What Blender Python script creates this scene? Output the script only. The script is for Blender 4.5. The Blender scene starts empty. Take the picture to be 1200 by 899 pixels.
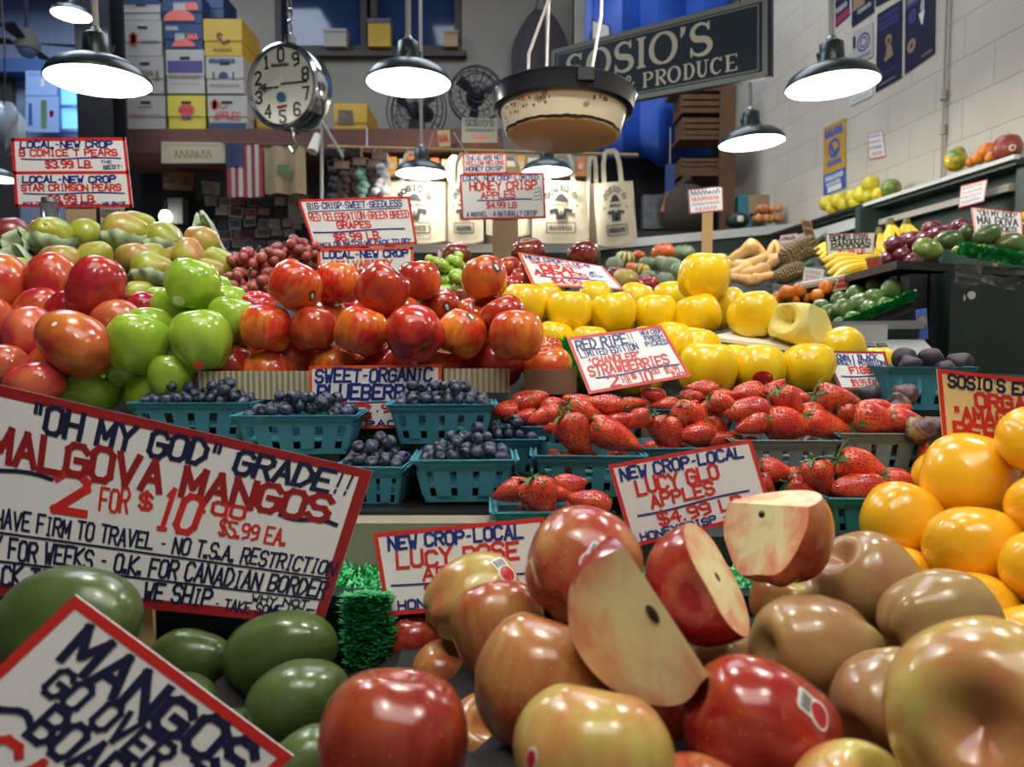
import bpy, bmesh, math, random
from mathutils import Vector, Matrix, Euler, noise
from mathutils.bvhtree import BVHTree
R = math.radians
PI = math.pi
rng = random.Random(7)
SC = bpy.context.scene
COL = SC.collection
# ---------------------------------------------------------------- camera, light, exposure
F = 850.0                      # focal length in pixels of the 1200 x 899 frame
ZC = 1.40                      # eye height
TH = R(3.3)                    # pitched a little down
cam_d = bpy.data.cameras.new('camera'); cam = bpy.data.objects.new('camera', cam_d); COL.objects.link(cam)
cam.location = (0, 0, ZC); cam.rotation_euler = (R(90) - TH, 0, 0)
cam_d.sensor_width = 36; cam_d.lens = F / 1200 * 36; cam_d.clip_start = 0.02; cam_d.clip_end = 60
cam_d.dof.use_dof = True; cam_d.dof.focus_distance = 0.95; cam_d.dof.aperture_fstop = 7.0
SC.camera = cam
SC.view_settings.view_transform = 'Standard'; SC.view_settings.look = 'None'
SC.view_settings.gamma = 1; SC.view_settings.use_curve_mapping = False
SC.view_settings.exposure = 0.08
SC.cycles.use_denoising = True
SC.cycles.max_bounces = 6
SC.cycles.sample_clamp_indirect = 6
wd = bpy.data.worlds.new('world'); SC.world = wd; wd.use_nodes = True
wd.node_tree.nodes['Background'].inputs[0].default_value = (0.45, 0.55, 0.75, 1)
wd.node_tree.nodes['Background'].inputs[1].default_value = 0.25
LAMP_W = 15.0                  # watts of each pendant bulb
def area(name, loc, rot, size, watts, color):
    l = bpy.data.lights.new(name, 'AREA'); l.shape = 'RECTANGLE'; l.size, l.size_y = size; l.energy = watts; l.color = color
    o = bpy.data.objects.new(name, l); COL.objects.link(o); o.location = loc; o.rotation_euler = rot
    return o
area('hall_fill_light', (0.2, -0.8, 4.9), (0, 0, 0), (3.4, 1.6), 75, (1.0, .97, .92))       # added overhead fill, unseen, to raise the ambient light; three more follow
area('hall_fill_light', (-3.0, 4.6, 5.2), (0, 0, 0), (1.6, 3), 95, (.72, .84, 1.0))  # added cool fill over the back left, no fitting modelled
area('hall_fill_light', (0.3, 4.4, 5.2), (0, 0, 0), (2.5, 2.5), 85, (.80, .88, 1.0))  # added cool fill for the back wall and counter
area('hall_fill_light', (-7.0, 10.2, 7.2), (0, 0, 0), (2.4, 2.4), 170, (.74, .84, 1.0))  # added fill brightening the far hall, source unseen

def at(px, py, d):
    """world point on the sight line of a photo pixel at distance d in front of the camera"""
    u = (px - 600) / F; v = (449.5 - py) / F
    y = math.cos(TH) + v * math.sin(TH)
    t = d / y
    return Vector((u * t, d, ZC + (-math.sin(TH) + v * math.cos(TH)) * t))
def sz(p, d):                   # p pixels at distance d, in metres
    return p * d / F
def lin(c):
    return tuple(((x / 255 + .055) / 1.055) ** 2.4 if x / 255 > .04045 else x / 255 / 12.92 for x in c)
# ---------------------------------------------------------------- materials
class G:
    def __init__(s, name):
        s.m = bpy.data.materials.new(name); s.m.use_nodes = True; s.t = s.m.node_tree
        s.b = s.t.nodes['Principled BSDF']; s.out = s.t.nodes['Material Output']
    def set(s, node, **kw):
        for k, v in kw.items():
            k = k.replace('_', ' ')
            i = node.inputs[int(k[1:])] if k[0] == 'i' and k[1:].isdigit() else node.inputs[k]
            if isinstance(v, bpy.types.NodeSocket): s.t.links.new(v, i)
            else:
                if isinstance(v, tuple) and len(v) == 3 and i.type == 'RGBA': v = (*v, 1)
                i.default_value = v
        return node
    def n(s, typ, attrs=None, **kw):
        nd = s.t.nodes.new('ShaderNode' + typ)
        for k, v in (attrs or {}).items(): setattr(nd, k, v)
        return s.set(nd, **kw)
    def mix(s, f, a, b):
        nd = s.t.nodes.new('ShaderNodeMix'); nd.data_type = 'RGBA'
        for i, v in ((0, f), (6, a), (7, b)):
            if isinstance(v, bpy.types.NodeSocket): s.t.links.new(v, nd.inputs[i])
            else: nd.inputs[i].default_value = (*v, 1) if isinstance(v, tuple) and len(v) == 3 else v
        return nd.outputs[2]
    def math(s, op, a, b=0.0, clamp=False):
        nd = s.t.nodes.new('ShaderNodeMath'); nd.operation = op; nd.use_clamp = clamp
        for i, v in ((0, a), (1, b)):
            if isinstance(v, bpy.types.NodeSocket): s.t.links.new(v, nd.inputs[i])
            else: nd.inputs[i].default_value = v
        return nd.outputs[0]
    def vmath(s, op, a, b):
        nd = s.t.nodes.new('ShaderNodeVectorMath'); nd.operation = op
        for i, v in ((0, a), (1, b)):
            if isinstance(v, bpy.types.NodeSocket): s.t.links.new(v, nd.inputs[i])
            else: nd.inputs[i].default_value = v
        return nd.outputs[0]
    def rng(s, x, a, b, c=0.0, d=1.0):
        nd = s.n('MapRange', None); 
        for i, v in enumerate((x, a, b, c, d)):
            if isinstance(v, bpy.types.NodeSocket): s.t.links.new(v, nd.inputs[i])
            else: nd.inputs[i].default_value = v
        return nd.outputs[0]
    def bump(s, h, strength, dist=.01):
        nd = s.n('Bump', None, Height=h); nd.inputs['Strength'].default_value = strength; nd.inputs['Distance'].default_value = dist
        s.t.links.new(nd.outputs[0], s.b.inputs['Normal'])
MATS = {}
def mat(name, c, rough=.5, metal=0, var=.0, vscale=6, bump=0, emit=0, spec=.5, coat=0, alpha=1, trans=0):
    if name in MATS: return MATS[name]
    g = G(name); col = lin(c)
    g.set(g.b, Roughness=rough, Metallic=metal, Alpha=alpha, Base_Color=col)
    g.b.inputs['Specular IOR Level'].default_value = spec
    g.b.inputs['Coat Weight'].default_value = coat; g.b.inputs['Transmission Weight'].default_value = trans
    if var or bump:
        co = g.n('TexCoord').outputs['Object']
        nz = g.n('TexNoise', None, Vector=co, Scale=vscale, Detail=4.0)
        if var:
            f = g.rng(nz.outputs[0], .3, .7)
            g.set(g.b, Base_Color=g.mix(f, tuple(x * (1 - var) for x in col), tuple(min(1, x * (1 + var)) for x in col)))
        if bump: g.bump(nz.outputs[0], bump)
    if emit:
        g.set(g.b, Emission_Color=col, Emission_Strength=emit)
    MATS[name] = g.m
    return g.m
def fruit(name, base, blush, amt=.5, soft=.15, streak=.5, sscale=5, speck=None, spk=.07, spks=16, rough=.25, scale=1.0, val=.12, bump=.0, coat=.25, third=None, axis_mix=0):
    """skin of a fruit: ground colour, blush in patches, streaks from stem to blossom end, lenticels"""
    g = G(name); base, blush = lin(base), lin(blush)
    co = g.n('TexCoord').outputs['Object']; rnd = g.n('ObjectInfo').outputs['Random']
    off = g.math('MULTIPLY', rnd, 37.0)
    vec = g.vmath('ADD', co, g.n('CombineXYZ', None, X=off, Y=off, Z=off).outputs[0])
    n1 = g.n('TexNoise', None, Vector=vec, Scale=.9 * scale, Detail=3.0).outputs[0]
    st = g.n('TexNoise', None, Vector=g.vmath('MULTIPLY', vec, (sscale, sscale, .55)), Scale=1.0, Detail=2.0).outputs[0]
    f = g.rng(n1, amt - soft, amt + soft)
    if axis_mix:
        z = g.n('SeparateXYZ', None, Vector=co).outputs[2]
        f = g.math('ADD', f, g.math('MULTIPLY', z, axis_mix))
    f = g.math('ADD', f, g.math('MULTIPLY', g.math('SUBTRACT', st, .5), streak * 2), True)
    col = g.mix(f, base, blush)
    if third:
        n3 = g.n('TexNoise', None, Vector=vec, Scale=2.3 * scale, Detail=2.0).outputs[0]
        col = g.mix(g.rng(n3, .52, .68), col, lin(third))
    if speck:
        v = g.n('TexVoronoi', None, Vector=co, Scale=float(spks)).outputs['Distance']
        col = g.mix(g.rng(v, spk, spk * 1.9, .7, 0.0), col, lin(speck))
    hs = g.n('HueSaturation', None, Color=col)
    r2 = g.math('FRACT', g.math('MULTIPLY', rnd, 17.3))
    g.set(hs, Value=g.rng(r2, 0.0, 1.0, 1 - val, 1 + val))
    g.set(hs, Hue=g.rng(rnd, 0.0, 1.0, .5 - val * .06, .5 + val * .06))
    g.set(g.b, Base_Color=hs.outputs[0], Roughness=rough)
    g.b.inputs['Coat Weight'].default_value = coat; g.b.inputs['Coat Roughness'].default_value = .12
    g.b.inputs['Subsurface Weight'].default_value = 0.0
    if bump:
        g.bump(g.n('TexNoise', None, Vector=co, Scale=7.0, Detail=3.0).outputs[0], bump, .05)
    MATS[name] = g.m
    return g.m
# ---------------------------------------------------------------- meshes
class MB:
    def __init__(s): s.v = []; s.f = []; s.mi = []
    def add(s, vs, fs, m=0):
        o = len(s.v); s.v += [tuple(v) for v in vs]; s.f += [tuple(i + o for i in f) for f in fs]; s.mi += [m] * len(fs)
        return s
    def box(s, c, size, rot=None, m=0, taper=1.0):
        x, y, z = (k / 2 for k in size); M = rot or Matrix.Identity(3); c = Vector(c)
        vs = [M @ Vector((sx * x * (taper if sz_ > 0 else 1), sy * y * (taper if sz_ > 0 else 1), sz_ * z)) + c for sz_ in (-1, 1) for sy in (-1, 1) for sx in (-1, 1)]
        return s.add(vs, [(0, 2, 3, 1), (4, 5, 7, 6), (0, 1, 5, 4), (2, 6, 7, 3), (0, 4, 6, 2), (1, 3, 7, 5)], m)
    def hexa(s, b, t, m=0):     # four lower corners, four upper corners, both counter-clockwise from above
        return s.add(list(b) + list(t), [(3, 2, 1, 0), (4, 5, 6, 7), (0, 1, 5, 4), (1, 2, 6, 5), (2, 3, 7, 6), (3, 0, 4, 7)], m)
    def tube(s, pts, r, n=10, m=0, cap=True):
        pts = [Vector(p) for p in pts]; rr = r if isinstance(r, (list, tuple)) else [r] * len(pts)
        rings = []; ref = None
        for i, p in enumerate(pts):
            t = (pts[min(i + 1, len(pts) - 1)] - pts[max(i - 1, 0)]).normalized()
            if ref is None: ref = Vector((0, 0, 1)) if abs(t.z) < .9 else Vector((1, 0, 0))
            a = (ref - t * ref.dot(t)).normalized(); ref = a; b = t.cross(a)
            rings.append([p + (a * math.cos(2 * PI * k / n) + b * math.sin(2 * PI * k / n)) * rr[i] for k in range(n)])
        vs = [v for q in rings for v in q]; fs = []
        for i in range(len(pts) - 1):
            for k in range(n):
                fs.append((i * n + k, i * n + (k + 1) % n, (i + 1) * n + (k + 1) % n, (i + 1) * n + k))
        if cap: fs += [tuple(reversed(range(n))), tuple(range((len(pts) - 1) * n, len(pts) * n))]
        return s.add(vs, fs, m)
    def lathe(s, prof, n=32, c=(0, 0, 0), m=0, M=None, cap=True):
        c = Vector(c); vs = []; fs = []
        for (r, z) in prof:
            for k in range(n):
                v = Vector((r * math.cos(2 * PI * k / n), r * math.sin(2 * PI * k / n), z)); vs.append((M @ v if M else v) + c)
        for i in range(len(prof) - 1):
            for k in range(n):
                fs.append((i * n + k, i * n + (k + 1) % n, (i + 1) * n + (k + 1) % n, (i + 1) * n + k))
        if cap and prof[0][0] > 0: fs.append(tuple(reversed(range(n))))
        if cap and prof[-1][0] > 0: fs.append(tuple(range((len(prof) - 1) * n, len(prof) * n)))
        return s.add(vs, fs, m)
    def ell(s, c, rad, n=10, k=7, m=0, M=None):
        return s.lathe_xyz([(math.sin(PI * i / k), -math.cos(PI * i / k)) for i in range(k + 1)], n, c, rad, m, M)
    def lathe_xyz(s, prof, n, c, rad, m, M):
        c = Vector(c); vs = []; fs = []
        for (r, z) in prof:
            for q in range(n):
                v = Vector((max(r, .001) * math.cos(2 * PI * q / n) * rad[0], max(r, .001) * math.sin(2 * PI * q / n) * rad[1], z * rad[2])); vs.append((M @ v if M else v) + c)
        for i in range(len(prof) - 1):
            for q in range(n): fs.append((i * n + q, i * n + (q + 1) % n, (i + 1) * n + (q + 1) % n, (i + 1) * n + q))
        return s.add(vs, fs, m)
    def mesh(s, name, mats, smooth=True, angle=None):
        me = bpy.data.meshes.new(name); me.from_pydata(s.v, [], s.f)
        for x in (mats if isinstance(mats, (list, tuple)) else [mats]): me.materials.append(x)
        me.polygons.foreach_set('material_index', s.mi)
        if smooth:
            me.polygons.foreach_set('use_smooth', [True] * len(me.polygons))
            if angle: me.set_sharp_from_angle(angle=R(angle))
        me.update()
        return me
    def build(s, name, mats, parent=None, smooth=False, angle=40, loc=None, rot=None):
        o = bpy.data.objects.new(name, s.mesh(name, mats, smooth, angle)); COL.objects.link(o)
        if parent: o.parent = parent
        if loc is not None: o.location = loc
        if rot is not None: o.rotation_euler = rot
        return o
LABELS = set()
def tag(o, label, cat, group=None, kind=None):
    o['label'] = label; o['category'] = cat
    if group: o['group'] = group
    if kind: o['kind'] = kind
    return o
def empty(name, loc, label, cat, group=None, rot=(0, 0, 0)):
    o = bpy.data.objects.new(name, None); COL.objects.link(o); o.location = loc; o.rotation_euler = rot; o.empty_display_size = .05
    return tag(o, label, cat, group)
def struct(o):
    o['kind'] = 'structure'; return o
def stuff(o, label, cat):
    return tag(o, label, cat, kind='stuff')
ORD = 'first second third fourth fifth sixth seventh eighth ninth tenth eleventh twelfth thirteenth fourteenth fifteenth sixteenth seventeenth eighteenth nineteenth twentieth'.split()
# ---------------------------------------------------------------- fruit shapes (unit radius, stem end up +Z)
def smooth01(x): x = max(0, min(1, x)); return x * x * (3 - 2 * x)
def blob(fn, nseg=36, nring=24, seed=0, wob=.03):
    vs = []; fs = []; o = Vector((seed * 3.1, seed * 1.7, 0))
    for i in range(nring + 1):
        t = PI * i / nring
        for k in range(nseg):
            ph = 2 * PI * k / nseg
            v = Vector(fn(t, ph))
            if wob: v *= 1 + wob * noise.noise(v * 1.3 + o)
            vs.append(v)
    for i in range(nring):
        for k in range(nseg):
            a, b = i * nseg + k, i * nseg + (k + 1) % nseg
            fs.append((a, a + nseg, b + nseg, b))
    return vs, fs
def apple_fn(h=.9, taper=.08, top=.34, bot=.18, lobe=.035, sq=.82, phase=0):
    def fn(t, ph):
        r = max(math.sin(t), 0) ** sq; z = math.cos(t) * h
        r *= 1 + taper * math.cos(t)
        z -= top * math.exp(-(r / .3) ** 2) if t < PI / 2 else 0
        if t > PI / 2: z += bot * math.exp(-(r / .25) ** 2)
        w = smooth01((.55 - math.cos(t)) / 1.4)
        r *= 1 + lobe * math.cos(5 * ph + phase) * w
        z += (lobe * 1.2 * math.cos(5 * ph + phase)) * (r if t > PI * .62 else 0) * -w
        return (r * math.cos(ph), r * math.sin(ph), z)
    return fn
def pear_fn(neck=.45, h=1.2):
    def fn(t, ph):
        z = math.cos(t) * h; r = max(math.sin(t), 0) ** .9
        r *= 1 - neck * smooth01((z + .25) / 1.2)
        if t > PI / 2: z += .14 * math.exp(-(r / .22) ** 2)
        else: z -= .08 * math.exp(-(r / .12) ** 2)
        return (r * math.cos(ph) + .06 * z * z, r * math.sin(ph), z)
    return fn
def mango_fn(h=1.3, flat=.86, bend=.12, tip=.25):
    def fn(t, ph):
        z = math.cos(t) * h; r = max(math.sin(t), 0) ** .92
        r *= 1 + tip * math.cos(t) * .6
        if t < PI / 2: z -= .07 * math.exp(-(r / .2) ** 2)
        return (r * math.cos(ph) + bend * (z / h) ** 2 - bend * .4, r * math.sin(ph) * flat, z)
    return fn
def persimmon_fn(h=.78):
    def fn(t, ph):
        r = max(math.sin(t), 0) ** .8; z = math.cos(t) * h
        if t < PI / 2: z -= .14 * math.exp(-(r / .3) ** 2)
        r *= 1 + .025 * math.cos(4 * ph)
        return (r * math.cos(ph), r * math.sin(ph), z)
    return fn
def berry_fn():
    def fn(t, ph):
        r = max(math.sin(t), 0) ** .95; z = math.cos(t) * .9
        if t < PI / 2: z -= .32 * smooth01((.42 - r) / .16) if r < .42 else -.06 * math.exp(-((r - .44) / .08) ** 2) * (1 + .6 * math.cos(5 * ph))
        return (r * math.cos(ph), r * math.sin(ph), z)
    return fn
def straw_fn(h=1.35, k=.55, seed=0):
    def fn(t, ph):
        z = math.cos(t) * h
        s = (1 - math.cos(t)) / 2          # 0 at the leafy end, 1 at the tip
        r = max(math.sin(t), 0) ** .72 * (1.08 - k * s ** 1.3)
        if t < .9: z -= .12 * math.exp(-(r / .35) ** 2)
        r *= 1 + .05 * math.sin(2 * ph + seed) + .03 * math.sin(3 * ph + 2 * seed) * (1 - s)
        return (r * math.cos(ph) + .1 * math.sin(seed) * s, r * math.sin(ph), z)
    return fn
def onion_fn(h=.85):
    def fn(t, ph):
        r = max(math.sin(t), 0) ** .95; z = math.cos(t) * h + (.45 * math.exp(-(r / .13) ** 2) if t < 1 else 0)
        return (r * math.cos(ph), r * math.sin(ph), z)
    return fn
def pumpkin_fn(h=.75, ribs=8, amt=.06):
    def fn(t, ph):
        r = max(math.sin(t), 0) ** .85; z = math.cos(t) * h
        z -= .22 * math.exp(-(r / .3) ** 2) if t < PI / 2 else -.15 * math.exp(-(r / .3) ** 2)
        r *= 1 + amt * (abs(math.cos(ribs * ph / 2)) - .6)
        return (r * math.cos(ph), r * math.sin(ph), z)
    return fn
def butternut_fn():
    def fn(t, ph):
        z = math.cos(t) * 1.9
        r = max(math.sin(t), 0) ** .6 * (.62 + .42 * smooth01((-.2 - z) / 1.1))
        return (r * math.cos(ph) + .12 * z * z / 2, r * math.sin(ph), z)
    return fn
SHAPES = {
    'apple': lambda i: apple_fn(.9 + .03 * i, .07, .34, .17, .03 + .008 * i, .84, i),
    'tall_apple': lambda i: apple_fn(1.02 + .05 * i, .13, .34, .2, .05, .84, i),
    'long_apple': lambda i: apple_fn(1.2, .10, .30, .2, .05, .86, i),
    'square_apple': lambda i: apple_fn(.92, .02, .30, .16, .05, .66, i * 2),
    'pear': lambda i: pear_fn(.4 + .05 * i, 1.1 + .06 * i),
    'fat_pear': lambda i: pear_fn(.28, 1.05),
    'mango': lambda i: mango_fn(1.22 + .05 * i, .86, .1),
    'red_mango': lambda i: mango_fn(1.15 + .05 * i, .92, .06, .12),
    'persimmon': lambda i: persimmon_fn(.84 + .03 * i),
    'blueberry': lambda i: berry_fn(),
    'strawberry': lambda i: straw_fn(1.06 + .12 * (i % 3), .66 + .08 * (i % 2), i * 1.3),
    'fig': lambda i: pear_fn(.48, 1.0),
    'onion': lambda i: onion_fn(.85),
    'pumpkin': lambda i: pumpkin_fn(.72 + .06 * i, 8 + i),
    'butternut': lambda i: butternut_fn(),
    'grape': lambda i: (lambda t, ph: (math.sin(t) * math.cos(ph), math.sin(t) * math.sin(ph), math.cos(t) * 1.15)),
    'citrus': lambda i: persimmon_fn(.95),
    'melon': lambda i: pumpkin_fn(.92, 10, .02),
}
HI = {'apple': (44, 30), 'tall_apple': (44, 30), 'long_apple': (44, 30), 'blueberry': (14, 11), 'grape': (14, 9), 'strawberry': (26, 20)}
MESH = {}
def fmesh(shape, var, m):
    k = (shape, var, m.name)
    if k not in MESH:
        ns, nr = HI.get(shape, (30, 20))
        vs, fs = blob(SHAPES[shape](var), ns, nr, var + len(shape), .0 if shape in ('blueberry', 'grape') else .09 if shape == 'strawberry' else .05)
        MESH[k] = MB().add(vs, fs).mesh(shape, m)
    return MESH[k]
def axis_rot(d, spin=0.0):
    """rotation that turns +Z to direction d, spun about it"""
    return Vector((0, 0, 1)).rotation_difference(Vector(d).normalized()).to_matrix() @ Matrix.Rotation(spin, 3, 'Z')
def put(name, shape, var, m, loc, r, d=None, spin=None, parent=None, scale=(1, 1, 1)):
    o = bpy.data.objects.new(name, fmesh(shape, var, m)); COL.objects.link(o)
    d = d or (rng.uniform(-.5, .5), rng.uniform(-.6, .3), 1)
    M = axis_rot(d, rng.uniform(0, 6.28) if spin is None else spin).to_4x4()
    S = Matrix.Diagonal((r * scale[0], r * scale[1], r * scale[2], 1))
    o.matrix_world = Matrix.Translation(loc) @ M @ S
    if parent:
        o.parent = parent
    return o
def child_mesh(parent, name, mb, m, smooth=True, label=None):
    o = mb.build(name, m, parent, smooth)
    if label: o['label'] = label
    return o
def stem_on(o, m, h=.3, r=.045, z0=.35, lean=.12):
    return child_mesh(o, 'stem', MB().tube([(0, 0, z0), (lean * .3, 0, z0 + h * .5), (lean, 0, z0 + h)], [r * .8, r * .8, r * 1.3], 7), m)
def relax(items, it=60, lat=.25, k=.92):
    """items: [pos, r]; push apart, mostly along the line of sight"""
    c = Vector((0, 0, ZC))
    for _ in range(it):
        for i in range(len(items)):
            for j in range(i):
                a, b = items[i], items[j]; dv = a[0] - b[0]; L = dv.length; mn = (a[1] + b[1]) * k
                if L < mn:
                    dv = dv / L if L > 1e-6 else Vector((0, 1, 0))
                    for q, s in ((a, 1), (b, -1)):
                        ray = (q[0] - c).normalized(); mv = dv * (s * (mn - L) * .5)
                        al = ray * mv.dot(ray); q[0] = q[0] + al + (mv - al) * lat
    return items
def hit_at(o, px, py):
    """local hit point and normal on mesh object o under a photo pixel"""
    bpy.context.view_layer.update()
    inv = o.matrix_world.inverted(); a = inv @ Vector((0, 0, ZC)); b = inv @ at(px, py, 1.0)
    bv = BVHTree.FromPolygons([v.co for v in o.data.vertices], [p.vertices for p in o.data.polygons])
    h, nrm, _, _ = bv.ray_cast(a, (b - a).normalized())
    if h is None: h, nrm, _, _ = bv.find_nearest(inv @ at(px, py, o.matrix_world.translation.y))
    return bv, h, nrm
def decal(o, name, px, py, rad, m, rx=1.0, ry=1.0, off=(0, 0), lift=.012, parent=None, ang=0.0, square=False):
    """small patch pasted on the skin of fruit o"""
    bv, h, nrm = hit_at(o, px, py)
    up = o.matrix_world.inverted().to_3x3() @ Vector((math.sin(ang), 0, math.cos(ang)))
    up = (up - nrm * up.dot(nrm)).normalized(); rt = up.cross(nrm).normalized()
    n = 20; pts = [(0, 0)]
    for q in (.5, 1.0):
        for k in range(n):
            c, s_ = math.cos(2 * PI * k / n), math.sin(2 * PI * k / n)
            if square: f = 1 / max(abs(c), abs(s_)); c *= f; s_ *= f
            pts.append((c * q, s_ * q))
    vs = []
    for (x, y) in pts:
        q = h + rt * ((x * rx + off[0]) * rad) + up * ((y * ry + off[1]) * rad)
        hh, nn, _, _ = bv.ray_cast(q + nrm * .35, -nrm)
        vs.append((hh if hh is not None else q) + nrm * lift)
    fs = [(0, 1 + k, 1 + (k + 1) % n) for k in range(n)] + [(1 + k, 1 + n + k, 1 + n + (k + 1) % n, 1 + (k + 1) % n) for k in range(n)]
    s = MB().add(vs, fs).build(name, m, parent or o, True, 180)
    return s
# ---------------------------------------------------------------- hand lettering
GL = {'A': '002640|1232', 'B': '0006364544330333|334241300 0', 'C': '4536160501103041', 'D': '00062644422000', 'E': '46060040|0333', 'F': '460600|0333',
 'G': '45361605011030414323', 'H': '0006|4640|0343', 'I': '2026|1636|1030', 'J': '464130100 1', 'K': '0006|460340', 'L': '060040', 'M': '0006224640', 'N': '00064046',
 'O': '100105163645413010', 'P': '00063645443303', 'Q': '100105163645413010|2240', 'R': '00063645443303|2340', 'S': '45361605041333424130 1001', 'T': '2026|0646',
 'U': '060110304146', 'V': '062046', 'W': '0610233046', 'X': '0046|0640', 'Y': '062346|2320', 'Z': '06460040', '0': '100105163645413010', '1': '152620|1030',
 '2': '05163645440040', '3': '0516364544332333424130 1001', '4': '30360242', '5': '46060433424130 1001', '6': '45361605011030414233031', '7': '064620', '8': '1304051636454433130201103041423 3',
 '9': '44331304051636454110', '$': '45361605041333424130 1001|2720', '.': '1020', '-': '1333', '!': '2622|2120', '"': '1614|3634', "'": '2624', '|': '2026', ',': '2110', '*': '2224|1333',
 '&': '40051626351301103042', '/': '0046', '+': '2125|0343'}
NARROW = {'I': .8, '.': .45, "'": .4, '!': .5, '"': .7, '-': .8, '|': .5, '1': .75, ' ': .62, ',': .4}
def strokes(ch):
    out = []
    for s in GL.get(ch, '').replace(' ', '').split('|'):
        p = [(int(s[i]), int(s[i + 1])) for i in range(0, len(s) - 1, 2)]
        if len(p) > 1: out.append(p)
    return out
class Sheet:
    """a painted card: lettering as strokes of a marker laid on a four-cornered, slightly bent board"""
    def __init__(s, tl, tr, bl, br, bend=0.0):
        s.q = [Vector(x) for x in (tl, tr, bl, br)]
        s.W = (s.q[1] - s.q[0]).length; s.H = (s.q[2] - s.q[0]).length
        n = (s.q[2] - s.q[0]).cross(s.q[1] - s.q[0]).normalized()
        if n.dot(Vector((0, 0, ZC)) - s.q[0]) < 0: n = -n
        s.n = n; s.bend = bend; s.layers = {}
    def pt(s, u, v, h=0.0):
        a, b, c, d = s.q
        return a.lerp(b, u).lerp(c.lerp(d, u), v) + s.n * (h + s.bend * 4 * u * (1 - u) * s.H)
    def ribbon(s, key, pts, w, h=.0008, ext=.45):
        """pts in metres on the card (x right, y down); flat brush of width w"""
        mb = s.layers.setdefault(key, MB()); hh = h
        for i in range(len(pts) - 1):
            (x0, y0), (x1, y1) = pts[i], pts[i + 1]; L = math.hypot(x1 - x0, y1 - y0)
            if L < 1e-6: continue
            tx, ty = (x1 - x0) / L * w * ext, (y1 - y0) / L * w * ext
            nx, ny = -(y1 - y0) / L * w / 2, (x1 - x0) / L * w / 2
            k = max(1, int(L / (s.W * .12)))
            A, B = (x0 - tx, y0 - ty), (x1 + tx, y1 + ty); vs = []
            for j in range(k + 1):
                f = j / k; x, y = A[0] + (B[0] - A[0]) * f, A[1] + (B[1] - A[1]) * f
                vs += [s.pt((x + nx) / s.W, (y + ny) / s.H, hh), s.pt((x - nx) / s.W, (y - ny) / s.H, hh)]
            mb.add(vs, [(2 * j, 2 * j + 1, 2 * j + 3, 2 * j + 2) for j in range(k)]); hh += 1.2e-6
    def text(s, key, txt, u0, u1, v0, v1, wt=.17, slant=.0, jit=.05, tilt=0.0, fit=True):
        adv = [NARROW.get(c, 1.0) for c in txt]; tot = sum(adv) + .001
        W = (u1 - u0) * s.W; Hh = (v1 - v0) * s.H; cw = W / tot
        x = u0 * s.W
        for c, a in zip(txt, adv):
            w = cw * a; g = w * (.74 if a > .6 else .6); jy = rng.uniform(-jit, jit) * Hh; js = rng.uniform(.94, 1.06)
            for p in strokes(c):
                if NARROW.get(c, 1) < 1: p = [((q - 2) * .9 + 2, r) for q, r in p]
                pts = [(x + (w - g) / 2 + q / 4 * g + slant * r / 6 * Hh, v1 * s.H - r / 6 * Hh * js + jy + tilt * (x - u0 * s.W)) for q, r in p]
                if c in '.,': pts = [(x + w * .3, v1 * s.H - Hh * .06 + jy), (x + w * .3 + Hh * .03, v1 * s.H - Hh * .06 + jy)]
                s.ribbon(key, pts, min(Hh * wt * 1.28, g * .36) if c not in '.,' else Hh * wt * 1.3)
            x += w
    def swoosh(s, key, u0, u1, v, w, amp=.012):
        pts = [((u0 + (u1 - u0) * i / 8) * s.W, (v + amp * math.sin(i / 8 * PI * 2)) * s.H) for i in range(9)]
        s.ribbon(key, pts, w * s.H)
    def scribble(s, key, u0, u1, v0, v1, n, wt=.2):
        """writing too small to read in the photo: a run of marker strokes"""
        H = (v1 - v0) * s.H
        for i in range(n):
            x = (u0 + (u1 - u0) * i / n) * s.W; w = (u1 - u0) / n * s.W * .7
            a = [(x, v1 * s.H), (x + w * rng.uniform(0, .3), v0 * s.H), (x + w * rng.uniform(.4, 1), (v0 + (v1 - v0) * rng.uniform(.2, .8)) * s.H), (x + w, v1 * s.H)]
            s.ribbon(key, a, H * wt)
    def border(s, key, w, wob=.15, double=None):
        W, H = s.W, s.H; m = w / 2
        for (a, b) in (((m, m), (W - m, m)), ((W - m, m), (W - m, H - m)), ((W - m, H - m), (m, H - m)), ((m, H - m), (m, m))):
            s.ribbon(key, [a, b], w, h=.0005)
        if double: s.ribbon(key, [(m, double * H), (W - m, double * H)], w, h=.0005)
    def build(s, name, label, cat='sign', card='card_white', stake=None, group=None, thick=.0015, wood='stake_wood', root=None):
        nx, ny = 10, 4; mb = MB(); fr = []; bk = []
        vs = [s.pt(i / nx, j / ny, 0) for j in range(ny + 1) for i in range(nx + 1)]; n = len(vs)
        vs += [p - s.n * thick for p in vs]
        ix = lambda i, j: j * (nx + 1) + i
        fs = []
        for j in range(ny):
            for i in range(nx):
                a, b, c, d = ix(i, j), ix(i + 1, j), ix(i + 1, j + 1), ix(i, j + 1)
                fs += [(a, d, c, b), (a + n, b + n, c + n, d + n)]
        for i in range(nx):
            for (a, b) in ((ix(i, 0), ix(i + 1, 0)), (ix(i + 1, ny), ix(i, ny))): fs.append((a, b, b + n, a + n))
        for j in range(ny):
            for (a, b) in ((ix(0, j + 1), ix(0, j)), (ix(nx, j), ix(nx, j + 1))): fs.append((a, b, b + n, a + n))
        e = empty(name, (0, 0, 0), label, cat, group)
        base = s.pt(.5, 1.0)
        e.location = base
        def sub(nm, m_, M, **k):
            o = m_.build(nm, M, e, **k); o.location = -base; return o
        sub('card', mb.add(vs, fs), MATS[card])
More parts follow.
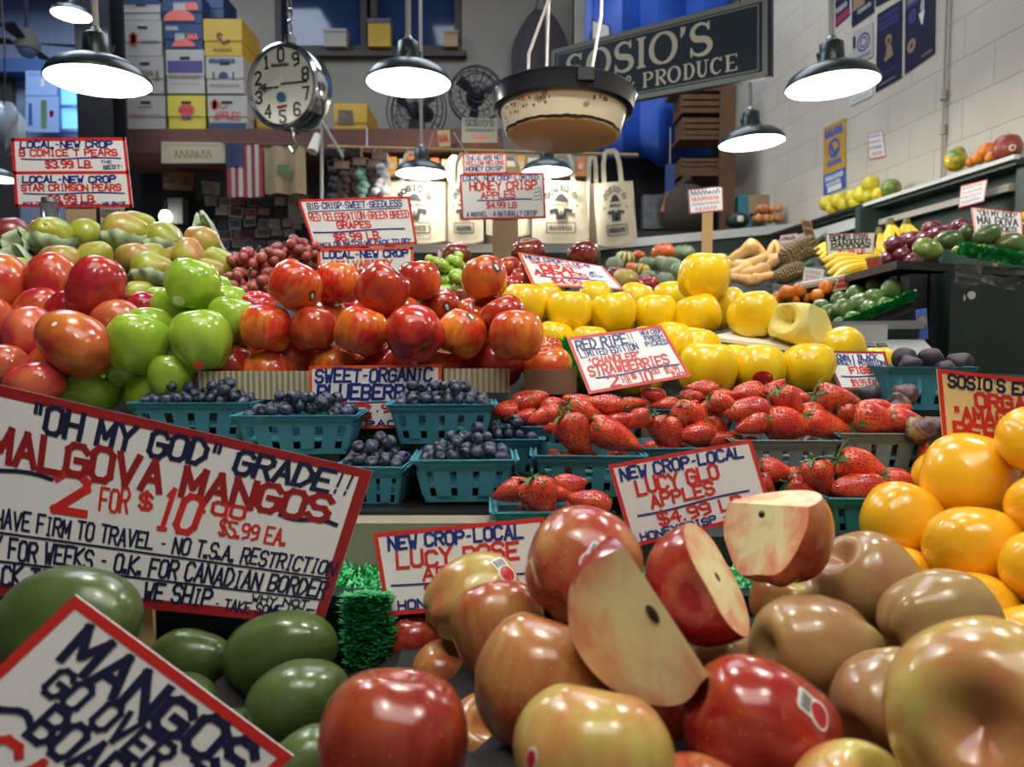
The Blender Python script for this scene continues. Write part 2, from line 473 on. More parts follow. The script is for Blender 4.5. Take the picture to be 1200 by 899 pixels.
        for key, m_ in s.layers.items():
            o = sub('border' if key.startswith('border') else 'lettering', m_, MATS[key.replace('border_', '')])
            if not key.startswith('border'): o['label'] = {'ink_blue': 'dark blue hand lettering', 'ink_red': 'red hand lettering'}.get(key, 'painted hand lettering')
        if stake:                                  # (u, top v, foot z, half width)
            u, v, zf, hw = stake
            t = s.pt(u, v) - s.n * (thick + .004)
            f = Vector((t.x, t.y + .004, zf))
            mbs = MB(); r = Vector((hw, 0, 0)); q = Vector((0, .003, 0))
            mbs.hexa([f - r - q, f + r - q, f + r + q, f - r + q], [t - r - q, t + r - q, t + r + q, t - r + q])
            sub('stake', mbs, MATS[wood])
        return e
def sheet(c, d, bend=0.0):
    """four photo corners tl tr bl br and their distances"""
    if not isinstance(d, (tuple, list)): d = (d,) * 4
    return Sheet(*[at(x, y, z) for (x, y), z in zip(c, d)], bend=bend)
mat('card_white', (238, 238, 236), .35, coat=.3); mat('card_cream', (226, 205, 150), .4, coat=.2); mat('card_grey', (120, 122, 112), .7); mat('card_buff', (196, 186, 158), .7)
mat('ink_blue', (22, 42, 120), .4); mat('ink_navy', (18, 24, 62), .45); mat('ink_red', (205, 40, 36), .4); mat('ink_orange', (232, 84, 36), .4); mat('ink_dark', (40, 44, 44), .5); mat('ink_black', (20, 20, 24), .5)
mat('ink_maroon', (150, 26, 30), .4); mat('ink_pink', (220, 100, 100), .5)
mat('stake_wood', (196, 160, 110), .7, var=.15)
# ---------------------------------------------------------------- room shell
def wall_x(d): return 1.93 + .1035 * (6.6 - d)
def block_wall_mat():
    g = G('painted_block'); co = g.n('TexCoord').outputs['Object']
    sx = g.n('SeparateXYZ', None, Vector=co)
    v = g.n('CombineXYZ', None, X=sx.outputs[1], Y=sx.outputs[2], Z=0.0).outputs[0]
    br = g.n('TexBrick', None, Vector=v, Scale=1.0, Mortar_Size=.005, Brick_Width=.4, Row_Height=.2, Mortar_Smooth=.5)
    nz = g.n('TexNoise', None, Vector=co, Scale=1.6, Detail=5.0).outputs[0]
    c = g.mix(g.rng(nz, .35, .7), lin((206, 199, 184)), lin((190, 182, 166)))
    c = g.mix(g.math('MULTIPLY', br.outputs['Fac'], .35), c, lin((150, 142, 128)))
    g.set(g.b, Base_Color=c, Roughness=.75)
    g.bump(g.math('SUBTRACT', 1.0, br.outputs['Fac']), .5, .006)
    MATS['painted_block'] = g.m
block_wall_mat()
mat('plaster', (150, 144, 132), .85, var=.12, vscale=1.2); mat('far_wall', (142, 156, 182), .8, var=.08, vscale=1.0); mat('floor_concrete', (70, 66, 62), .7, var=.2)
mat('ceiling_grey', (120, 128, 142), .9); mat('steel_dark', (34, 36, 42), .5, metal=.3); mat('beam_brown', (92, 58, 48), .7, var=.15, vscale=5)
mat('dark_green', (34, 58, 50), .5, var=.1, vscale=3); mat('deep_green', (16, 36, 30), .6, var=.1, spec=.2); mat('edge_white', (206, 208, 204), .45); mat('black_plastic', (20, 20, 22), .45)
mat('grey_wood', (142, 134, 116), .85, var=.2, vscale=9, bump=.2); mat('board_dark', (30, 36, 32), .8); mat('wood_tan', (176, 142, 96), .7, var=.2, vscale=5, bump=.1); mat('wood_old', (104, 74, 48), .8, var=.2)
mat('metal_grey', (150, 152, 154), .35, metal=.8); mat('chrome', (220, 222, 226), .12, metal=1); mat('pipe_paint', (184, 178, 166), .6)
def wbox(d0, d1, z0, z1, t0, t1, name, m, parent=None):
    """box along the right-hand wall from depth d0 to d1; t0..t1 is the distance out from the wall"""
    mb = MB(); P = lambda d, t, z: Vector((wall_x(d) - t, d, z))
    mb.hexa([P(d0, t1, z0), P(d0, t0, z0), P(d1, t0, z0), P(d1, t1, z0)], [P(d0, t1, z1), P(d0, t0, z1), P(d1, t0, z1), P(d1, t1, z1)])
    return mb.build(name, MATS[m], parent)
def wall_right():
    a = Vector((wall_x(-2.5), -2.5, 0)); L = 9.5
    ob = MB().box((.1, L / 2, 2.6), (.2, L, 5.2)).build('wall_right', MATS['painted_block'])
    ob.location = a; ob.rotation_euler = (0, 0, math.atan(.1035)); struct(ob)
wall_right()
struct(MB().box((-4.0, 5, -.05), (15, 18, .1)).build('floor', MATS['floor_concrete']))
struct(MB().box((-4.2, 2.4, 5.35), (14.2, 10.0, .1)).build('ceiling', MATS['ceiling_grey']))
struct(MB().box((-5.6, 10.3, 7.35), (11.6, 6.0, .1)).build('ceiling_hall', MATS['ceiling_grey']))
BK = 7.2
xl = at(112, 100, BK).x
# back wall with an opening for the window
wx0, wx1, wz0, wz1 = at(322, 0, BK).x, at(541, 0, BK).x, at(400, 62, BK).z, 5.0
mb = MB()
for (x0, x1, z0, z1) in ((xl, wx0, 0, 5.3), (wx0, wx1, 0, wz0), (wx0, wx1, wz1, 5.3), (wx1, 2.2, 0, 5.3)):
    mb.box(((x0 + x1) / 2, BK + .1, (z0 + z1) / 2), (x1 - x0, .2, z1 - z0))
struct(mb.build('wall_back', MATS['plaster']))
struct(MB().box((-11.2, 5.3, 3.6), (.2, 16, 7.4)).build('wall_left', MATS['far_wall']))
struct(MB().box((-5.6, 13.1, 3.6), (11.4, .2, 7.4)).build('wall_hall', MATS['far_wall']))
struct(MB().box((-4.2, -2.6, 2.65), (14.2, .2, 5.3)).build('wall_front', MATS['plaster']))
mat('glass_night', (40, 62, 100), .08, spec=.6); mat('frame_brown', (66, 58, 54), .6)
def window():
    e = bpy.data.objects.new('window_1', None); COL.objects.link(e); e.location = (wx0, BK, wz0); struct(e)
    w = wx1 - wx0; h = wz1 - wz0
    MB().box((w / 2, .12, h / 2), (w, .01, h)).build('window_pane', MATS['glass_night'], e)
    f = MB()
    for x in (0.03, w * .475, w * .53, w * .99 - .02): f.box((x, .04, h / 2), (.06, .1, h))
    f.box((w / 2, .03, .03), (w, .12, .06)); f.box((w / 2, .0, -.03), (w + .1, .16, .05))
    f.build('window_frame', MATS['frame_brown'], e)
window()
# hall beyond: dark door, blue beam, bright window
mat('beam_blue', (70, 100, 150), .7); mat('door_brown', (64, 58, 54), .7); mat('panel_blue', (150, 180, 226), .7); mat('daylight', (120, 190, 240), .5, emit=1.2)
def hbox(x0, y0, x1, y1, d, t, name, m):
    a, b = at(x0, y0, d), at(x1, y1, d)
    return MB().box(((a.x + b.x) / 2, d + t / 2, (a.z + b.z) / 2), (abs(b.x - a.x), t, abs(b.z - a.z))).build(name, MATS[m])
struct(hbox(-40, 68, 140, 84, 12.6, .4, 'trim_1', 'beam_blue'))
dr = hbox(-25, 86, 22, 330, 12.85, .1, 'door_1', 'door_brown'); struct(dr)
w2 = hbox(68, 97, 93, 150, 12.9, .05, 'window_2', 'daylight'); struct(w2)
fm = MB(); a, b = at(66, 95, 12.8), at(95, 152, 12.8)
for q in (a.z, (a.z + b.z) / 2, b.z): fm.box(((a.x + b.x) / 2, 12.86, q), (b.x - a.x + .08, .06, .05))
for q in (a.x, b.x): fm.box((q, 12.86, (a.z + b.z) / 2), (.05, .06, a.z - b.z))
fm.build('window_frame', MATS['panel_blue'], w2)
# steel column
a, b = at(103, 200, 5.6), at(142, 200, 5.6)
cw = b.x - a.x; cx = (a.x + b.x) / 2
mbc = MB(); mbc.box((cx, 5.6, 2.65), (cw * .16, .2, 5.3))
for s_ in (-1, 1): mbc.box((cx, 5.6 + s_ * .1, 2.65), (cw, .03, 5.3))
o = mbc.build('trim_2', MATS['steel_dark']); struct(o)
# wall pipe with couplings
dpt = 3.78
mbp = MB(); X = wall_x(dpt) - .02
mbp.tube([(X, dpt, 2.2), (X, dpt, 4.6)], .008, 10)
pp = empty('wall_pipe', (0, 0, 0), 'thin painted conduit running up the block wall above the long shelf', 'pipe')
mbp.build('pipe', MATS['pipe_paint'], pp, True)
for (y) in (111, 152):
    z = at(1101, y, dpt).z
    MB().tube([(X, dpt, z - .025), (X, dpt, z + .025)], .017, 10).build('coupling', MATS['pipe_paint'], pp, True)
# ---------------------------------------------------------------- the main stand
def turf_mat():
    g = G('turf'); co = g.n('TexCoord').outputs['Object']
    nz = g.n('TexNoise', None, Vector=co, Scale=60.0, Detail=2.0).outputs[0]
    g.set(g.b, Base_Color=g.mix(g.rng(nz, .3, .7), lin((26, 140, 72)), lin((66, 204, 118))), Roughness=.4)
    MATS['turf'] = g.m
turf_mat()
def turf_mb(P, nu, nv, blade=.018, w=.0035, lean=.4, seed=1):
    """plastic grass over a patch: P(u, v) -> point, many bent blades"""
    r = random.Random(seed); mb = MB()
    vs = [P(i / 6, j / 3) for j in range(4) for i in range(7)]
    mb.add(vs, [(j * 7 + i, j * 7 + i + 1, (j + 1) * 7 + i + 1, (j + 1) * 7 + i) for j in range(3) for i in range(6)])
    for _ in range(nu * nv):
        p = P(r.random(), r.random()); a = r.uniform(0, 6.28); L = blade * r.uniform(.6, 1.15)
        d = Vector((math.cos(a) * lean, math.sin(a) * lean, 1)).normalized(); sd = Vector((-math.sin(a), math.cos(a), 0)) * w / 2
        q = p + d * L * .6; t = p + d * L + Vector((math.cos(a), math.sin(a), -.3)) * L * .3
        mb.add([p - sd, p + sd, q + sd, q - sd, t], [(0, 1, 2, 3), (3, 2, 4)])
    return mb
def turf(P, nu, nv, parent=None, label=None, **k):
    o = turf_mb(P, nu, nv, **k).build('turf_mat', MATS['turf'], parent)
    if not parent: tag(o, label, 'artificial grass')
    else: o['kind'] = 'stuff'
    return o
def quadP(a, b, c, d):
    a, b, c, d = (Vector(x) for x in (a, b, c, d))
    return lambda u, v: a.lerp(b, u).lerp(c.lerp(d, u), v)
def SLZ(d): return 1.272 + (d - 1.08) * .40
stand = empty('produce_stand', (0, .7, 0), 'stepped main produce stand carrying apples, berries and pears', 'stand')
def sp(name, mb, m, smooth=False):
    o = mb.build(name, MATS[m], stand, smooth); o.location = (0, -.7, 0); return o
sp('base', MB().box((-.1, .64, .46), (1.94, .86, .92)).box((-.235, 1.39, .46), (1.63, .64, .92)), 'deep_green')
sp('bin_floor', MB().box((-.42, .40, 1.06), (.64, .56, .03)).box((.375, .40, 1.105), (.95, .56, .03)), 'board_dark')
sp('bin_support', MB().box((-.40, .40, .98), (.58, .5, .13)).box((.375, .40, 1.0), (.9, .5, .18)), 'board_dark')
sp('front_panel', MB().box((.05, .11, .80), (1.62, .025, .36)), 'deep_green')
sp('divider', MB().box((-.03, .694, 1.075), (1.6, .012, .15)).box((-.03, .690, 1.152), (1.6, .022, .012)), 'deep_green')
sp('turf_ledge', MB().box((-.03, .745, 1.03), (1.6, .09, .236)), 'board_dark')
tl_ = turf(quadP((-.8, .705, 1.15), (.75, .705, 1.15), (-.8, .785, 1.15), (.75, .785, 1.15)), 110, 60, stand, blade=.010, seed=3); tl_.location = (0, -.7, 0)
sp('berry_ledge', MB().box((-.50, .86, 1.075), (1.05, .14, .25)), 'grey_wood')
sp('berry_ledge', MB().box((.42, .86, 1.06), (.80, .14, .25)), 'board_dark')
sp('berry_step', MB().box((-.1, 1.0, 1.10), (1.7, .15, .25)), 'board_dark')
bs = MB(); z0, z1 = SLZ(1.08), SLZ(1.72)
bs.hexa([(-1.05, 1.07, .93), (.58, 1.07, .93), (.56, 1.72, .93), (-1.05, 1.72, .93)], [(-1.05, 1.07, z0), (.58, 1.07, z0), (.56, 1.72, z1), (-1.05, 1.72, z1)])
sp('slope_board', bs, 'board_dark')
# green turf strips along the foot of the slope
for (x0, x1, sd) in ((-.78, .30, 5), (.02, .62, 6)):
    zz = SLZ(1.06)
    o = turf(quadP((x0, 1.055, zz - .02), (x1, 1.055, zz - .02), (x0, 1.075, zz + .004), (x1, 1.075, zz + .004)), 100, 16, stand, blade=.017, w=.004, lean=.9, seed=sd); o.location = (0, -.7, 0)
# turf roll between red and yellow apples
a, b, c, d_ = at(640, 425, 1.10), at(690, 455, 1.06), at(645, 398, 1.22), at(700, 405, 1.22)
o = turf(quadP(a, b, c, d_), 60, 60, stand, blade=.014, w=.003, lean=.8, seed=9); o.location = (0, -.7, 0)
# green turf tuft hanging beside the mangoes in front
a, b = at(405, 700, .655), at(452, 698, .655); c, d_ = at(412, 790, .66), at(460, 782, .66)
tf = turf_mb(quadP(a, b, c, d_), 46, 60, blade=.010, w=.004, lean=1.6, seed=11).build('turf_strip', MATS['turf']); tag(tf, 'bright green plastic grass strip standing between green mangoes and red apples', 'artificial grass')
# cardboard tray edges
def corr():
    g = G('corrugated'); co = g.n('TexCoord').outputs['Object']
    w = g.n('TexWave', {'wave_type': 'BANDS', 'bands_direction': 'X'}, Vector=co, Scale=38.0, Distortion=.4).outputs[0]
    g.set(g.b, Base_Color=g.mix(w, lin((150, 138, 108)), lin((206, 198, 168))), Roughness=.8); g.bump(w, .6, .002); MATS['corrugated'] = g.m
corr(); mat('card_brown', (128, 100, 74), .8, var=.1)
def card_edge(x0, y0, x1, y1, d, m, label, h=None):
    a, b, c = at(x0, y0, d), at(x1, y0, d), at(x0, y1, d)
    mb = MB().box(((a.x + b.x) / 2, d, (a.z + c.z) / 2), (b.x - a.x, .006, a.z - c.z)); L = .16
    mb.box(((a.x + b.x) / 2, d + L / 2, c.z + .004 + L * .2), (b.x - a.x, L, .003), Matrix.Rotation(math.atan(.4), 3, 'X'))
    tag(mb.build('cardboard_tray', MATS[m]), label, 'tray')
card_edge(234, 435, 462, 468, 1.045, 'corrugated', 'long corrugated cardboard tray front below the red-orange apples')
card_edge(520, 432, 597, 460, 1.045, 'corrugated', 'short corrugated cardboard tray front beside the blueberry price sign')
card_edge(614, 433, 676, 462, 1.04, 'card_brown', 'brown cardboard tray front at the end of the red-orange apples')
# ---------------------------------------------------------------- teal pulp baskets
mat('basket_teal', (58, 132, 148), .75, var=.12, vscale=14, bump=.1); mat('basket_pale', (120, 150, 148), .75, var=.1, vscale=14, bump=.1)
def basket_mesh(w, dp, h, m='basket_teal', slots=4):
    mb = MB(); tp = .80; t = .0025
    def corner(sx, sy, z): k = tp + (1 - tp) * z / h; return Vector((sx * w / 2 * k, sy * dp / 2 * k, z))
    for (s0, s1, n) in (((-1, -1), (1, -1), slots), ((1, -1), (1, 1), slots - 1), ((1, 1), (-1, 1), slots), ((-1, 1), (-1, -1), slots - 1)):
        c0b, c1b, c0t, c1t = corner(*s0, 0), corner(*s1, 0), corner(*s0, h), corner(*s1, h)
        mid = (c0b + c1b + c0t + c1t) / 4; out = Vector((mid.x, mid.y, 0)).normalized()
        P = lambda u, v, o=0: c0b.lerp(c1b, u).lerp(c0t.lerp(c1t, u), v) + out * o
        def patch(u0, u1, v0, v1, o0=0, o1=None):
            o1 = o0 if o1 is None else o1
            a, b, c, d = P(u0, v0, o0), P(u1, v0, o0), P(u1, v1, o1), P(u0, v1, o1)
            mb.hexa([a, b, b - out * t, a - out * t], [d, c, c - out * t, d - out * t])
        patch(0, 1, .72, 1, 0); patch(-.01, 1.01, .90, 1.0, .003, .006); patch(0, 1, 0, .14)
        xs = [0] + [(i + .5) / n for i in range(n)] + [1]
        sw = .035
        for i in range(n + 1):
            u0 = 0 if i == 0 else xs[i] + sw; u1 = 1 if i == n else xs[i + 1] - sw
            patch(u0, u1, .14, .72, .0015 if i % 2 else 0)
    k = tp
    mb.box((0, 0, .002), (w * k, dp * k, .004)); mb.box((0, 0, h * .36), (w * .84, dp * .84, .003))
    return mb.mesh('basket', MATS[m], False)
BM = {}
def basket(px, py, d, w, dp, h, yaw, label, m='basket_teal', group=None):
    """py is the height of the front rim in the photo"""
    k = (round(w, 3), round(dp, 3), round(h, 3), m)
    if k not in BM: BM[k] = basket_mesh(w, dp, h, m, 4 if w < .125 else 5)
    p = at(px, py, d)
    o = bpy.data.objects.new('berry_basket', BM[k]); COL.objects.link(o)
    o.location = (p.x, d + dp / 2, p.z - h); o.rotation_euler = (0, 0, R(yaw))
    tag(o, label, 'basket', group)
    return o
# ---------------------------------------------------------------- blueberries
g = G('blueberry_skin'); co = g.n('TexCoord').outputs['Object']; rn = g.n('ObjectInfo').outputs['Random']
nz = g.n('TexNoise', None, Vector=g.vmath('ADD', co, g.n('CombineXYZ', None, X=g.math('MULTIPLY', rn, 31.0)).outputs[0]), Scale=1.5, Detail=4.0).outputs[0]
cc = g.mix(g.rng(nz, .38, .66), lin((24, 28, 44)), lin((78, 92, 122)))
zz = g.n('SeparateXYZ', None, Vector=co).outputs[2]
cc = g.mix(g.rng(zz, .60, .72), cc, lin((22, 22, 30)))
hs = g.n('HueSaturation', None, Color=cc); g.set(hs, Value=g.rng(rn, 0.0, 1.0, .7, 1.25)); g.set(g.b, Base_Color=hs.outputs[0], Roughness=.5); MATS['blueberry_skin'] = g.m
def berries(bk, w, dp, h, n, where, r=.0078, top=.95, mound=.012, seed=0, back=True):
    rr = random.Random(seed); its = []
    nx = max(2, int(w * .9 / (r * 1.85))); ny = max(2, int(dp * .88 / (r * 1.85)))
    cells = [(i, j) for j in range(ny) for i in range(nx)]
    rr.shuffle(cells)
    M = Matrix.Translation(bk.location) @ Matrix.Rotation(bk.rotation_euler.z, 4, 'Z')
    def add(x, y, z):
        its.append([M @ Vector((x, y, z)), r * rr.uniform(.85, 1.18)])
    for (i, j) in cells[:n]:
        x = ((i + .5) / nx - .5) * w * .88 + rr.uniform(-.2, .2) * r; y = ((j + .5) / ny - .5) * dp * .86 + rr.uniform(-.2, .2) * r
        add(x, y, h * top + mound * (1 - (2 * x / w) ** 2) * (1 - (2 * y / dp) ** 2) + rr.uniform(-.15, .35) * r)
    for _ in range(n // 4):
        x, y = rr.uniform(-.3, .3) * w, rr.uniform(-.3, .3) * dp
        add(x, y, h * top + mound + r * 1.35 + rr.uniform(-.3, .3) * r)
    for _ in range(14):
        for i in range(len(its)):
            for j in range(i):
                dv = its[i][0] - its[j][0]; mn = (its[i][1] + its[j][1]) * .97; L = dv.length
                if 1e-6 < L < mn: dv = dv / L * (mn - L) * .5; its[i][0] += dv; its[j][0] -= dv
    for p, q in its:
        o = put('blueberry', 'blueberry', 0, MATS['blueberry_skin'], p, q, (rr.uniform(-1, 1), rr.uniform(-1.2, .6), rr.uniform(-.2, 1)))
        tag(o, 'dusty dark blue blueberry heaped in ' + where, 'blueberry', 'blueberries in ' + where)
BB = [  # rim px, py, d, width, depth, yaw, berries, words
    (222, 472, .995, .165, .075, 1, 34, 'the teal basket furthest toward the green apples'),
    (344, 487, .935, .158, .085, 3, 36, 'the wide teal basket beside the big mango sign'),
    (515, 474, .93, .135, .09, 3, 40, 'the topmost teal basket under the blueberry sign'),
    (543, 539, .85, .118, .085, 2, 34, 'the teal basket resting on the grey ledge'),
    (436, 547, .86, .082, .085, -4, 26, 'the narrow teal basket tucked behind the mango sign corner'),
    (588, 515, .94, .10, .08, 4, 24, 'the teal basket squeezed beside the strawberries'),
]
for i, (px, py, d, w, dp, yaw, n, where) in enumerate(BB):
    h = .052
    b = basket(px, py, d, w, dp, h, yaw, {0: 'teal pulp basket of blueberries beneath the green apples', 1: 'wide teal pulp basket of blueberries next to the big mango sign',
        2: 'teal basket of blueberries stacked highest, under the blueberry price sign', 3: 'teal basket of blueberries standing on the grey wooden ledge',
        4: 'narrow teal basket of blueberries half behind the big mango sign', 5: 'teal basket of blueberries wedged next to the first strawberries'}[i])
    berries(b, w, dp, h, n, where, seed=i + 3)
    if i in (0, 1, 2, 5):
        s = MB(); z0 = 1.2 if d < .92 else 1.22
        s.box((b.location.x, b.location.y, (b.location.z + z0) / 2), (w * .7, dp * .7, b.location.z - z0 - .002))
        tag(s.build('riser_crate', MATS['black_plastic']), 'black riser crate carrying ' + where, 'crate')
tag(MB().box((at(520, 590, .84).x - .02, .885, 1.2025), (.36, .115, .004)).build('black_tray', MATS['black_plastic']), 'flat black tray on the grey ledge under the blueberry baskets', 'tray')
# ---------------------------------------------------------------- fruit skins
fruit('apple_lucy', (196, 150, 84), (168, 66, 46), .44, .22, .45, 5, (236, 206, 150), .07, 9, .22)
fruit('apple_lucy_red', (178, 84, 50), (142, 26, 26), .40, .2, .4, 5, (226, 170, 110), .06, 9, .2)
fruit('apple_lucy_pale', (192, 178, 92), (194, 112, 72), .56, .2, .45, 4, (222, 204, 150), .06, 10, .22)
fruit('apple_tan', (164, 138, 82), (154, 110, 78), .5, .25, .5, 4, (206, 184, 140), .05, 11, .25)
fruit('apple_flame', (224, 144, 44), (194, 50, 30), .43, .2, .5, 6, (240, 200, 120), .04, 12, .18)
fruit('apple_flame_red', (206, 80, 34), (152, 22, 26), .40, .2, .42, 6, (236, 180, 110), .04, 12, .18)
fruit('apple_green', (126, 166, 34), (156, 188, 62), .5, .2, .15, 3, (196, 216, 130), .05, 10, .18, val=.08)
fruit('apple_yellow', (242, 206, 18), (232, 186, 16), .55, .2, .15, 3, (170, 120, 30), .03, 7, .25, val=.06)
fruit('apple_dark', (130, 100, 50), (112, 22, 28), .36, .2, .4, 5, None, rough=.18)
fruit('mango_green', (56, 78, 36), (84, 104, 50), .5, .25, .1, 3, (132, 150, 96), .05, 22, .28, third=(70, 84, 42))
fruit('mango_red', (206, 122, 48), (168, 34, 38), .41, .22, .35, 2, (236, 190, 130), .03, 20, .2)
fruit('mango_red_deep', (200, 80, 40), (140, 14, 32), .36, .2, .3, 2, (226, 160, 120), .03, 20, .18)
fruit('mango_pink', (206, 120, 76), (186, 56, 52), .46, .2, .3, 2, (236, 190, 140), .03, 20, .2)
fruit('mango_mixed', (168, 176, 60), (66, 104, 50), .5, .25, .15, 2, None, rough=.25)
fruit('persimmon_skin', (248, 188, 34), (242, 172, 22), .55, .25, .1, 3, None, rough=.22, third=None, val=.05, coat=.3)
fruit('pear_skin', (154, 160, 48), (164, 122, 60), .62, .14, .2, 2, (120, 110, 50), .025, 26, .4, val=.08)
fruit('pear_blush', (156, 158, 54), (176, 110, 66), .53, .14, .2, 2, (120, 110, 50), .025, 26, .4, val=.08)
fruit('pear_red', (120, 40, 44), (90, 20, 34), .5, .2, .2, 2, None, rough=.35)
fruit('grape_red', (166, 80, 64), (122, 46, 50), .5, .3, .1, 2, None, rough=.4, val=.2)
fruit('grape_green', (170, 198, 84), (142, 176, 60), .5, .3, .1, 2, None, rough=.35)
fruit('fig_skin', (52, 34, 46), (34, 28, 40), .5, .2, .5, 5, None, rough=.55, val=.2, coat=0)
fruit('fig_mixed', (170, 150, 80), (74, 40, 56), .40, .15, .6, 6, None, rough=.5, coat=0)
fruit('pumpkin_skin', (226, 100, 24), (206, 80, 20), .5, .2, .1, 3, None, rough=.4)
fruit('gourd_green', (70, 96, 60), (120, 140, 96), .5, .2, .5, 4, None, rough=.5)
fruit('melon_skin', (142, 152, 116), (112, 128, 96), .5, .2, .2, 4, None, rough=.7, coat=0)
fruit('butternut_skin', (222, 178, 108), (206, 154, 84), .5, .3, .1, 2, None, rough=.55, coat=0)
fruit('lime_skin', (74, 106, 50), (110, 140, 70), .5, .2, .1, 3, None, rough=.3)
fruit('orange_skin', (232, 138, 30), (220, 116, 20), .5, .2, .1, 3, None, rough=.4)
fruit('lemon_skin', (226, 204, 40), (198, 190, 50), .5, .2, .1, 3, None, rough=.35)
fruit('onion_red', (74, 14, 34), (104, 24, 46), .5, .2, .3, 6, None, rough=.25)
fruit('onion_yellow', (214, 128, 66), (226, 160, 100), .5, .2, .3, 6, None, rough=.35)
fruit('papaya_skin', (226, 180, 40), (90, 130, 50), .5, .12, .1, 2, None, rough=.3)
fruit('pomegranate_skin', (176, 84, 60), (150, 50, 44), .5, .2, .1, 3, None, rough=.4)
fruit('zucchini_yellow', (236, 170, 30), (226, 150, 20), .5, .2, .1, 3, None, rough=.3)
# strawberries: seed pits in rows
g = G('strawberry_skin'); co = g.n('TexCoord').outputs['Object']; rn = g.n('ObjectInfo').outputs['Random']
vo = g.n('TexVoronoi', None, Vector=g.vmath('MULTIPLY', co, (1, 1, .8)), Scale=7.0, Randomness=.3).outputs['Distance']
nz = g.n('TexNoise', None, Vector=g.vmath('ADD', co, g.n('CombineXYZ', None, X=g.math('MULTIPLY', rn, 31.0)).outputs[0]), Scale=1.1, Detail=2.0).outputs[0]
cb = g.mix(g.rng(nz, .35, .7), lin((190, 30, 30)), lin((224, 84, 42)))
z = g.n('SeparateXYZ', None, Vector=co).outputs[2]
cb = g.mix(g.rng(z, .8, 1.35, 0.0, .55), cb, lin((232, 150, 90)))
cb = g.mix(g.rng(vo, .08, .17, .8, 0.0), cb, lin((236, 178, 96)))
hs = g.n('HueSaturation', None, Color=cb); g.set(hs, Value=g.rng(rn, 0.0, 1.0, .82, 1.12)); g.set(g.b, Base_Color=hs.outputs[0], Roughness=.34)
g.b.inputs['Coat Weight'].default_value = .2
g.bump(g.rng(vo, .0, .34), 1.0, .05); MATS['strawberry_skin'] = g.m
mat('calyx_green', (66, 104, 46), .6, var=.25, vscale=3); mat('stem_brown', (84, 62, 36), .8); mat('stem_green', (96, 110, 50), .7)
mat('sticker_white', (226, 224, 216), .35); mat('sticker_red', (176, 34, 40), .35); mat('sticker_grey', (86, 88, 92), .4); mat('sticker_dark', (48, 52, 58), .4); mat('sticker_orange', (222, 100, 40), .4)
# ---------------------------------------------------------------- placing piles
def pile(rows, relax_k=.92, lat=.2):
    """rows of dicts with photo pixel centre, width in pixels and distance; parted along the line of sight where they meet"""
    its = [[at(*q['p'], q['d']), sz(q['w'], q['d']) / 2] for q in rows]
    relax(its, 50, lat, relax_k)
    out = []
    for q, (pos, r) in zip(rows, its):
        if q.get('dmin') and pos.y < q['dmin']: c = Vector((0, 0, ZC)); pos = c + (pos - c) * (q['dmin'] / pos.y)
        r = sz(q['w'], pos.y) / 2
        o = put(q['name'], q['shape'], q.get('v', 0), MATS[q['m']], pos, r, q.get('dir'), q.get('spin'), scale=q.get('sc', (1, 1, 1)))
        tag(o, q['label'], q['cat'], q.get('group'))
        out.append(o)
    return out
def F_(name, shape, m, p, w, d, label, dir=None, v=0, cat=None, spin=None, sc=(1, 1, 1), group=None):
    return dict(name=name, shape=shape, m=m, p=p, w=w, d=d, label=label, dir=dir, v=v, cat=cat or name.split('_')[-1], spin=spin, sc=sc, group=group)
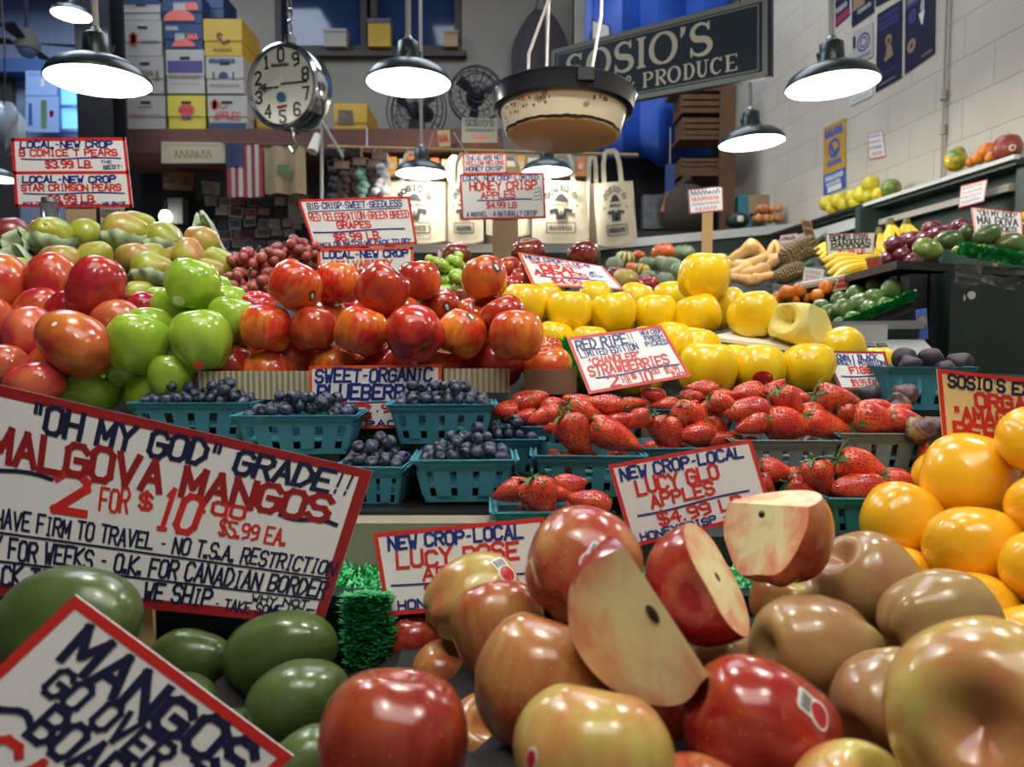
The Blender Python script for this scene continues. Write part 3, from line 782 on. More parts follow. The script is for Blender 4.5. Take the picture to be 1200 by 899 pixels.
# ---- front bin: red apples
A = lambda *a, **k: F_('apple', *a, **k)
front = [
    A('apple', 'apple_lucy_red', (461, 868), 182, .40, 'very large deep red apple in front, touching the green mangoes', dir=(.1, .3, 1), v=1),
    A('apple', 'apple_lucy_pale', (697, 892), 194, .37, 'pale greenish-pink apple in front with a round red sticker at its lower edge', dir=(.2, .5, 1), v=0),
    A('apple', 'apple_lucy', (637, 800), 166, .455, 'orange-red apple leaning between the pale front apple and the apple pile', dir=(.3, .35, 1), v=2),
    A('tall_apple', 'apple_lucy', (585, 738), 112, .56, 'pinkish red apple under the apple with the tall white sticker', dir=(-.2, .4, 1), v=1),
    A('long_apple', 'apple_lucy_pale', (556, 701), 100, .62, 'elongated apple with yellow-green end and white and red sticker, before the pink rose sign', dir=(.85, .25, .35), v=1),
    A('apple', 'apple_lucy', (683, 664), 138, .53, 'big round apple crowning the pile, white barcode sticker behind the cut wedge', dir=(.55, .75, .55), v=2),
    A('apple', 'apple_lucy_red', (487, 752), 62, .67, 'small red apple in shade beside the green grass strip', v=1),
    A('apple', 'apple_lucy', (520, 790), 80, .61, 'orange apple glimpsed behind the very large deep red apple', v=2),
    A('apple', 'apple_lucy', (572, 868), 110, .50, 'speckled pink apple in the gap right of the very large red one', v=0),
    A('long_apple', 'apple_lucy_red', (895, 858), 158, .41, 'glossy red apple with a white-edged red oval sticker on its shoulder', dir=(-.9, .1, .42), v=0),
    A('apple', 'apple_lucy_pale', (1166, 848), 246, .34, 'huge greenish-pink apple showing its deep stem hollow at the frame corner', dir=(-.60, -.62, .30), v=1),
    A('apple', 'apple_lucy_pale', (1000, 950), 160, .36, 'yellow-red apple top peeking up between sticker apple and huge greenish apple', v=2),
    A('apple', 'apple_lucy', (812, 955), 145, .37, 'reddish apple top barely rising at the lower edge below the sticker apple', v=0),
    A('long_apple', 'apple_tan', (958, 770), 124, .50, 'long tan apple lying with its stem hollow toward the cut wedge', dir=(-.9, -.25, .12), v=1, sc=(1, 1, 1.08)),
    A('apple', 'apple_tan', (1014, 690), 122, .57, 'brownish tan apple highest among the tan ones, next to the persimmons', dir=(-.6, -.1, .6), v=2, sc=(1, 1, 1.1)),
    A('long_apple', 'apple_tan', (1092, 742), 118, .51, 'rosy tan apple in the tan group nearest the persimmons', dir=(.9, .2, .25), v=0),
    A('long_apple', 'apple_tan', (1040, 820), 116, .44, 'tan apple tilted steeply against the huge greenish apple', dir=(-.65, -.35, -.3), v=1),
    A('apple', 'apple_lucy_pale', (930, 705), 90, .60, 'olive green apple wedged behind the half-cut red apple', v=1),
    A('apple', 'apple_tan', (850, 775), 88, .53, 'shaded yellow-brown apple beneath the half-cut red apple', v=0),
    A('apple', 'apple_lucy_red', (770, 830), 84, .50, 'dark red apple in the hollow under the big cut wedge', v=2),
    A('apple', 'apple_lucy', (735, 775), 90, .52, 'red-orange apple hidden behind the big cut wedge', v=1),
    A('apple', 'apple_lucy', (800, 745), 90, .60, 'red apple deep in the pile behind both cut pieces', v=1),
    A('apple', 'apple_tan', (900, 800), 80, .52, 'tan apple in shade behind the glossy sticker apple', v=1),
    A('apple', 'apple_tan', (985, 850), 90, .47, 'dim tan apple low between the sticker apple and the tilted tan one', v=2),
    A('apple', 'apple_tan', (1080, 800), 80, .50, 'tan apple in the dark behind the huge greenish apple', v=0),
    A('apple', 'apple_lucy_red', (690, 770), 80, .57, 'dark red apple inside the pile under the crowning apple', v=0),
    A('apple', 'apple_lucy', (925, 660), 62, .64, 'orange apple peeping out beneath the upper cut chunk', v=0),
]
fo = pile(front, .90)
stem_on(fo[10], MATS['stem_brown'], .2, .03, .42)
# stickers on the front apples
def two_tone(o, px, py, w, ang=0.0, dia=False):
    r = w / F / 2 * (o.matrix_world.translation.y) / o.scale.x
    s = decal(o, 'sticker', px, py, r, MATS['sticker_white'], 1, 1.0, (0, -.35), .010, ang=ang)
    decal(o, 'sticker_tab', px, py, r, MATS['sticker_white'], .82, .75, (0, .75), .012, parent=o, ang=ang, square=True)['label'] = 'white printed sticker tab'
    q = decal(o, 'print', px, py, r, MATS['sticker_red'], .78, .78, (0, -.38), .020, parent=o, ang=ang); q['label'] = 'red sticker print'
    for k in range(4): decal(o, 'print', px, py, r, MATS['sticker_grey'], .09, .40, (-.5 + k * .32, .85), .022, parent=o, ang=ang, square=True)
two_tone(fo[4], 592, 668, 25, -.1)
two_tone(fo[5], 695, 655, 26, .5)
two_tone(fo[9], 955, 833, 36, -.75)
r_ = 11 / F * fo[1].matrix_world.translation.y / fo[1].scale.x
decal(fo[1], 'sticker', 623, 890, r_, MATS['sticker_white'], .9, 1.2); decal(fo[1], 'print', 623, 890, r_ * .8, MATS['sticker_red'], .9, 1.2, lift=.02)
# ---- cut apples
g = G('apple_flesh'); co = g.n('TexCoord').outputs['Object']
nz = g.n('TexNoise', None, Vector=g.vmath('MULTIPLY', co, (2, 2, 1)), Scale=1.6, Detail=4.0, Distortion=.6).outputs[0]
ln = g.vmath('MULTIPLY', co, (1, 1, .85)); L_ = g.n('VectorMath', {'operation': 'LENGTH'}, i0=ln).outputs['Value']
cf = g.mix(g.rng(g.math('ADD', g.math('MULTIPLY', L_, .55), nz), .74, 1.10), lin((240, 228, 172)), lin((228, 150, 116)))
g.set(g.b, Base_Color=cf, Roughness=.35); MATS['apple_flesh'] = g.m
mat('seed_dark', (52, 34, 24), .4)
def cut_apple(center, r, M, planes, m, label, seeds=(), stem=False, var=0, top=.34):
    vs, fs = blob(apple_fn(1.0, .08, top, .18, .04, .84, var), 56, 40, 5, .04)
    bm = bmesh.new(); bv = [bm.verts.new(v) for v in vs]
    for f in fs: bm.faces.new([bv[i] for i in f])
    bmesh.ops.remove_doubles(bm, verts=bm.verts, dist=1e-4)
    for (co_, no) in planes:
        res = bmesh.ops.bisect_plane(bm, geom=bm.verts[:] + bm.edges[:] + bm.faces[:], plane_co=co_, plane_no=no, clear_outer=True)
        ed = [e for e in res['geom_cut'] if isinstance(e, bmesh.types.BMEdge)]
        fr = bmesh.ops.triangle_fill(bm, edges=ed, use_beauty=True, use_dissolve=False)
        for f in fr['geom']:
            if isinstance(f, bmesh.types.BMFace): f.material_index = 1
    bmesh.ops.recalc_face_normals(bm, faces=bm.faces)
    def sub(k):
        b2 = bm.copy(); bmesh.ops.delete(b2, geom=[f for f in b2.faces if f.material_index != k], context='FACES')
        if k == 0:
            for f in b2.faces: f.smooth = True
        me = bpy.data.meshes.new('cut_apple'); b2.to_mesh(me); b2.free(); me.materials.append(m if k == 0 else MATS['apple_flesh'])
        for p in me.polygons: p.material_index = 0
        return me
    o = bpy.data.objects.new('cut_apple', sub(0)); COL.objects.link(o)
    o.matrix_world = Matrix.Translation(center) @ M.to_4x4() @ Matrix.Diagonal((r, r, r, 1))
    c = bpy.data.objects.new('cut_face', sub(1)); COL.objects.link(c); c.parent = o; c['label'] = 'pale yellow cut flesh'
    for (p, q) in seeds:
        child_mesh(o, 'seed', MB().ell(p, q, 10, 8), MATS['seed_dark'], True, 'dark apple seed')
    if stem: stem_on(o, MATS['stem_green'], .25, .05, .45)
    bm.free()
    return tag(o, label, 'apple')
def frame_from(z, y):
    z = Vector(z).normalized(); y = Vector(y); y = (y - z * y.dot(z)).normalized(); x = y.cross(z)
    return Matrix((x, y, z)).transposed()
# big quarter wedge: cut faces toward the viewer and away up
d = .415
cut_apple(at(782, 722, d), sz(112, d), frame_from((-.54, -.05, .84), (.10, 1, -.22)), [((0, .02, 0), (.03, -1, .02)), ((.03, 0, 0), (1, .2, 0))], MATS['apple_lucy_red'],
    'large cut apple wedge showing pale flesh and one seed, above the pale front apple', [((-.12, .012, .10), (.05, .03, .12))], var=1, top=.12)
d = .49
cut_apple(at(828, 682, d), sz(124, d) / 2 * 1.15, frame_from((-.38, -.88, .10), (.78, -.26, .56)), [((0, .22, 0), (.05, 1, .05))], MATS['apple_lucy_red'],
    'half-cut red apple with crescent of flesh, lying right of the large wedge', [((.0, .215, .08), (.09, .03, .07))], var=0, top=.16)
d = .555
cut_apple(at(908, 621, d), sz(128, d) / 2, Matrix.Identity(3), [((-.30, -.12, .10), (-.84, -.40, .36)), ((0, 0, .52), (-.22, .05, 1))], MATS['apple_lucy'],
    'upper cut apple chunk with pinkish flesh in front of the glo apple sign', [((-.32, -.20, .34), (.06, .06, .07))], var=2, top=.12)
# ---- persimmons
Pm = lambda p, w, d, l, dr=None, v=0: F_('persimmon', 'persimmon', 'persimmon_skin', p, w, d, l, dr or (.1, .1, -1), v)
per = [
    Pm((1060, 612), 93, .72, 'persimmon nearest the strawberries, facing sideways', (.1, .9, -.45), 1),
    Pm((1143, 565), 106, .72, 'upper persimmon directly below the organic persimmon sign', (.5, .6, -.5), 0),
    Pm((1143, 640), 108, .65, 'middle persimmon with a tiny black tip, centre of the persimmon heap', (.05, -.25, -1), 1),
    Pm((1142, 712), 108, .60, 'lower persimmon with black tip beside the tan apples', (-.05, -.22, -1), 0),
    Pm((1222, 598), 96, .63, 'persimmon cut off by the frame, level with the upper persimmon', (.2, -.5, -.8), 0),
    Pm((1226, 668), 104, .58, 'persimmon cut off by the frame, level with the middle persimmon', (.1, -.3, -1), 1),
    Pm((1214, 519), 92, .68, 'topmost persimmon with dry calyx on its crown, by the sign', (-.25, -.35, 1), 0),
    Pm((1072, 672), 74, .69, 'persimmon half buried behind the brownish tan apple', (0, 0, -1), 1),
    Pm((1218, 752), 100, .53, 'lowest persimmon at the frame edge above the huge apple', (.1, -.2, -1), 0),
    Pm((1106, 560), 70, .80, 'persimmon hidden behind the two upper persimmons', (0, .3, -1), 1),
    Pm((1180, 545), 64, .78, 'persimmon glimpsed behind the topmost one', (0, .3, -1), 0),
    Pm((1185, 620), 80, .71, 'persimmon in the shaded middle of the heap', (0, .3, -1), 0),
    Pm((1100, 700), 80, .68, 'persimmon in shade at the foot of the heap', (0, .3, -1), 0),
]
po = pile(per, .94)
mat('persimmon_tip', (30, 22, 12), .7); mat('calyx_dry', (138, 104, 60), .8, var=.2)
for i in (2, 3, 4, 5, 8): child_mesh(po[i], 'tip', MB().ell((0, 0, -.775), (.03, .03, .035), 8, 6), MATS['persimmon_tip'], True, 'tiny black blossom tip')
mbk = MB()
for k in range(4):
    a = k * PI / 2 + .4; ca, sa = math.cos(a), math.sin(a)
    mbk.add([(ca * .08 - sa * .14, sa * .08 + ca * .14, .66), (ca * .08 + sa * .14, sa * .08 - ca * .14, .66), (ca * .34 + sa * .16, sa * .34 - ca * .16, .73), (ca * .46, sa * .46, .74), (ca * .34 - sa * .16, sa * .34 + ca * .16, .73)], [(0, 1, 2, 3, 4)])
mbk.lathe([(.0, .70), (.07, .70), (.06, .62)], 10)
child_mesh(po[6], 'calyx', mbk, MATS['calyx_dry'], False, 'dry brown calyx')
# ---- green mangoes in front
Mg = lambda p, w, d, l, dr, v=0, sc=(1, 1, 1): F_('mango', 'mango', 'mango_green', p, w, d, l, dr, v, sc=sc)
mg = pile([
    Mg((84, 735), 152, .55, 'largest green mango, in front of the big mango sign at its left end', (-.85, .25, -.2), 0),
    Mg((332, 765), 112, .63, 'dark green mango tilted under the right corner of the big sign', (-.8, .2, -.35), 1),
    Mg((346, 820), 106, .55, 'green mango beside the very large red apple', (.85, -.25, .25), 0),
    Mg((222, 778), 84, .66, 'shaded green mango in the gap between two larger mangoes', (-.8, .2, -.3), 2),
    Mg((352, 905), 92, .46, 'green mango low down under the red-bordered corner card', (.6, .2, .3), 1),
    Mg((190, 850), 110, .56, 'green mango behind the corner card', (.5, .5, .3), 1),
    Mg((270, 880), 100, .55, 'green mango hidden between corner card and its neighbours', (.5, .5, -.3), 2),
    Mg((30, 800), 130, .60, 'green mango behind the largest one', (.5, .5, -.3), 0),
], .8)
# dark bin liner bulging up under the front fruit
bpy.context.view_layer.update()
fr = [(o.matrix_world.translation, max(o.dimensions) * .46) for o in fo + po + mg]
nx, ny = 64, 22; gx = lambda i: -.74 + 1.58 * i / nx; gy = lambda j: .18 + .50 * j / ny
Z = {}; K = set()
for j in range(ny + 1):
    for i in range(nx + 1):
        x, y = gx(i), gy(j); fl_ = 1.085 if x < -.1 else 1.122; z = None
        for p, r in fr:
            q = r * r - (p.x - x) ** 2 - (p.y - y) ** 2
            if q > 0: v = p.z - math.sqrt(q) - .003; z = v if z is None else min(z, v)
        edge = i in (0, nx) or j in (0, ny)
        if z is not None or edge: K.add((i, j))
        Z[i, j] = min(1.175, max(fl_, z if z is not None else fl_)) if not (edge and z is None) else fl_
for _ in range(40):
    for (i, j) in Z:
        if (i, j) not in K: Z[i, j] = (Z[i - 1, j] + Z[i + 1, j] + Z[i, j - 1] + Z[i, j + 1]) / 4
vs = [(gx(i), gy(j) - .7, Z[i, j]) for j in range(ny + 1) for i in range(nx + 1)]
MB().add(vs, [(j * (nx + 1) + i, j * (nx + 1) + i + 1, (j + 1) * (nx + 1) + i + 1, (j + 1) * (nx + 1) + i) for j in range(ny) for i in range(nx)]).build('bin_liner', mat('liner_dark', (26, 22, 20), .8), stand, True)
# ---------------------------------------------------------------- middle of the stand
def row_labels(qs, text):
    for i, q in enumerate(sorted(qs, key=lambda q: q['p'][0])): q['label'] = text % ORD[i]
    return qs
# red mangoes by the green apples
RM = [
    ('red_mango', 'mango_red_deep', (112, 338), 66, 1.13, 'deep crimson mango crowning the red mango pile', (.3, .2, 1), 1),
    ('red_mango', 'mango_red', (58, 338), 56, 1.19, 'orange-red mango just left of the crimson one on top', (-.2, .1, 1), 2),
    ('red_mango', 'mango_red', (2, 332), 60, 1.19, 'orange mango at the frame edge in the top row of red mangoes', (-.2, .1, 1), 0),
    ('red_mango', 'mango_red', (-2, 380), 62, 1.14, 'orange mango at the frame edge in the second row of red mangoes', (0, .2, 1), 1),
    ('red_mango', 'mango_red', (42, 366), 56, 1.17, 'orange mango behind the red mango row, partly hidden', (.2, .1, 1), 2),
    ('red_mango', 'mango_pink', (38, 397), 66, 1.09, 'brownish red mango just behind the big pointed mango', (-.2, .1, 1), 0),
    ('red_mango', 'mango_red', (88, 402), 78, 1.02, 'big red and yellow mango with white dot sticker, pointing at green apples', (.75, -.2, -.45), 1),
    ('red_mango', 'mango_red_deep', (78, 374), 58, 1.16, 'red mango half hidden under the crimson top one', (.2, .1, 1), 0),
    ('red_mango', 'mango_pink', (135, 377), 50, 1.11, 'pale pink mango beside the green apples', (.9, .0, .2), 1),
    ('red_mango', 'mango_red_deep', (164, 366), 44, 1.17, 'small dark red mango behind the pale pink one', (.6, .1, .5), 2),
    ('red_mango', 'mango_pink', (40, 450), 56, 1.0, 'flat pinkish red mango lowest, above the big mango sign', (.95, -.1, .1), 1),
    ('red_mango', 'mango_pink', (2, 432), 54, 1.03, 'pink mango lowest at the frame edge above the big sign', (.7, -.1, .3), 0),
    ('red_mango', 'mango_red', (58, 430), 50, 1.06, 'mango in shade below the big pointed one', (.7, .1, .3), 0),
]
rm = pile([F_('mango', s, m, p, w, d, l, dr, v) for s, m, p, w, d, l, dr, v in RM], .88)
rr_ = 3.4 / F * 1.02 / rm[6].scale.x
decal(rm[6], 'sticker', 64, 380, rr_, MATS['sticker_white'])
# green apples
GA = [((225, 335), 61, 1.13, 'bright green apple topping the green pile, with white sticker', (.1, .2, 1)),
 ((163, 410), 70, 1.055, 'front green apple next to the big pointed mango', (.2, .1, 1)),
 ((233, 404), 68, 1.055, 'front green apple with orange sticker beside the red-orange apples', (-.2, .1, 1)),
 ((112, 453), 66, 1.06, 'lowest green apple above the big mango sign', (.6, -.2, .6)),
 ((190, 467), 74, 1.07, 'lowest green apple above the first blueberry basket', (-.3, -.1, 1)),
 ((183, 389), 58, 1.13, 'green apple behind the two front green apples', (0, 0, 1)),
 ((236, 388), 62, 1.13, 'green apple directly behind the one with the orange sticker', (0, 0, 1)),
 ((262, 380), 56, 1.14, 'green apple touching the first red-orange apple', (.2, 0, 1)),
 ((205, 370), 56, 1.15, 'green apple under the topping green apple', (0, 0, 1)),
 ((266, 358), 48, 1.19, 'green apple at the back next to the red grapes', (0, 0, 1)),
 ((190, 362), 50, 1.22, 'green apple at the back above the small dark red mango', (0, 0, 1)),
 ((200, 438), 54, 1.06, 'green apple in shade between the two front ones', (0, 0, 1)),
 ((250, 345), 46, 1.25, 'small green apple furthest back beside the pears', (0, 0, 1)),
 ((145, 430), 50, 1.06, 'green apple in the gap beside the pointed mango', (0, 0, 1))]
ga = pile([dict(A('tall_apple', 'apple_green', p, w, d, l, dir=dr, v=i % 3), dmin=1.05) for i, (p, w, d, l, dr) in enumerate(GA)], .88, .1)
decal(ga[0], 'sticker', 209, 353, 7 / F * 1.12 / ga[0].scale.x, MATS['sticker_white'])
decal(ga[2], 'sticker', 233, 428, 6.5 / F / ga[2].scale.x, MATS['sticker_orange'])
# red-orange apples
TOP = [((346, 335), 62, 1.09, 'apple_flame', (.5, .1, .8)), ((395, 332), 52, 1.16, 'apple_flame', (0, .1, 1)), ((449, 339), 62, 1.09, 'apple_flame_red', (.6, 0, 1)), ((491, 330), 52, 1.17, 'apple_flame_red', (0, 0, 1)), ((568, 326), 54, 1.12, 'apple_flame', (-.3, .1, 1))]
MID = [((312, 385), 60, 1.08, 'apple_flame', (.1, .1, 1)), ((370, 389), 55, 1.08, 'apple_flame_red', (0, .2, 1)), ((424, 388), 62, 1.06, 'apple_flame', (.3, .1, 1)), ((486, 391), 68, 1.03, 'apple_flame_red', (-.45, .65, .7)), ((540, 391), 58, 1.06, 'apple_flame', (.5, .2, 1)), ((605, 393), 64, 1.02, 'apple_flame', (0, .2, 1))]
BACK = [((300, 362), 46, 1.20, 'apple_flame_red', None), ((385, 372), 50, 1.19, 'apple_flame', None), ((412, 366), 44, 1.22, 'apple_flame_red', None), ((470, 372), 52, 1.14, 'apple_flame', None), ((520, 362), 50, 1.2, 'apple_flame_red', None), ((553, 368), 46, 1.2, 'apple_flame', None), ((572, 377), 58, 1.12, 'apple_flame', None), ((590, 372), 54, 1.09, 'apple_flame_red', None), ((548, 350), 34, 1.3, 'apple_dark', None)]
LOW = [((272, 440), 62, 1.09, 'apple_flame_red', None), ((318, 444), 66, 1.09, 'apple_flame', None), ((345, 430), 62, 1.13, 'apple_flame_red', None), ((396, 436), 60, 1.1, 'apple_flame', None), ((424, 437), 54, 1.12, 'apple_flame', None), ((452, 436), 60, 1.1, 'apple_flame_red', None), ((522, 436), 60, 1.1, 'apple_flame', None), ((560, 428), 54, 1.12, 'apple_flame_red', None), ((582, 432), 62, 1.07, 'apple_flame_red', None), ((642, 438), 58, 1.08, 'apple_flame', None), ((640, 418), 40, 1.16, 'apple_flame', None), ((296, 420), 52, 1.16, 'apple_flame', None), ((365, 420), 50, 1.17, 'apple_flame_red', None), ((475, 425), 52, 1.18, 'apple_flame', None)]
qs = []
for nm, L in (('top row of the red-orange apple pile', TOP), ('prominent middle row of the red-orange pile', MID), ('half hidden row behind the middle red-orange apples', BACK), ('lowest layer of red-orange apples behind the cardboard', LOW)):
    qs += row_labels([dict(A('square_apple' if nm[0] in 'tp' else 'apple', m, p, w, d, '', dir=dr, v=i % 3), dmin=1.10 if nm[0] == 'l' else 0) for i, (p, w, d, m, dr) in enumerate([((q[0][0], q[0][1] - (6 if nm[0] == 'l' else 0)),) + q[1:] for q in L])], '%s apple from the mango side in the ' + nm)
fl = pile(qs, .9)
for k, (px, py) in ((0, (366, 347)), (2, (465, 318)), (4, (582, 313)), (9, (552, 371)), (15, (524, 360))):
    o = fl[k]; rr_ = 5 / F * o.matrix_world.translation.y / o.scale.x
    decal(o, 'sticker', px, py, rr_, MATS['sticker_dark'], .8, 1.25, ang=-.5, square=True); decal(o, 'print', px, py, rr_ * .6, MATS['sticker_white'], .6, 1.2, lift=.02, ang=-.5, square=True)
child_mesh(fl[8], 'blossom_end', MB().ell((0, 0, -.80), (.10, .10, .05), 10, 6), MATS['stem_brown'], True, 'brownish blossom end')
# yellow apples
Y1 = [((615, 358), 56, 1.30), ((668, 366), 56, 1.28), ((719, 367), 55, 1.28), ((769, 369), 52, 1.28), ((817, 369), 55, 1.27), ((883, 370), 60, 1.2)]
Y2 = [((640, 352), 44, 1.42), ((697, 350), 44, 1.42), ((745, 352), 44, 1.42), ((786, 350), 42, 1.42), ((851, 362), 52, 1.33)]
Y3 = [((830, 432), 68, 1.10), ((890, 433), 62, 1.10), ((947, 432), 64, 1.10)]
Y4 = [((650, 398), 46, 1.24), ((690, 405), 50, 1.22), ((762, 408), 54, 1.2), ((786, 402), 52, 1.22), ((818, 412), 58, 1.18), ((860, 424), 46, 1.16), ((992, 416), 62, 1.17), ((1015, 425), 50, 1.16), ((700, 430), 56, 1.16), ((750, 440), 56, 1.13)]
ys = []
for nm, L in (('raised row of yellow apples', Y1), ('rear row of yellow apples', Y2), ('front row of yellow apples above the strawberries', Y3), ('lower tucked-in layer of yellow apples', Y4)):
    ys += row_labels([A('square_apple', 'apple_yellow', p, w, d, '', v=i % 3, dir=(rng.uniform(-.3, .3), rng.uniform(0, .3), 1)) for i, (p, w, d) in enumerate(L)], '%s apple from the red apples in the ' + nm)
ys.append(A('square_apple', 'apple_yellow', (825, 325), 60, 1.29, 'single yellow apple perched on top of the yellow row', dir=(.1, 0, 1), v=1))
yo = pile(ys, .9)
decal(yo[12], 'sticker', 894, 443, 10 / F * 1.1 / yo[12].scale.x, MATS['sticker_red'], 1.1, .8); 
for k in (1,): decal(yo[k], 'bruise', 727, 352, .16, MATS['stem_green'], .9, .14, ang=.6)
# pared yellow fruit on a white plate
mat('foam_white', (226, 222, 206), .6)
g = G('quince_flesh'); co = g.n('TexCoord').outputs['Object']; nz = g.n('TexNoise', None, Vector=co, Scale=2.0, Detail=3.0).outputs[0]
g.set(g.b, Base_Color=g.mix(nz, lin((226, 208, 90)), lin((236, 226, 150))), Roughness=.45); MATS['quince_flesh'] = g.m
a, b = at(880, 405, 1.16), at(925, 400, 1.2)
pl = MB()
c0, c1, c2, c3 = at(830, 394, 1.17), at(972, 413, 1.11), at(880, 384, 1.27), at(1006, 396, 1.22)
pl.hexa([c0 - Vector((0, 0, .006)), c1 - Vector((0, 0, .006)), c3 - Vector((0, 0, .006)), c2 - Vector((0, 0, .006))], [c0, c1, c3, c2])
tag(pl.build('foam_plate', MATS['foam_white']), 'white foam plate under the pared yellow fruit', 'plate')
p = at(938, 382, 1.16)
vs, fs = blob(apple_fn(.95, .1, .55, .15, .05, .7, 1), 48, 32, 3, .06)
M = axis_rot((-.75, -.62, .25), .6)
o = MB().add(vs, fs).build('pared_fruit', MATS['quince_flesh'], None, True, 180); r = sz(66, 1.16) / 2
bm = bmesh.new(); bm.from_mesh(o.data)
for co_, no in (((.62, 0, 0), (1, .1, .1)), ((0, .66, 0), (.25, 1, .2)), ((.1, -.74, 0), (.2, -1, 0)), ((-.72, .2, 0), (-1, .2, .1))):
    bmesh.ops.bisect_plane(bm, geom=bm.verts[:] + bm.edges[:] + bm.faces[:], plane_co=co_, plane_no=no, clear_outer=True)
    bmesh.ops.holes_fill(bm, edges=[e for e in bm.edges if e.is_boundary], sides=0)
bmesh.ops.recalc_face_normals(bm, faces=bm.faces); bm.to_mesh(o.data); bm.free(); o.data.set_sharp_from_angle(angle=R(20))
o.matrix_world = Matrix.Translation(p) @ M.to_4x4() @ Matrix.Diagonal((r, r, r * 1.25, 1))
tag(o, 'pared pale yellow fruit with hollow core on the white foam plate', 'fruit')
child_mesh(o, 'core_hollow', MB().ell((0, 0, .36), (.13, .13, .06), 12, 8), mat('core_brown', (92, 76, 40), .8), True, 'dark hollow core')
# ---- pears with tissue wraps
PR = [((57, 281), 52, 1.50, 'pear_skin', (.3, -.75, .3), 'green pear in tissue, first in the top row of pears'), ((103, 276), 42, 1.55, 'pear_skin', (.05, .8, .35), 'upright yellow-green pear second in the top row'),
 ((148, 274), 52, 1.50, 'pear_blush', (.9, -.2, .2), 'brown-tinged pear in tissue in the middle of the top row'), ((160, 268), 44, 1.6, 'pear_skin', (.6, .3, .3), 'yellow pear behind the brown-tinged one'),
 ((193, 283), 46, 1.52, 'pear_skin', (.7, -.5, -.3), 'yellow pear with its dimple showing, fourth in the top row'), ((236, 284), 42, 1.48, 'pear_blush', (-.6, .2, .6), 'blushed pear ending the top row before torn tissue')]
P2 = [((76, 308), 46), ((118, 305), 40), ((145, 316), 46), ((160, 303), 40), ((178, 303), 36), ((206, 306), 44), ((222, 300), 40), ((254, 312), 44), ((90, 318), 40), ((246, 320), 40)]
pq = [F_('pear', 'fat_pear', m, p, w, d, l, dr, 0) for p, w, d, m, dr, l in PR]
pq += row_labels([F_('pear', 'fat_pear', 'pear_skin' if i % 3 else 'pear_blush', p, w, 1.40 + .02 * (i % 3), '', (rng.uniform(-.8, .8), rng.uniform(-.3, .3), .3), 0) for i, (p, w) in enumerate(P2)], '%s pear from the red pears in the second row')
pq.append(F_('pear', 'fat_pear', 'pear_skin', (180, 317), 46, 1.33, 'pear with white and blue sticker wrapped in tissue behind the green apples', (.9, 0, .1), 0))
pq += row_labels([F_('pear', 'fat_pear', 'pear_red', p, w, 1.50, '', (rng.uniform(-.8, .8), 0, .4), 0) for p, w in (((14, 283), 44), ((38, 303), 42), ((46, 310), 40), ((4, 305), 40))], '%s dark red pear at the end of the pear heap')
pq.append(F_('pear', 'fat_pear', 'pear_skin', (18, 318), 36, 1.36, 'green pear low beside the red pears under torn tissue', (.6, 0, .5), 0))
pq.append(F_('pear', 'fat_pear', 'pear_skin', (163, 345), 36, 1.30, 'green pear squeezed behind the small dark red mango', (.6, 0, .5), 0))
pe = pile(pq, .86)
decal(pe[16], 'sticker', 176, 318, 5 / F * 1.33 / pe[16].scale.x, MATS['sticker_white'])
g = G('tissue'); co = g.n('TexCoord').outputs['Object']; nz = g.n('TexNoise', None, Vector=co, Scale=3.0, Detail=4.0).outputs[0]
g.set(g.b, Base_Color=g.mix(nz, lin((126, 150, 112)), lin((196, 212, 172))), Roughness=.6); g.b.inputs['Transmission Weight'].default_value = .0; g.bump(nz, .8, .3); MATS['tissue'] = g.m
def wrap(o, label, z0=-1.0, z1=.05, tilt=(0, 0, 1)):
    """crumpled tissue cup round the lower half of a pear"""
    p = o.matrix_world.translation; r = o.scale.x; rr = random.Random(label); mb = MB(); n = 40; vs = []; L = 7
    for j in range(L):
        f = j / (L - 1)
        for k in range(n):
            a = 2 * PI * k / n; q = math.sin(PI * (.08 + .47 * f)) * 1.12 * (1 + .05 * math.sin(9 * a + 3 * f) + rr.uniform(-.02, .02))
            z = -1.02 + .98 * f + (.1 * math.sin(3 * a) + rr.uniform(-.05, .05)) * f
            vs.append((q * math.cos(a) * r, q * math.sin(a) * r, z * r))
    fs = [(j * n + k, j * n + (k + 1) % n, (j + 1) * n + (k + 1) % n, (j + 1) * n + k) for j in range(L - 1) for k in range(n)]
    w = mb.add(vs, fs).build('tissue_wrap', MATS['tissue'], None, True, 60); w.location = p
    tag(w, label, 'tissue paper')
wrap(pe[0], 'green tissue cup around the first top-row pear'); wrap(pe[2], 'green tissue cup around the brown-tinged middle pear'); wrap(pe[4], 'green tissue cup around the dimpled yellow pear'); wrap(pe[16], 'dark green tissue cup under the stickered pear')
def torn(px, py, d, w, h, label, lean=0.0):
    mb = MB(); n = 10; rr = random.Random(label); p = at(px, py, d); W, H = sz(w, d), sz(h, d); vs = []
    for j in range(n + 1):
        for i in range(n + 1):
            u, v = i / n - .5, j / n
            k = 1 - .5 * v * v
            vs.append((u * W * k + lean * H * (1 - v) * 0 + lean * H * v, .02 * math.sin(u * 7 + v * 4) + rr.uniform(-.003, .003), v * H + .012 * math.sin(u * 9)))
    fs = [(j * (n + 1) + i, j * (n + 1) + i + 1, (j + 1) * (n + 1) + i + 1, (j + 1) * (n + 1) + i) for j in range(n) for i in range(n)]
    o = mb.add(vs, fs).build('tissue_wrap', MATS['tissue'], None, True, 60); o.location = p
    md = o.modifiers.new('thick', 'SOLIDIFY'); md.thickness = .0008
    tag(o, label, 'tissue paper')
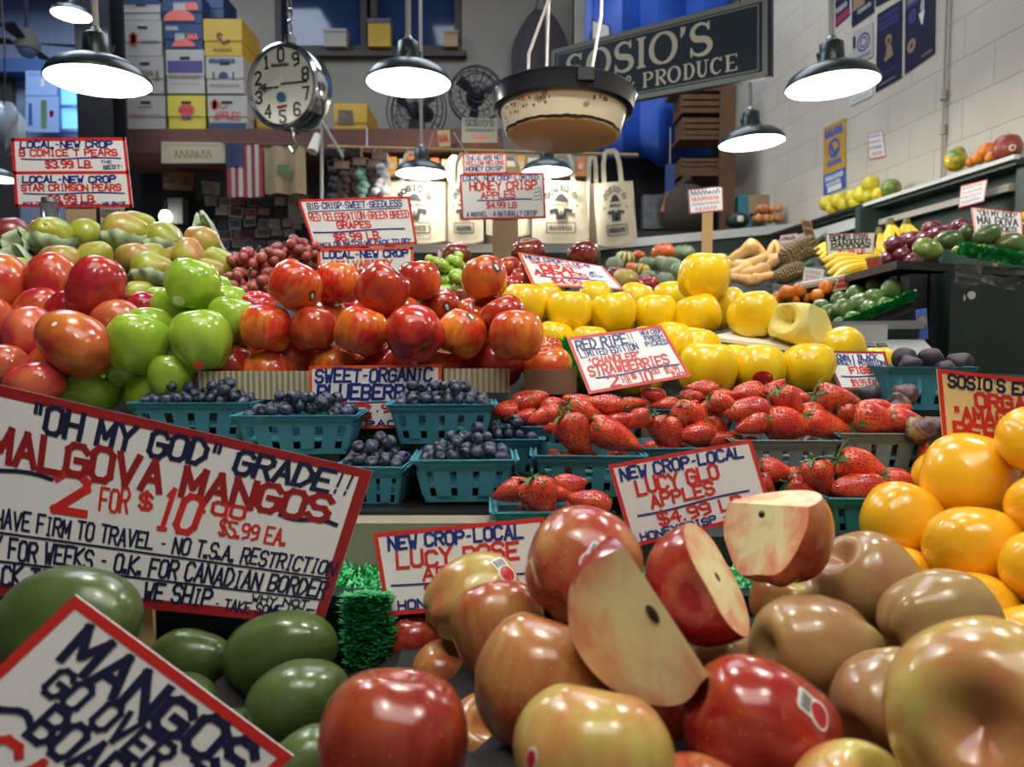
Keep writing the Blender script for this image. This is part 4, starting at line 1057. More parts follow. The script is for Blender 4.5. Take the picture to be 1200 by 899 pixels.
torn(256, 305, 1.55, 36, 50, 'torn pale green tissue standing up behind the blushed pear', -.35); torn(30, 322, 1.40, 50, 28, 'crumpled green tissue lying over the dark red pears', -.3); torn(20, 300, 1.46, 34, 26, 'white-green tissue between two dark red pears', .3)
# ---- grapes
def bunch(px, py, d, w, h, n, m, label, seed, r=.0105):
    rr = random.Random(seed); c = at(px, py, d); e = empty('grape_bunch', c, label, 'grapes'); its = []
    W, H = sz(w, d) / 2, sz(h, d) / 2
    for _ in range(n):
        while True:
            q = Vector((rr.uniform(-1, 1), rr.uniform(-1, .5), rr.uniform(-1, 1)))
            if q.length < 1: break
        its.append([Vector((q.x * W, q.y * .05, q.z * H + abs(q.y) * .0)), r * rr.uniform(.88, 1.1)])
    for _ in range(25):
        for i in range(n):
            for j in range(i):
                dv = its[i][0] - its[j][0]; mn = (its[i][1] + its[j][1]) * .95; L = dv.length
                if 1e-6 < L < mn: dv = dv / L * (mn - L) * .5; its[i][0] += dv; its[j][0] -= dv
    for p, q in its:
        o = bpy.data.objects.new('grape', fmesh('grape', 0, MATS[m])); COL.objects.link(o); o.parent = e
        o.location = p; o.scale = (q,) * 3; o.rotation_euler = (rr.uniform(-1, 1), rr.uniform(-1, 1), 0)
    MB().tube([(0, .01, H * .2), (0, .01, H * .8), (.008, .0, H * 1.15)], .0022, 6).build('stem', MATS['stem_green'], e, True)
    return e
bunch(300, 312, 1.42, 66, 40, 46, 'grape_red', 'red grape bunch next to the blushed pear', 1)
bunch(290, 340, 1.36, 54, 44, 40, 'grape_red', 'red grape bunch lowest, just above the green apples', 2)
bunch(350, 300, 1.50, 60, 34, 40, 'grape_red', 'red grape bunch under the grape price sign', 3)
bunch(320, 335, 1.44, 56, 34, 30, 'grape_red', 'red grape bunch behind the first top red-orange apple', 4)
bunch(520, 322, 1.40, 46, 46, 30, 'grape_green', 'green grape bunch between two top red-orange apples', 5)
bunch(538, 335, 1.36, 40, 40, 24, 'grape_green', 'green grape bunch lower behind the single top apple', 6)
# ---- dark apples at the back of the stand
dk = pile([A('apple', m, p, w, d, l, v=i % 3) for i, (p, w, d, m, l) in enumerate([
    ((619, 297), 40, 1.62, 'apple_dark', 'greenish maroon apple behind the opal apple sign, its top showing'), ((684, 300), 38, 1.72, 'apple_dark', 'dark maroon apple peering over the opal apple sign'),
    ((597, 318), 34, 1.55, 'apple_flame_red', 'dim red apple between green grapes and opal sign'), ((612, 328), 30, 1.50, 'apple_flame_red', 'dim red apple just beneath the greenish maroon one'), ((600, 338), 30, 1.46, 'apple_flame_red', 'dim red apple above the rear yellow apples'),
    ((535, 300), 34, 1.62, 'apple_dark', 'maroon apple behind the green grapes'), ((630, 345), 30, 1.52, 'apple_dark', 'brown apple under the edge of the opal sign'), ((655, 330), 30, 1.60, 'apple_dark', 'maroon apple hidden under the opal sign')])], .9)
# ---------------------------------------------------------------- strawberries
def calyx_mesh():
    mb = MB(); rr = random.Random(4)
    for k in range(9):
        a = k * 2 * PI / 9 + rr.uniform(-.1, .1); L = rr.uniform(.9, 1.3); up = rr.uniform(.0, .7); w = .17
        ca, sa = math.cos(a), math.sin(a); pts = []
        for f, ww in ((.0, .6), (.35, 1), (.7, .75), (1.0, .05)):
            rad = f * L; z = up * f * .9 - .62 * f * f
            pts.append(((ca * rad - sa * w * ww), (sa * rad + ca * w * ww), z)); pts.append(((ca * rad + sa * w * ww), (sa * rad - ca * w * ww), z + .02))
        mb.add(pts, [(0, 1, 3, 2), (2, 3, 5, 4), (4, 5, 7, 6)])
    mb.tube([(0, 0, -.05), (.03, 0, .22), (.1, 0, .40)], .05, 6)
    return mb.mesh('calyx', MATS['calyx_green'], True)
CAL = calyx_mesh()
def strawberry(px, py, L, ang, d, label, group=None, toward=.15, var=None, cal=True, fat=1.0):
    """L is the length in the photo, ang the direction of the tip (0 right, 90 up)"""
    a = R(ang); tip = Vector((math.cos(a), -toward, math.sin(a)))
    var = rng.randrange(6) if var is None else var; hv = 1.06 + .12 * (var % 3)
    r = sz(L, d) / 2.35
    o = put('strawberry', 'strawberry', var, MATS['strawberry_skin'], at(px, py, d), r, -tip, scale=(fat, fat, 1))
    if cal:
        c = bpy.data.objects.new('calyx', CAL); COL.objects.link(c); c.parent = o; c.location = (0, 0, hv - .08)
        c['label'] = 'green leafy calyx'
    return tag(o, label, 'strawberry', group)
SB = {  # basket: (rim px, py, d, width, depth, h, yaw, label, material), berries
 'A': ((692, 534, .87, .132, .10, .052, -2, 'teal strawberry basket beside the blueberries, front rim pale', 'basket_teal'),
   [(676, 511, 60, -60, 1.25), (721, 512, 58, -25, 1.1), (689, 487, 48, -30, 1), (707, 474, 46, 170, 1), (638, 488, 36, 200, 1.1), (655, 500, 34, 190, 1), (745, 492, 36, 200, 1), (725, 493, 34, 20, 1), (668, 490, 36, 60, 1)]),
 'B': ((806, 525, .90, .115, .09, .05, 2, 'teal strawberry basket half behind the glo apple sign', 'basket_teal'),
   [(773, 506, 44, -80, 1.15), (818, 489, 46, -20, 1), (841, 500, 36, -40, 1), (815, 509, 44, 190, 1.1), (850, 515, 36, 10, 1), (795, 492, 42, 240, 1), (788, 512, 42, -90, 1), (830, 478, 36, 200, 1)]),
 'C': ((924, 516, .885, .128, .095, .05, -2, 'teal strawberry basket in the centre, heaped high, above the cut apple chunk', 'basket_pale'),
   [(924, 497, 54, -8, 1.15), (969, 498, 54, -14, 1.0), (925, 473, 44, -55, 1.2), (874, 482, 54, 185, 1), (881, 498, 40, 200, 1.1), (849, 474, 42, -20, 1.1), (877, 462, 40, 180, 1), (900, 485, 40, 10, 1), (955, 480, 36, 20, 1)]),
 'D': ((1040, 508, .885, .11, .095, .05, -2, 'teal strawberry basket beside the loose figs', 'basket_pale'),
   [(1029, 493, 60, -5, 1.1), (1066, 497, 54, -15, .95), (982, 468, 52, -12, 1.1), (1026, 476, 34, 160, 1), (1000, 485, 40, 0, 1), (1050, 482, 34, 20, 1)]),
 'E': ((640, 600, .78, .115, .085, .045, 2, 'low teal strawberry basket behind the rose apple sign', 'basket_teal'),
   [(634, 587, 62, -70, 1.3), (595, 577, 40, 200, 1.2), (690, 590, 54, 160, 1.1), (668, 568, 44, 10, 1), (612, 568, 34, 150, 1), (655, 578, 36, 0, 1)]),
 'F': ((918, 596, .80, .08, .08, .045, -2, 'low teal strawberry basket tucked behind the upper cut chunk', 'basket_teal'),
   [(910, 552, 46, -10, 1), (897, 574, 40, -60, 1), (946, 575, 54, -22, 1), (938, 556, 36, 10, 1)]),
 'G': ((1032, 584, .79, .112, .09, .045, -2, 'low teal strawberry basket beside the persimmons', 'basket_teal'),
   [(1011, 549, 58, -20, 1.15), (1004, 573, 58, 180, 1.1), (960, 560, 48, -70, 1.3), (1060, 568, 56, -12, 1), (1040, 560, 40, 20, 1)]),
 'H': ((1105, 570, .83, .08, .08, .045, -2, 'low teal strawberry basket in the shade by the persimmon sign', 'basket_teal'),
   [(1085, 537, 36, 100, 1), (1100, 545, 40, -60, 1), (1110, 556, 40, -30, 1)]),
 'I': ((618, 500, .97, .085, .08, .05, -2, 'rear teal strawberry basket against the green grass strip', 'basket_teal'),
   [(592, 482, 36, 180, 1.1), (622, 470, 40, 20, 1.15), (613, 490, 34, 190, 1), (650, 475, 36, 10, 1)]),
 'J': ((705, 490, .98, .10, .08, .05, 0, 'rear teal strawberry basket under the strawberry sign', 'basket_teal'),
   [(680, 474, 42, 160, 1), (706, 473, 40, 20, 1), (743, 474, 34, 10, 1), (725, 478, 34, 190, 1)]),
 'K': ((820, 480, .99, .12, .08, .05, 0, 'rear teal strawberry basket just below the front yellow apples', 'basket_teal'),
   [(779, 475, 36, 180, 1), (800, 478, 36, 20, 1), (811, 466, 30, 10, 1.1), (822, 457, 44, 175, .9), (848, 466, 40, 10, 1), (835, 474, 34, 190, 1), (765, 462, 30, 160, 1)]),
 'L': ((905, 474, .99, .095, .08, .05, 0, 'rear teal strawberry basket below the stickered yellow apple', 'basket_teal'),
   [(877, 460, 40, 175, 1.15), (905, 458, 36, 45, 1.1), (925, 462, 34, 0, 1), (890, 468, 34, 200, 1), (940, 468, 30, 10, 1)]),
}
WHO = {'A': 'basket next to the blueberries', 'B': 'basket half behind the glo apple sign', 'C': 'heaped centre basket', 'D': 'basket beside the figs', 'E': 'low basket behind the rose sign', 'F': 'low basket behind the cut chunk',
 'G': 'low basket beside the persimmons', 'H': 'shaded low basket near the persimmon sign', 'I': 'rear basket by the grass strip', 'J': 'rear basket under the strawberry sign', 'K': 'rear basket below the yellow apples', 'L': 'rear basket by the stickered yellow apple'}
for k, (b, L) in SB.items():
    px, py, d, w, dp, h, yaw, lab, m = b
    bk = basket(px, py, d, w, dp, h, yaw, lab, m)
    its = []
    for i, (x, y, l, an, fat) in enumerate(L):
        dd = d + .012 + (py - y) / 60 * .045
        its.append([x, y, l, an, fat, dd])
    for i, (x, y, l, an, fat, dd) in enumerate(sorted(its)):
        strawberry(x, y, l * 1.08, an, dd, 'red strawberry, %s from the blueberry side in the %s' % (ORD[i], WHO[k]), fat=fat * .78, toward=.1, cal=True)
    rr = random.Random(k)
    for i in range(5):       # berries lower down fill the basket
        q = Vector((rr.uniform(-.36, .36) * w, (-.25 + .5 * (i / 4)) * dp, h * .72)) + bk.location
        o = put('strawberry', 'strawberry', i, MATS['strawberry_skin'], q, .0145, (rr.uniform(-1, 1), rr.uniform(-1, 1), .4))
        tag(o, 'red strawberry in the under layer of the ' + WHO[k], 'strawberry', 'under layer of the ' + WHO[k])
# support blocks under baskets that stand higher than the step
for o in [x for x in COL.objects if x.get('category') == 'basket' and x.name.startswith('berry_basket')]:
    pass
# ---- figs
fg = [((778 / 1, 0), 0)]
FIG = [((1062, 497), 34, .90, 'fig_mixed', 'loose greenish purple fig nearest the fig sign'), ((1076, 503), 40, .88, 'fig_mixed', 'loose two-tone fig in front of the fig basket'), ((1050, 483), 34, .93, 'fig_skin', 'dark loose fig under the price card'), ((1040, 492), 34, .92, 'fig_skin', 'dark loose fig behind the last strawberries'), ((1095, 500), 34, .93, 'fig_mixed', 'pale loose fig behind the persimmon sign edge'), ((1018, 462), 30, 1.0, 'fig_skin', 'dark loose fig touching the bottom of the fig sign'), ((1060, 462), 34, 1.0, 'fig_mixed', 'greenish fig against the fig basket'), ((1052, 472), 32, .97, 'fig_mixed', 'yellow-purple fig lying before the fig basket')]
FB = [((1062, 420), 34, 1.07, 'dark fig first in the tall teal basket'), ((1066, 427), 30, 1.05, 'dark fig leaning at the near rim of the tall teal basket'), ((1092, 420), 34, 1.06, 'round dark fig in the middle of the tall teal basket'), ((1124, 425), 32, 1.06, 'dark fig last in the tall teal basket'), ((1108, 432), 28, 1.04, 'dark fig low in the tall teal basket')]
bk = basket(1094, 430, 1.02, .118, .10, .062, -3, 'tall teal pulp basket holding dark figs', 'basket_teal')
pile([F_('fig', 'fig', m, p, w * .9, d, l, (rng.uniform(-1, 1), rng.uniform(-.3, .3), .3), 0) for p, w, d, m, l in FIG] + [F_('fig', 'fig', 'fig_skin', p, w * .9, d, l, (rng.uniform(-1, 1), .2, .3), 0) for p, w, d, l in FB], .8)
bb = basket(1085, 508, .93, .12, .085, .05, -2, 'teal basket of mixed figs behind the persimmon sign', 'basket_teal')
s = MB().box((bk.location.x, bk.location.y, (bk.location.z + 1.225) / 2), (.1, .08, bk.location.z - 1.225 - .002)); tag(s.build('riser_crate', MATS['black_plastic']), 'black riser crate under the tall fig basket', 'crate')
# ---------------------------------------------------------------- price signs on the stand
B, RD, NV, OR = 'ink_blue', 'ink_red', 'ink_navy', 'ink_orange'
# big mango sign
s = sheet(((-62, 437), (437, 552), (-66, 690), (377, 734)), (.685, .685, .655, .655))
s.border('border_ink_maroon', .011)
s.text(NV, '"OH MY GOD" GRADE!!', .195, .965, .055, .185, .20, .1, .03)
s.text('ink_maroon', 'MALGOVA MANGOS', .10, .935, .215, .37, .19, .05, .03)
s.swoosh(NV, .03, .26, .41, .02); s.swoosh(NV, .82, .955, .375, .025)
s.text('ink_red', '2', .26, .36, .37, .56, .17); s.text('ink_red', 'FOR', .38, .455, .40, .52, .14); s.text('ink_red', '$', .475, .512, .40, .48, .18)
s.text('ink_red', '10', .52, .625, .36, .57, .20, .15); s.text('ink_red', '.00', .63, .74, .37, .44, .2); s.text('ink_red', '$5.99 EA.', .68, .85, .46, .55, .2)
s.text(NV, 'THEY HAVE FIRM TO TRAVEL - NO T.S.A. RESTRICTION', .02, .99, .60, .685, .22, .05)
s.ribbon(NV, [(.02 * s.W, .71 * s.H), (.98 * s.W, .705 * s.H)], .0022)
s.text(NV, 'READY FOR WEEKS - O.K. FOR CANADIAN BORDER', .02, .985, .73, .825, .22, .05)
s.ribbon(NV, [(.02 * s.W, .845 * s.H), (.98 * s.W, .84 * s.H)], .0022)
s.text(NV, 'WE PACK TO TRAVEL - WE SHIP', .02, .70, .86, .955, .22, .05); s.text(NV, 'WHY NOT', .80, .95, .858, .895, .2); s.text(NV, '- TAKE SOME HOME', .71, .97, .905, .965, .24)
s.build('price_sign', 'largest white sign with maroon border, advertising mangos, behind the green mangoes', stake=(.5, .8, 1.03, .01))
# corner card
s = sheet(((88, 697), (344, 886), (-106, 880), (150, 1069)), (.43, .43, .40, .40))
s.border('border_ink_red', .0062)
s.text(NV, 'MANGOS', .12, .93, .09, .27, .20, -.1, .03); s.text(NV, 'GO OVER THE', .16, .98, .30, .44, .21, 0, .03); s.text(NV, 'BOARDER', .24, .90, .47, .64, .20, 0, .03)
s.swoosh(NV, .05, .24, .60, .035, .03)
s.text(RD, 'CANADA', .18, .95, .70, .88, .19, 0, .03)
s.build('price_sign', 'white card with red border, tilted like a diamond, in front of the green mangoes', stake=(.6, .3, 1.03, .008))
# lucy rose
s = sheet(((437, 625), (637, 606), (453, 722), (652, 706)), (.68, .68, .655, .655))
s.border('border_ink_red', .0042)
s.text(B, 'NEW CROP-LOCAL', .07, .87, .07, .22, .20, .1); s.text(RD, 'LUCY ROSE', .10, .83, .27, .45, .17, .1); s.text(RD, 'APPLES', .24, .72, .48, .62, .17, .1)
s.swoosh(B, .06, .95, .65, .022); s.text(RD, '$5.99 LB', .24, .80, .68, .80, .17); s.text(B, 'HONEYCRISP CROSS', .07, .95, .84, .94, .2, .1)
s.build('price_sign', 'white red-bordered rose apple sign half hidden by the elongated stickered apple', stake=(.3, .7, 1.03, .008))
# lucy glo
s = sheet(((713, 545), (880, 515), (741, 642), (906, 600)), (.685, .685, .662, .662))
s.border('border_ink_red', .0036)
s.text(B, 'NEW CROP-LOCAL', .05, .92, .07, .21, .20, .1); s.text(RD, 'LUCY GLO', .13, .72, .25, .42, .17, .05); s.text(RD, 'APPLES', .20, .66, .45, .60, .17, .05)
s.swoosh(B, .10, .88, .66, .022); s.text(RD, '$4.99 LB.', .22, .86, .69, .83, .17); s.text(B, 'HONEYCRISP - GOLD', .07, .95, .87, .95, .2)
s.build('price_sign', 'white red-bordered glo apple sign standing behind the cut apples', stake=(.4, .7, 1.03, .008))
# blueberries
s = sheet(((362, 429), (517, 427), (363, 503), (519, 501)), (1.034, 1.034, 1.026, 1.026))
s.border('border_ink_orange', .0045)
s.text(B, 'SWEET-ORGANIC', .04, .93, .06, .26, .20, .1); s.text(B, 'BLUEBERRIES', .05, .95, .32, .54, .20, .1); s.ribbon(B, [(.06 * s.W, .60 * s.H), (.6 * s.W, .585 * s.H)], .0018)
s.text(RD, '$', .21, .30, .60, .72, .18); s.text(RD, '6', .32, .47, .61, .85, .22); s.text(RD, '.99', .50, .70, .62, .74, .2); s.text(B, 'ONE PACK', .12, .74, .88, .97, .22)
s.build('price_sign', 'white orange-bordered blueberry sign standing behind the blueberry baskets', stake=(.2, .8, 1.22, .008))
# strawberries
s = sheet(((664, 396), (775, 381), (690, 462), (810, 441)), (1.05, 1.05, 1.0, 1.0))
s.border('border_ink_red', .0045)
s.text(B, 'RED RIPE!!', .05, .66, .07, .25, .20, .1); s.text(B, 'NEW CROP', .75, .97, .06, .14, .2); s.text(B, 'FRESH', .76, .95, .17, .25, .2); s.text(B, 'PICKED', .74, .97, .28, .36, .2)
s.text(B, 'LIMITED EDITION', .06, .66, .27, .38, .2); s.text(RD, '"CHANDLER"', .11, .64, .42, .54, .19, .1); s.text(RD, 'STRAWBERRIES', .07, .88, .56, .72, .19, .1)
s.swoosh(B, .13, .95, .76, .022); s.text(RD, '2', .22, .34, .78, .95, .16); s.text(RD, 'FOR', .36, .44, .80, .93, .14); s.text(RD, '$', .46, .51, .78, .87, .18); s.text(RD, '10', .52, .65, .78, .96, .2, .1); s.text(RD, '.00', .65, .74, .78, .85, .2); s.text(RD, '$5.99', .79, .93, .78, .88, .2); s.text(RD, 'EACH', .84, .97, .90, .96, .2)
s.build('price_sign', 'white red-bordered strawberry sign leaning before the yellow apples', stake=(.62, .8, 1.25, .006))
# figs
s = sheet(((964, 411), (1037, 412), (985, 457), (1049, 457)), (1.09, 1.09, 1.06, 1.06))
s.border('border_ink_maroon', .004)
s.text(B, 'BROWN', .05, .38, .10, .22, .2); s.text(B, 'TURKEY', .05, .40, .24, .36, .2); s.ribbon(B, [(.45 * s.W, .12 * s.H), (.42 * s.W, .40 * s.H)], .002); s.text(B, 'BLACK', .52, .85, .10, .23, .2); s.text(B, 'MISSION', .50, .95, .25, .37, .2)
s.text(RD, 'FIGS', .30, .68, .42, .58, .18); s.swoosh(B, .12, .92, .66, .03); s.text(RD, '$9.99 EACH', .25, .80, .74, .90, .18)
s.build('price_sign', 'small white maroon-bordered fig sign beside the tall fig basket', stake=(.5, .8, 1.25, .006))
# persimmons
s = sheet(((1098, 432), (1300, 455), (1108, 545), (1310, 570)), (.76, .76, .75, .75))
s.border('border_ink_red', .0045)
s.text(NV, "SOSIO'S EXCLUSIVE", .05, .90, .05, .17, .22, .1); s.text(RD, 'ORGANIC', .20, .72, .21, .35, .2); s.text(RD, '"AMAGAKI-CHAN"', .07, .93, .37, .51, .2); s.text(RD, 'PERSIMMONS', .06, .92, .54, .71, .2)
s.swoosh(NV, .08, .75, .755, .03); s.text(RD, '$6.99', .25, .70, .79, .90, .18); s.text(NV, 'SWEET AND CRUNCHY', .07, .92, .92, .98, .22)
s.build('price_sign', 'yellowish red-bordered organic persimmon sign behind the persimmons', stake=(.4, .8, 1.03, .008), card='card_cream')
# opal apples
s = sheet(((607, 296), (706, 312), (624, 334), (731, 339)), (1.52, 1.52, 1.40, 1.40))
s.border('border_ink_orange', .006)
s.text(B, 'NEW CROP-LOCAL', .06, .86, .05, .17, .2); s.text(RD, 'SWEET & CRISP', .10, .72, .20, .31, .2); s.text(RD, 'OPAL', .18, .66, .33, .50, .18); s.text(RD, 'APPLES', .08, .70, .52, .68, .18); s.text(B, 'WE', .74, .84, .36, .46, .2); s.text(B, 'SHIP!!', .72, .93, .50, .60, .2)
s.swoosh(B, .14, .90, .72, .025); s.text(RD, '$4.99', .24, .58, .77, .92, .18); s.text(RD, 'LB', .66, .78, .82, .92, .18)
s.build('price_sign', 'white orange-bordered opal apple sign lying back behind the yellow apples', stake=(.35, .9, 1.40, .006))
# grapes, two cards
s = sheet(((349, 234), (480, 230), (368, 292), (489, 286)), 1.62)
s.border('border_ink_red', .0055)
s.text(B, 'BIG-CRISP-SWEET-SEEDLESS', .06, .92, .08, .20, .2, .1); s.ribbon(B, [(.06 * s.W, .25 * s.H), (.90 * s.W, .24 * s.H)], .002); s.text(RD, 'RED CELEBRATION-GREEN BREED', .05, .97, .29, .44, .2); s.text(RD, 'GRAPES', .28, .60, .48, .61, .18); s.swoosh(B, .05, .90, .67, .03)
s.text(RD, '$6.99 LB.', .22, .68, .71, .85, .18); s.text(B, 'MIX OR MATCH-WE PACK TO GO"', .08, .95, .88, .96, .22)
s.build('price_sign', 'white red-bordered grape sign above the red grapes, upper of two cards', stake=(.75, .8, 1.5, .012))
s = sheet(((372, 292), (484, 289), (374, 338), (486, 336)), 1.46)
s.border('border_ink_orange', .0055)
s.text(B, 'LOCAL-NEW CROP', .05, .95, .07, .24, .2); s.text(OR, 'NEW VARIETY', .14, .78, .32, .48, .2); s.text(RD, 'HONEY', .18, .80, .56, .86, .19)
s.build('price_sign', 'white orange-bordered new variety card just under the grape sign', stake=(.75, .8, 1.42, .01))
# honey crisp on its post, two cards
s = sheet(((538, 204), (638, 202), (541, 258), (640, 256)), 2.05)
s.border('border_ink_red', .006)
s.text(B, 'LOCAL-NEW CROP-LIMITED', .04, .93, .05, .15, .2); s.text(RD, 'HONEY CRISP', .11, .91, .18, .36, .17); s.text(RD, 'APPLES', .24, .65, .40, .54, .17); s.swoosh(B, .20, .84, .58, .03); s.text(RD, '$4.99 LB', .30, .66, .63, .75, .18); s.text(B, 'A MARVEL - A NATURALLY CRISP', .06, .90, .83, .93, .22)
for k in range(4): s.ribbon(B, [(.87 * s.W, (.36 + .08 * k) * s.H), (.94 * s.W, (.33 + .08 * k) * s.H), (.955 * s.W, (.40 + .07 * k) * s.H)], .0018)
s.build('price_sign', 'white red-bordered honey crisp apple sign on the cardboard post', card='card_white')
s = sheet(((542, 180), (594, 179), (543, 204), (594, 203)), 2.047)
s.border('border_ink_orange', .004)
s.text(B, 'THESE ARE NOT', .08, .92, .12, .32, .2); s.text(RD, 'YELLOW MELONS', .06, .94, .39, .58, .2); s.text(B, 'HONEY CRISP!', .06, .94, .66, .86, .2)
s.build('price_sign', 'small card clipped on top of the honey crisp sign')
pa, pb = at(577, 196, 2.06), at(607, 330, 2.075)
MBp = MB().box(((pa.x + pb.x) / 2, 2.0585, pa.z / 2), (pb.x - pa.x, .012, pa.z))
mat('cardboard', (166, 140, 108), .8, var=.08)
tag(MBp.build('sign_post', MATS['cardboard']), 'flat cardboard post carrying the honey crisp sign', 'post')
# pears, double card
s = sheet(((13, 162), (147, 161), (18, 243), (156, 243)), 1.78, .0)
s.border('border_ink_red', .0075, double=.5)
for o_, t in ((.0, 'B COMICE T PEARS'), (.5, 'STAR CRIMSON PEARS')):
    s.text(B, 'LOCAL-NEW CROP', .07, .88, .05 + o_, .14 + o_, .22, .1); s.text(RD, t, .06, .92, .17 + o_, .26 + o_, .2); s.swoosh(B, .08, .94, .30 + o_, .02)
    s.text(RD, '$3.99 LB.', .28, .70, .33 + o_, .43 + o_, .2)
s.text(B, 'THE', .76, .86, .33, .37, .2); s.text(B, 'BEST!', .78, .95, .40, .45, .2); s.text(B, 'MIX OR MATCH - WE PACK - WE SHIP', .07, .94, .925, .965, .24)
s.build('price_sign', 'tall white double pear sign with two red frames above the pears', stake=(.55, .8, 1.52, .035), wood='cardboard')
# ---------------------------------------------------------------- lamps
g_lamp = mat('lamp_green', (26, 44, 40), .35, coat=.3); mat('enamel', (240, 240, 236), .35); mat('lamp_rod', (170, 168, 160), .5)
mat('bulb_glow', (255, 250, 240), .3, emit=22)
def lamp(px, py, d, label, w=None, dia=.34, rod=True, tilt=(0, 0), power=LAMP_W, top=None):
    p = at(px, py, d) if w is not None else Vector((px, d, py))
    r = (sz(w, d) if w else dia) / 2
    e = empty('pendant_lamp', p, label, 'lamp', rot=(tilt[0], tilt[1], 0))
    pr = [(1.0, 0), (1.0, .03), (.97, .10), (.90, .22), (.74, .34), (.50, .44), (.30, .50), (.29, .56)]
    MB().lathe([(a * r, z * r) for a, z in pr[:-1]] + [(.28 * r, .54 * r)], 40).build('lamp_shade', g_lamp, e, True, 60) if False else None
    sh = MB(); n = 40
    prof = [(a * r, z * r) for a, z in pr]
    vs = [(q * math.cos(2 * PI * k / n), q * math.sin(2 * PI * k / n), z) for q, z in prof for k in range(n)]
    fs = [(i * n + k, i * n + (k + 1) % n, (i + 1) * n + (k + 1) % n, (i + 1) * n + k) for i in range(len(prof) - 1) for k in range(n)]
    sh.add(vs, fs).build('lamp_shade', g_lamp, e, True, 60)
    k_ = .972; vs2 = [(x * k_, y * k_, max(z * k_ - .001, .0004)) for x, y, z in vs]
    li = MB().add(vs2, [tuple(reversed(f)) for f in fs])
    li.add([vs2[i] for i in range(len(vs2) - n, len(vs2))], [tuple(reversed(range(n)))])
    li.build('reflector', MATS['enamel'], e, True, 60)
    nk = MB().lathe([(.30 * r, .50 * r), (.27 * r, .62 * r), (.25 * r, .92 * r), (.20 * r, .96 * r), (.0, .97 * r)], 24)
    for a in range(3): nk.tube([(.27 * r * math.cos(a * 2.09 + .5), .27 * r * math.sin(a * 2.09 + .5), .62 * r), (.30 * r * math.cos(a * 2.09 + .5), .30 * r * math.sin(a * 2.09 + .5), .78 * r)], .03 * r, 6)
    nk.build('neck', g_lamp, e, True, 50)
    MB().lathe([(.10 * r, .96 * r), (.12 * r, 1.02 * r), (.06 * r, 1.10 * r)], 16).build('cap', MATS['metal_grey'], e, True, 50)
    if rod: MB().tube([(0, 0, 1.02 * r), (0, 0, (top or 5.28) - p.z)], .011, 8).build('rod', MATS['lamp_rod'], e, True)
    MB().ell((0, 0, .20 * r), (.20 * r, .20 * r, .24 * r), 16, 12).build('bulb', MATS['bulb_glow'], e, True)
    l = bpy.data.lights.new('lamp_light', 'POINT'); l.energy = power; l.color = (1, .965, .89); l.shadow_soft_size = .045
    lo = bpy.data.objects.new('lamp_light', l); COL.objects.link(lo); lo.parent = e; lo.location = (0, 0, -.02 * r)
    return e
lamp(116, 96, 2.55, 'green shaded pendant lamp above the pear sign, next to the steel column', w=112, tilt=(0, R(-1.5)))
lamp(479, 98, 2.9, 'green shaded pendant lamp between the dial scale and the hanging pan', w=98)
lamp(494, 204, 4.7, 'small green pendant lamp hanging in front of the brown beam', w=61)
lamp(641, 202, 4.8, 'green pendant lamp partly behind the hanging weighing pan', w=58)
lamp(975, 101, 2.78, 'green shaded pendant lamp before the dark wall posters', w=103, tilt=(0, R(-2)))
lamp(881, 168, 3.8, 'green shaded pendant lamp under the end of the long shop sign', w=75, tilt=(0, R(-3)))
lamp(84, 18, 5.2, 'bright pendant lamp half behind the steel column at the top', w=42, power=8)
lamp(-8, 210, 4.0, 'pendant lamp cut by the frame edge beside the pear sign', w=50, power=10)
# more of the same lamps hang over the front of the stand, above the frame
for x, d in ((-.75, 1.1), (.05, 1.0), (.8, 1.15), (-.2, .15), (.6, .2), (1.75, 1.9)):
    lamp(x, 2.43, d, 'pendant lamp hanging over the stand, above the edge of the view', None, power=LAMP_W * (.45 if d < .5 or x > 1 else 1))['group'] = 'pendant lamps over the front of the stand'
# clear lamp by the photo wall
e = empty('bulb_lamp', at(194, 254, 6.3), 'small bright bare bulb shining by the photo covered wall', 'lamp')
MB().ell((0, 0, 0), (.05, .05, .055), 14, 10).build('bulb', MATS['bulb_glow'], e, True); MB().tube([(0, 0, .05), (0, 0, .14)], .02, 8).build('socket', MATS['black_plastic'], e, True); MB().tube([(0, 0, .13), (-.1, .1, .32), (-.1, .46, .40)], .006, 6).build('cord', MATS['black_plastic'], e, True)
e = empty('bulb_lamp', at(532, 200, 5.75), 'warm glowing lamp behind the honey crisp sign', 'lamp')
MB().ell((0, 0, 0), (.06, .06, .12), 14, 10).build('bulb', mat('bulb_warm', (255, 214, 150), .3, emit=9), e, True); MB().tube([(0, 0, .1), (0, 0, .2)], .02, 8).build('socket', MATS['black_plastic'], e, True); MB().tube([(0, 0, .18), (.05, .2, .3), (.05, .56, .3)], .006, 6).build('cord', MATS['black_plastic'], e, True)
l = bpy.data.lights.new('bulb_light', 'POINT'); l.energy = 12; l.color = (1, .85, .62); l.shadow_soft_size = .06; lo = bpy.data.objects.new('bulb_light', l); COL.objects.link(lo); lo.location = at(532, 200, 5.5)
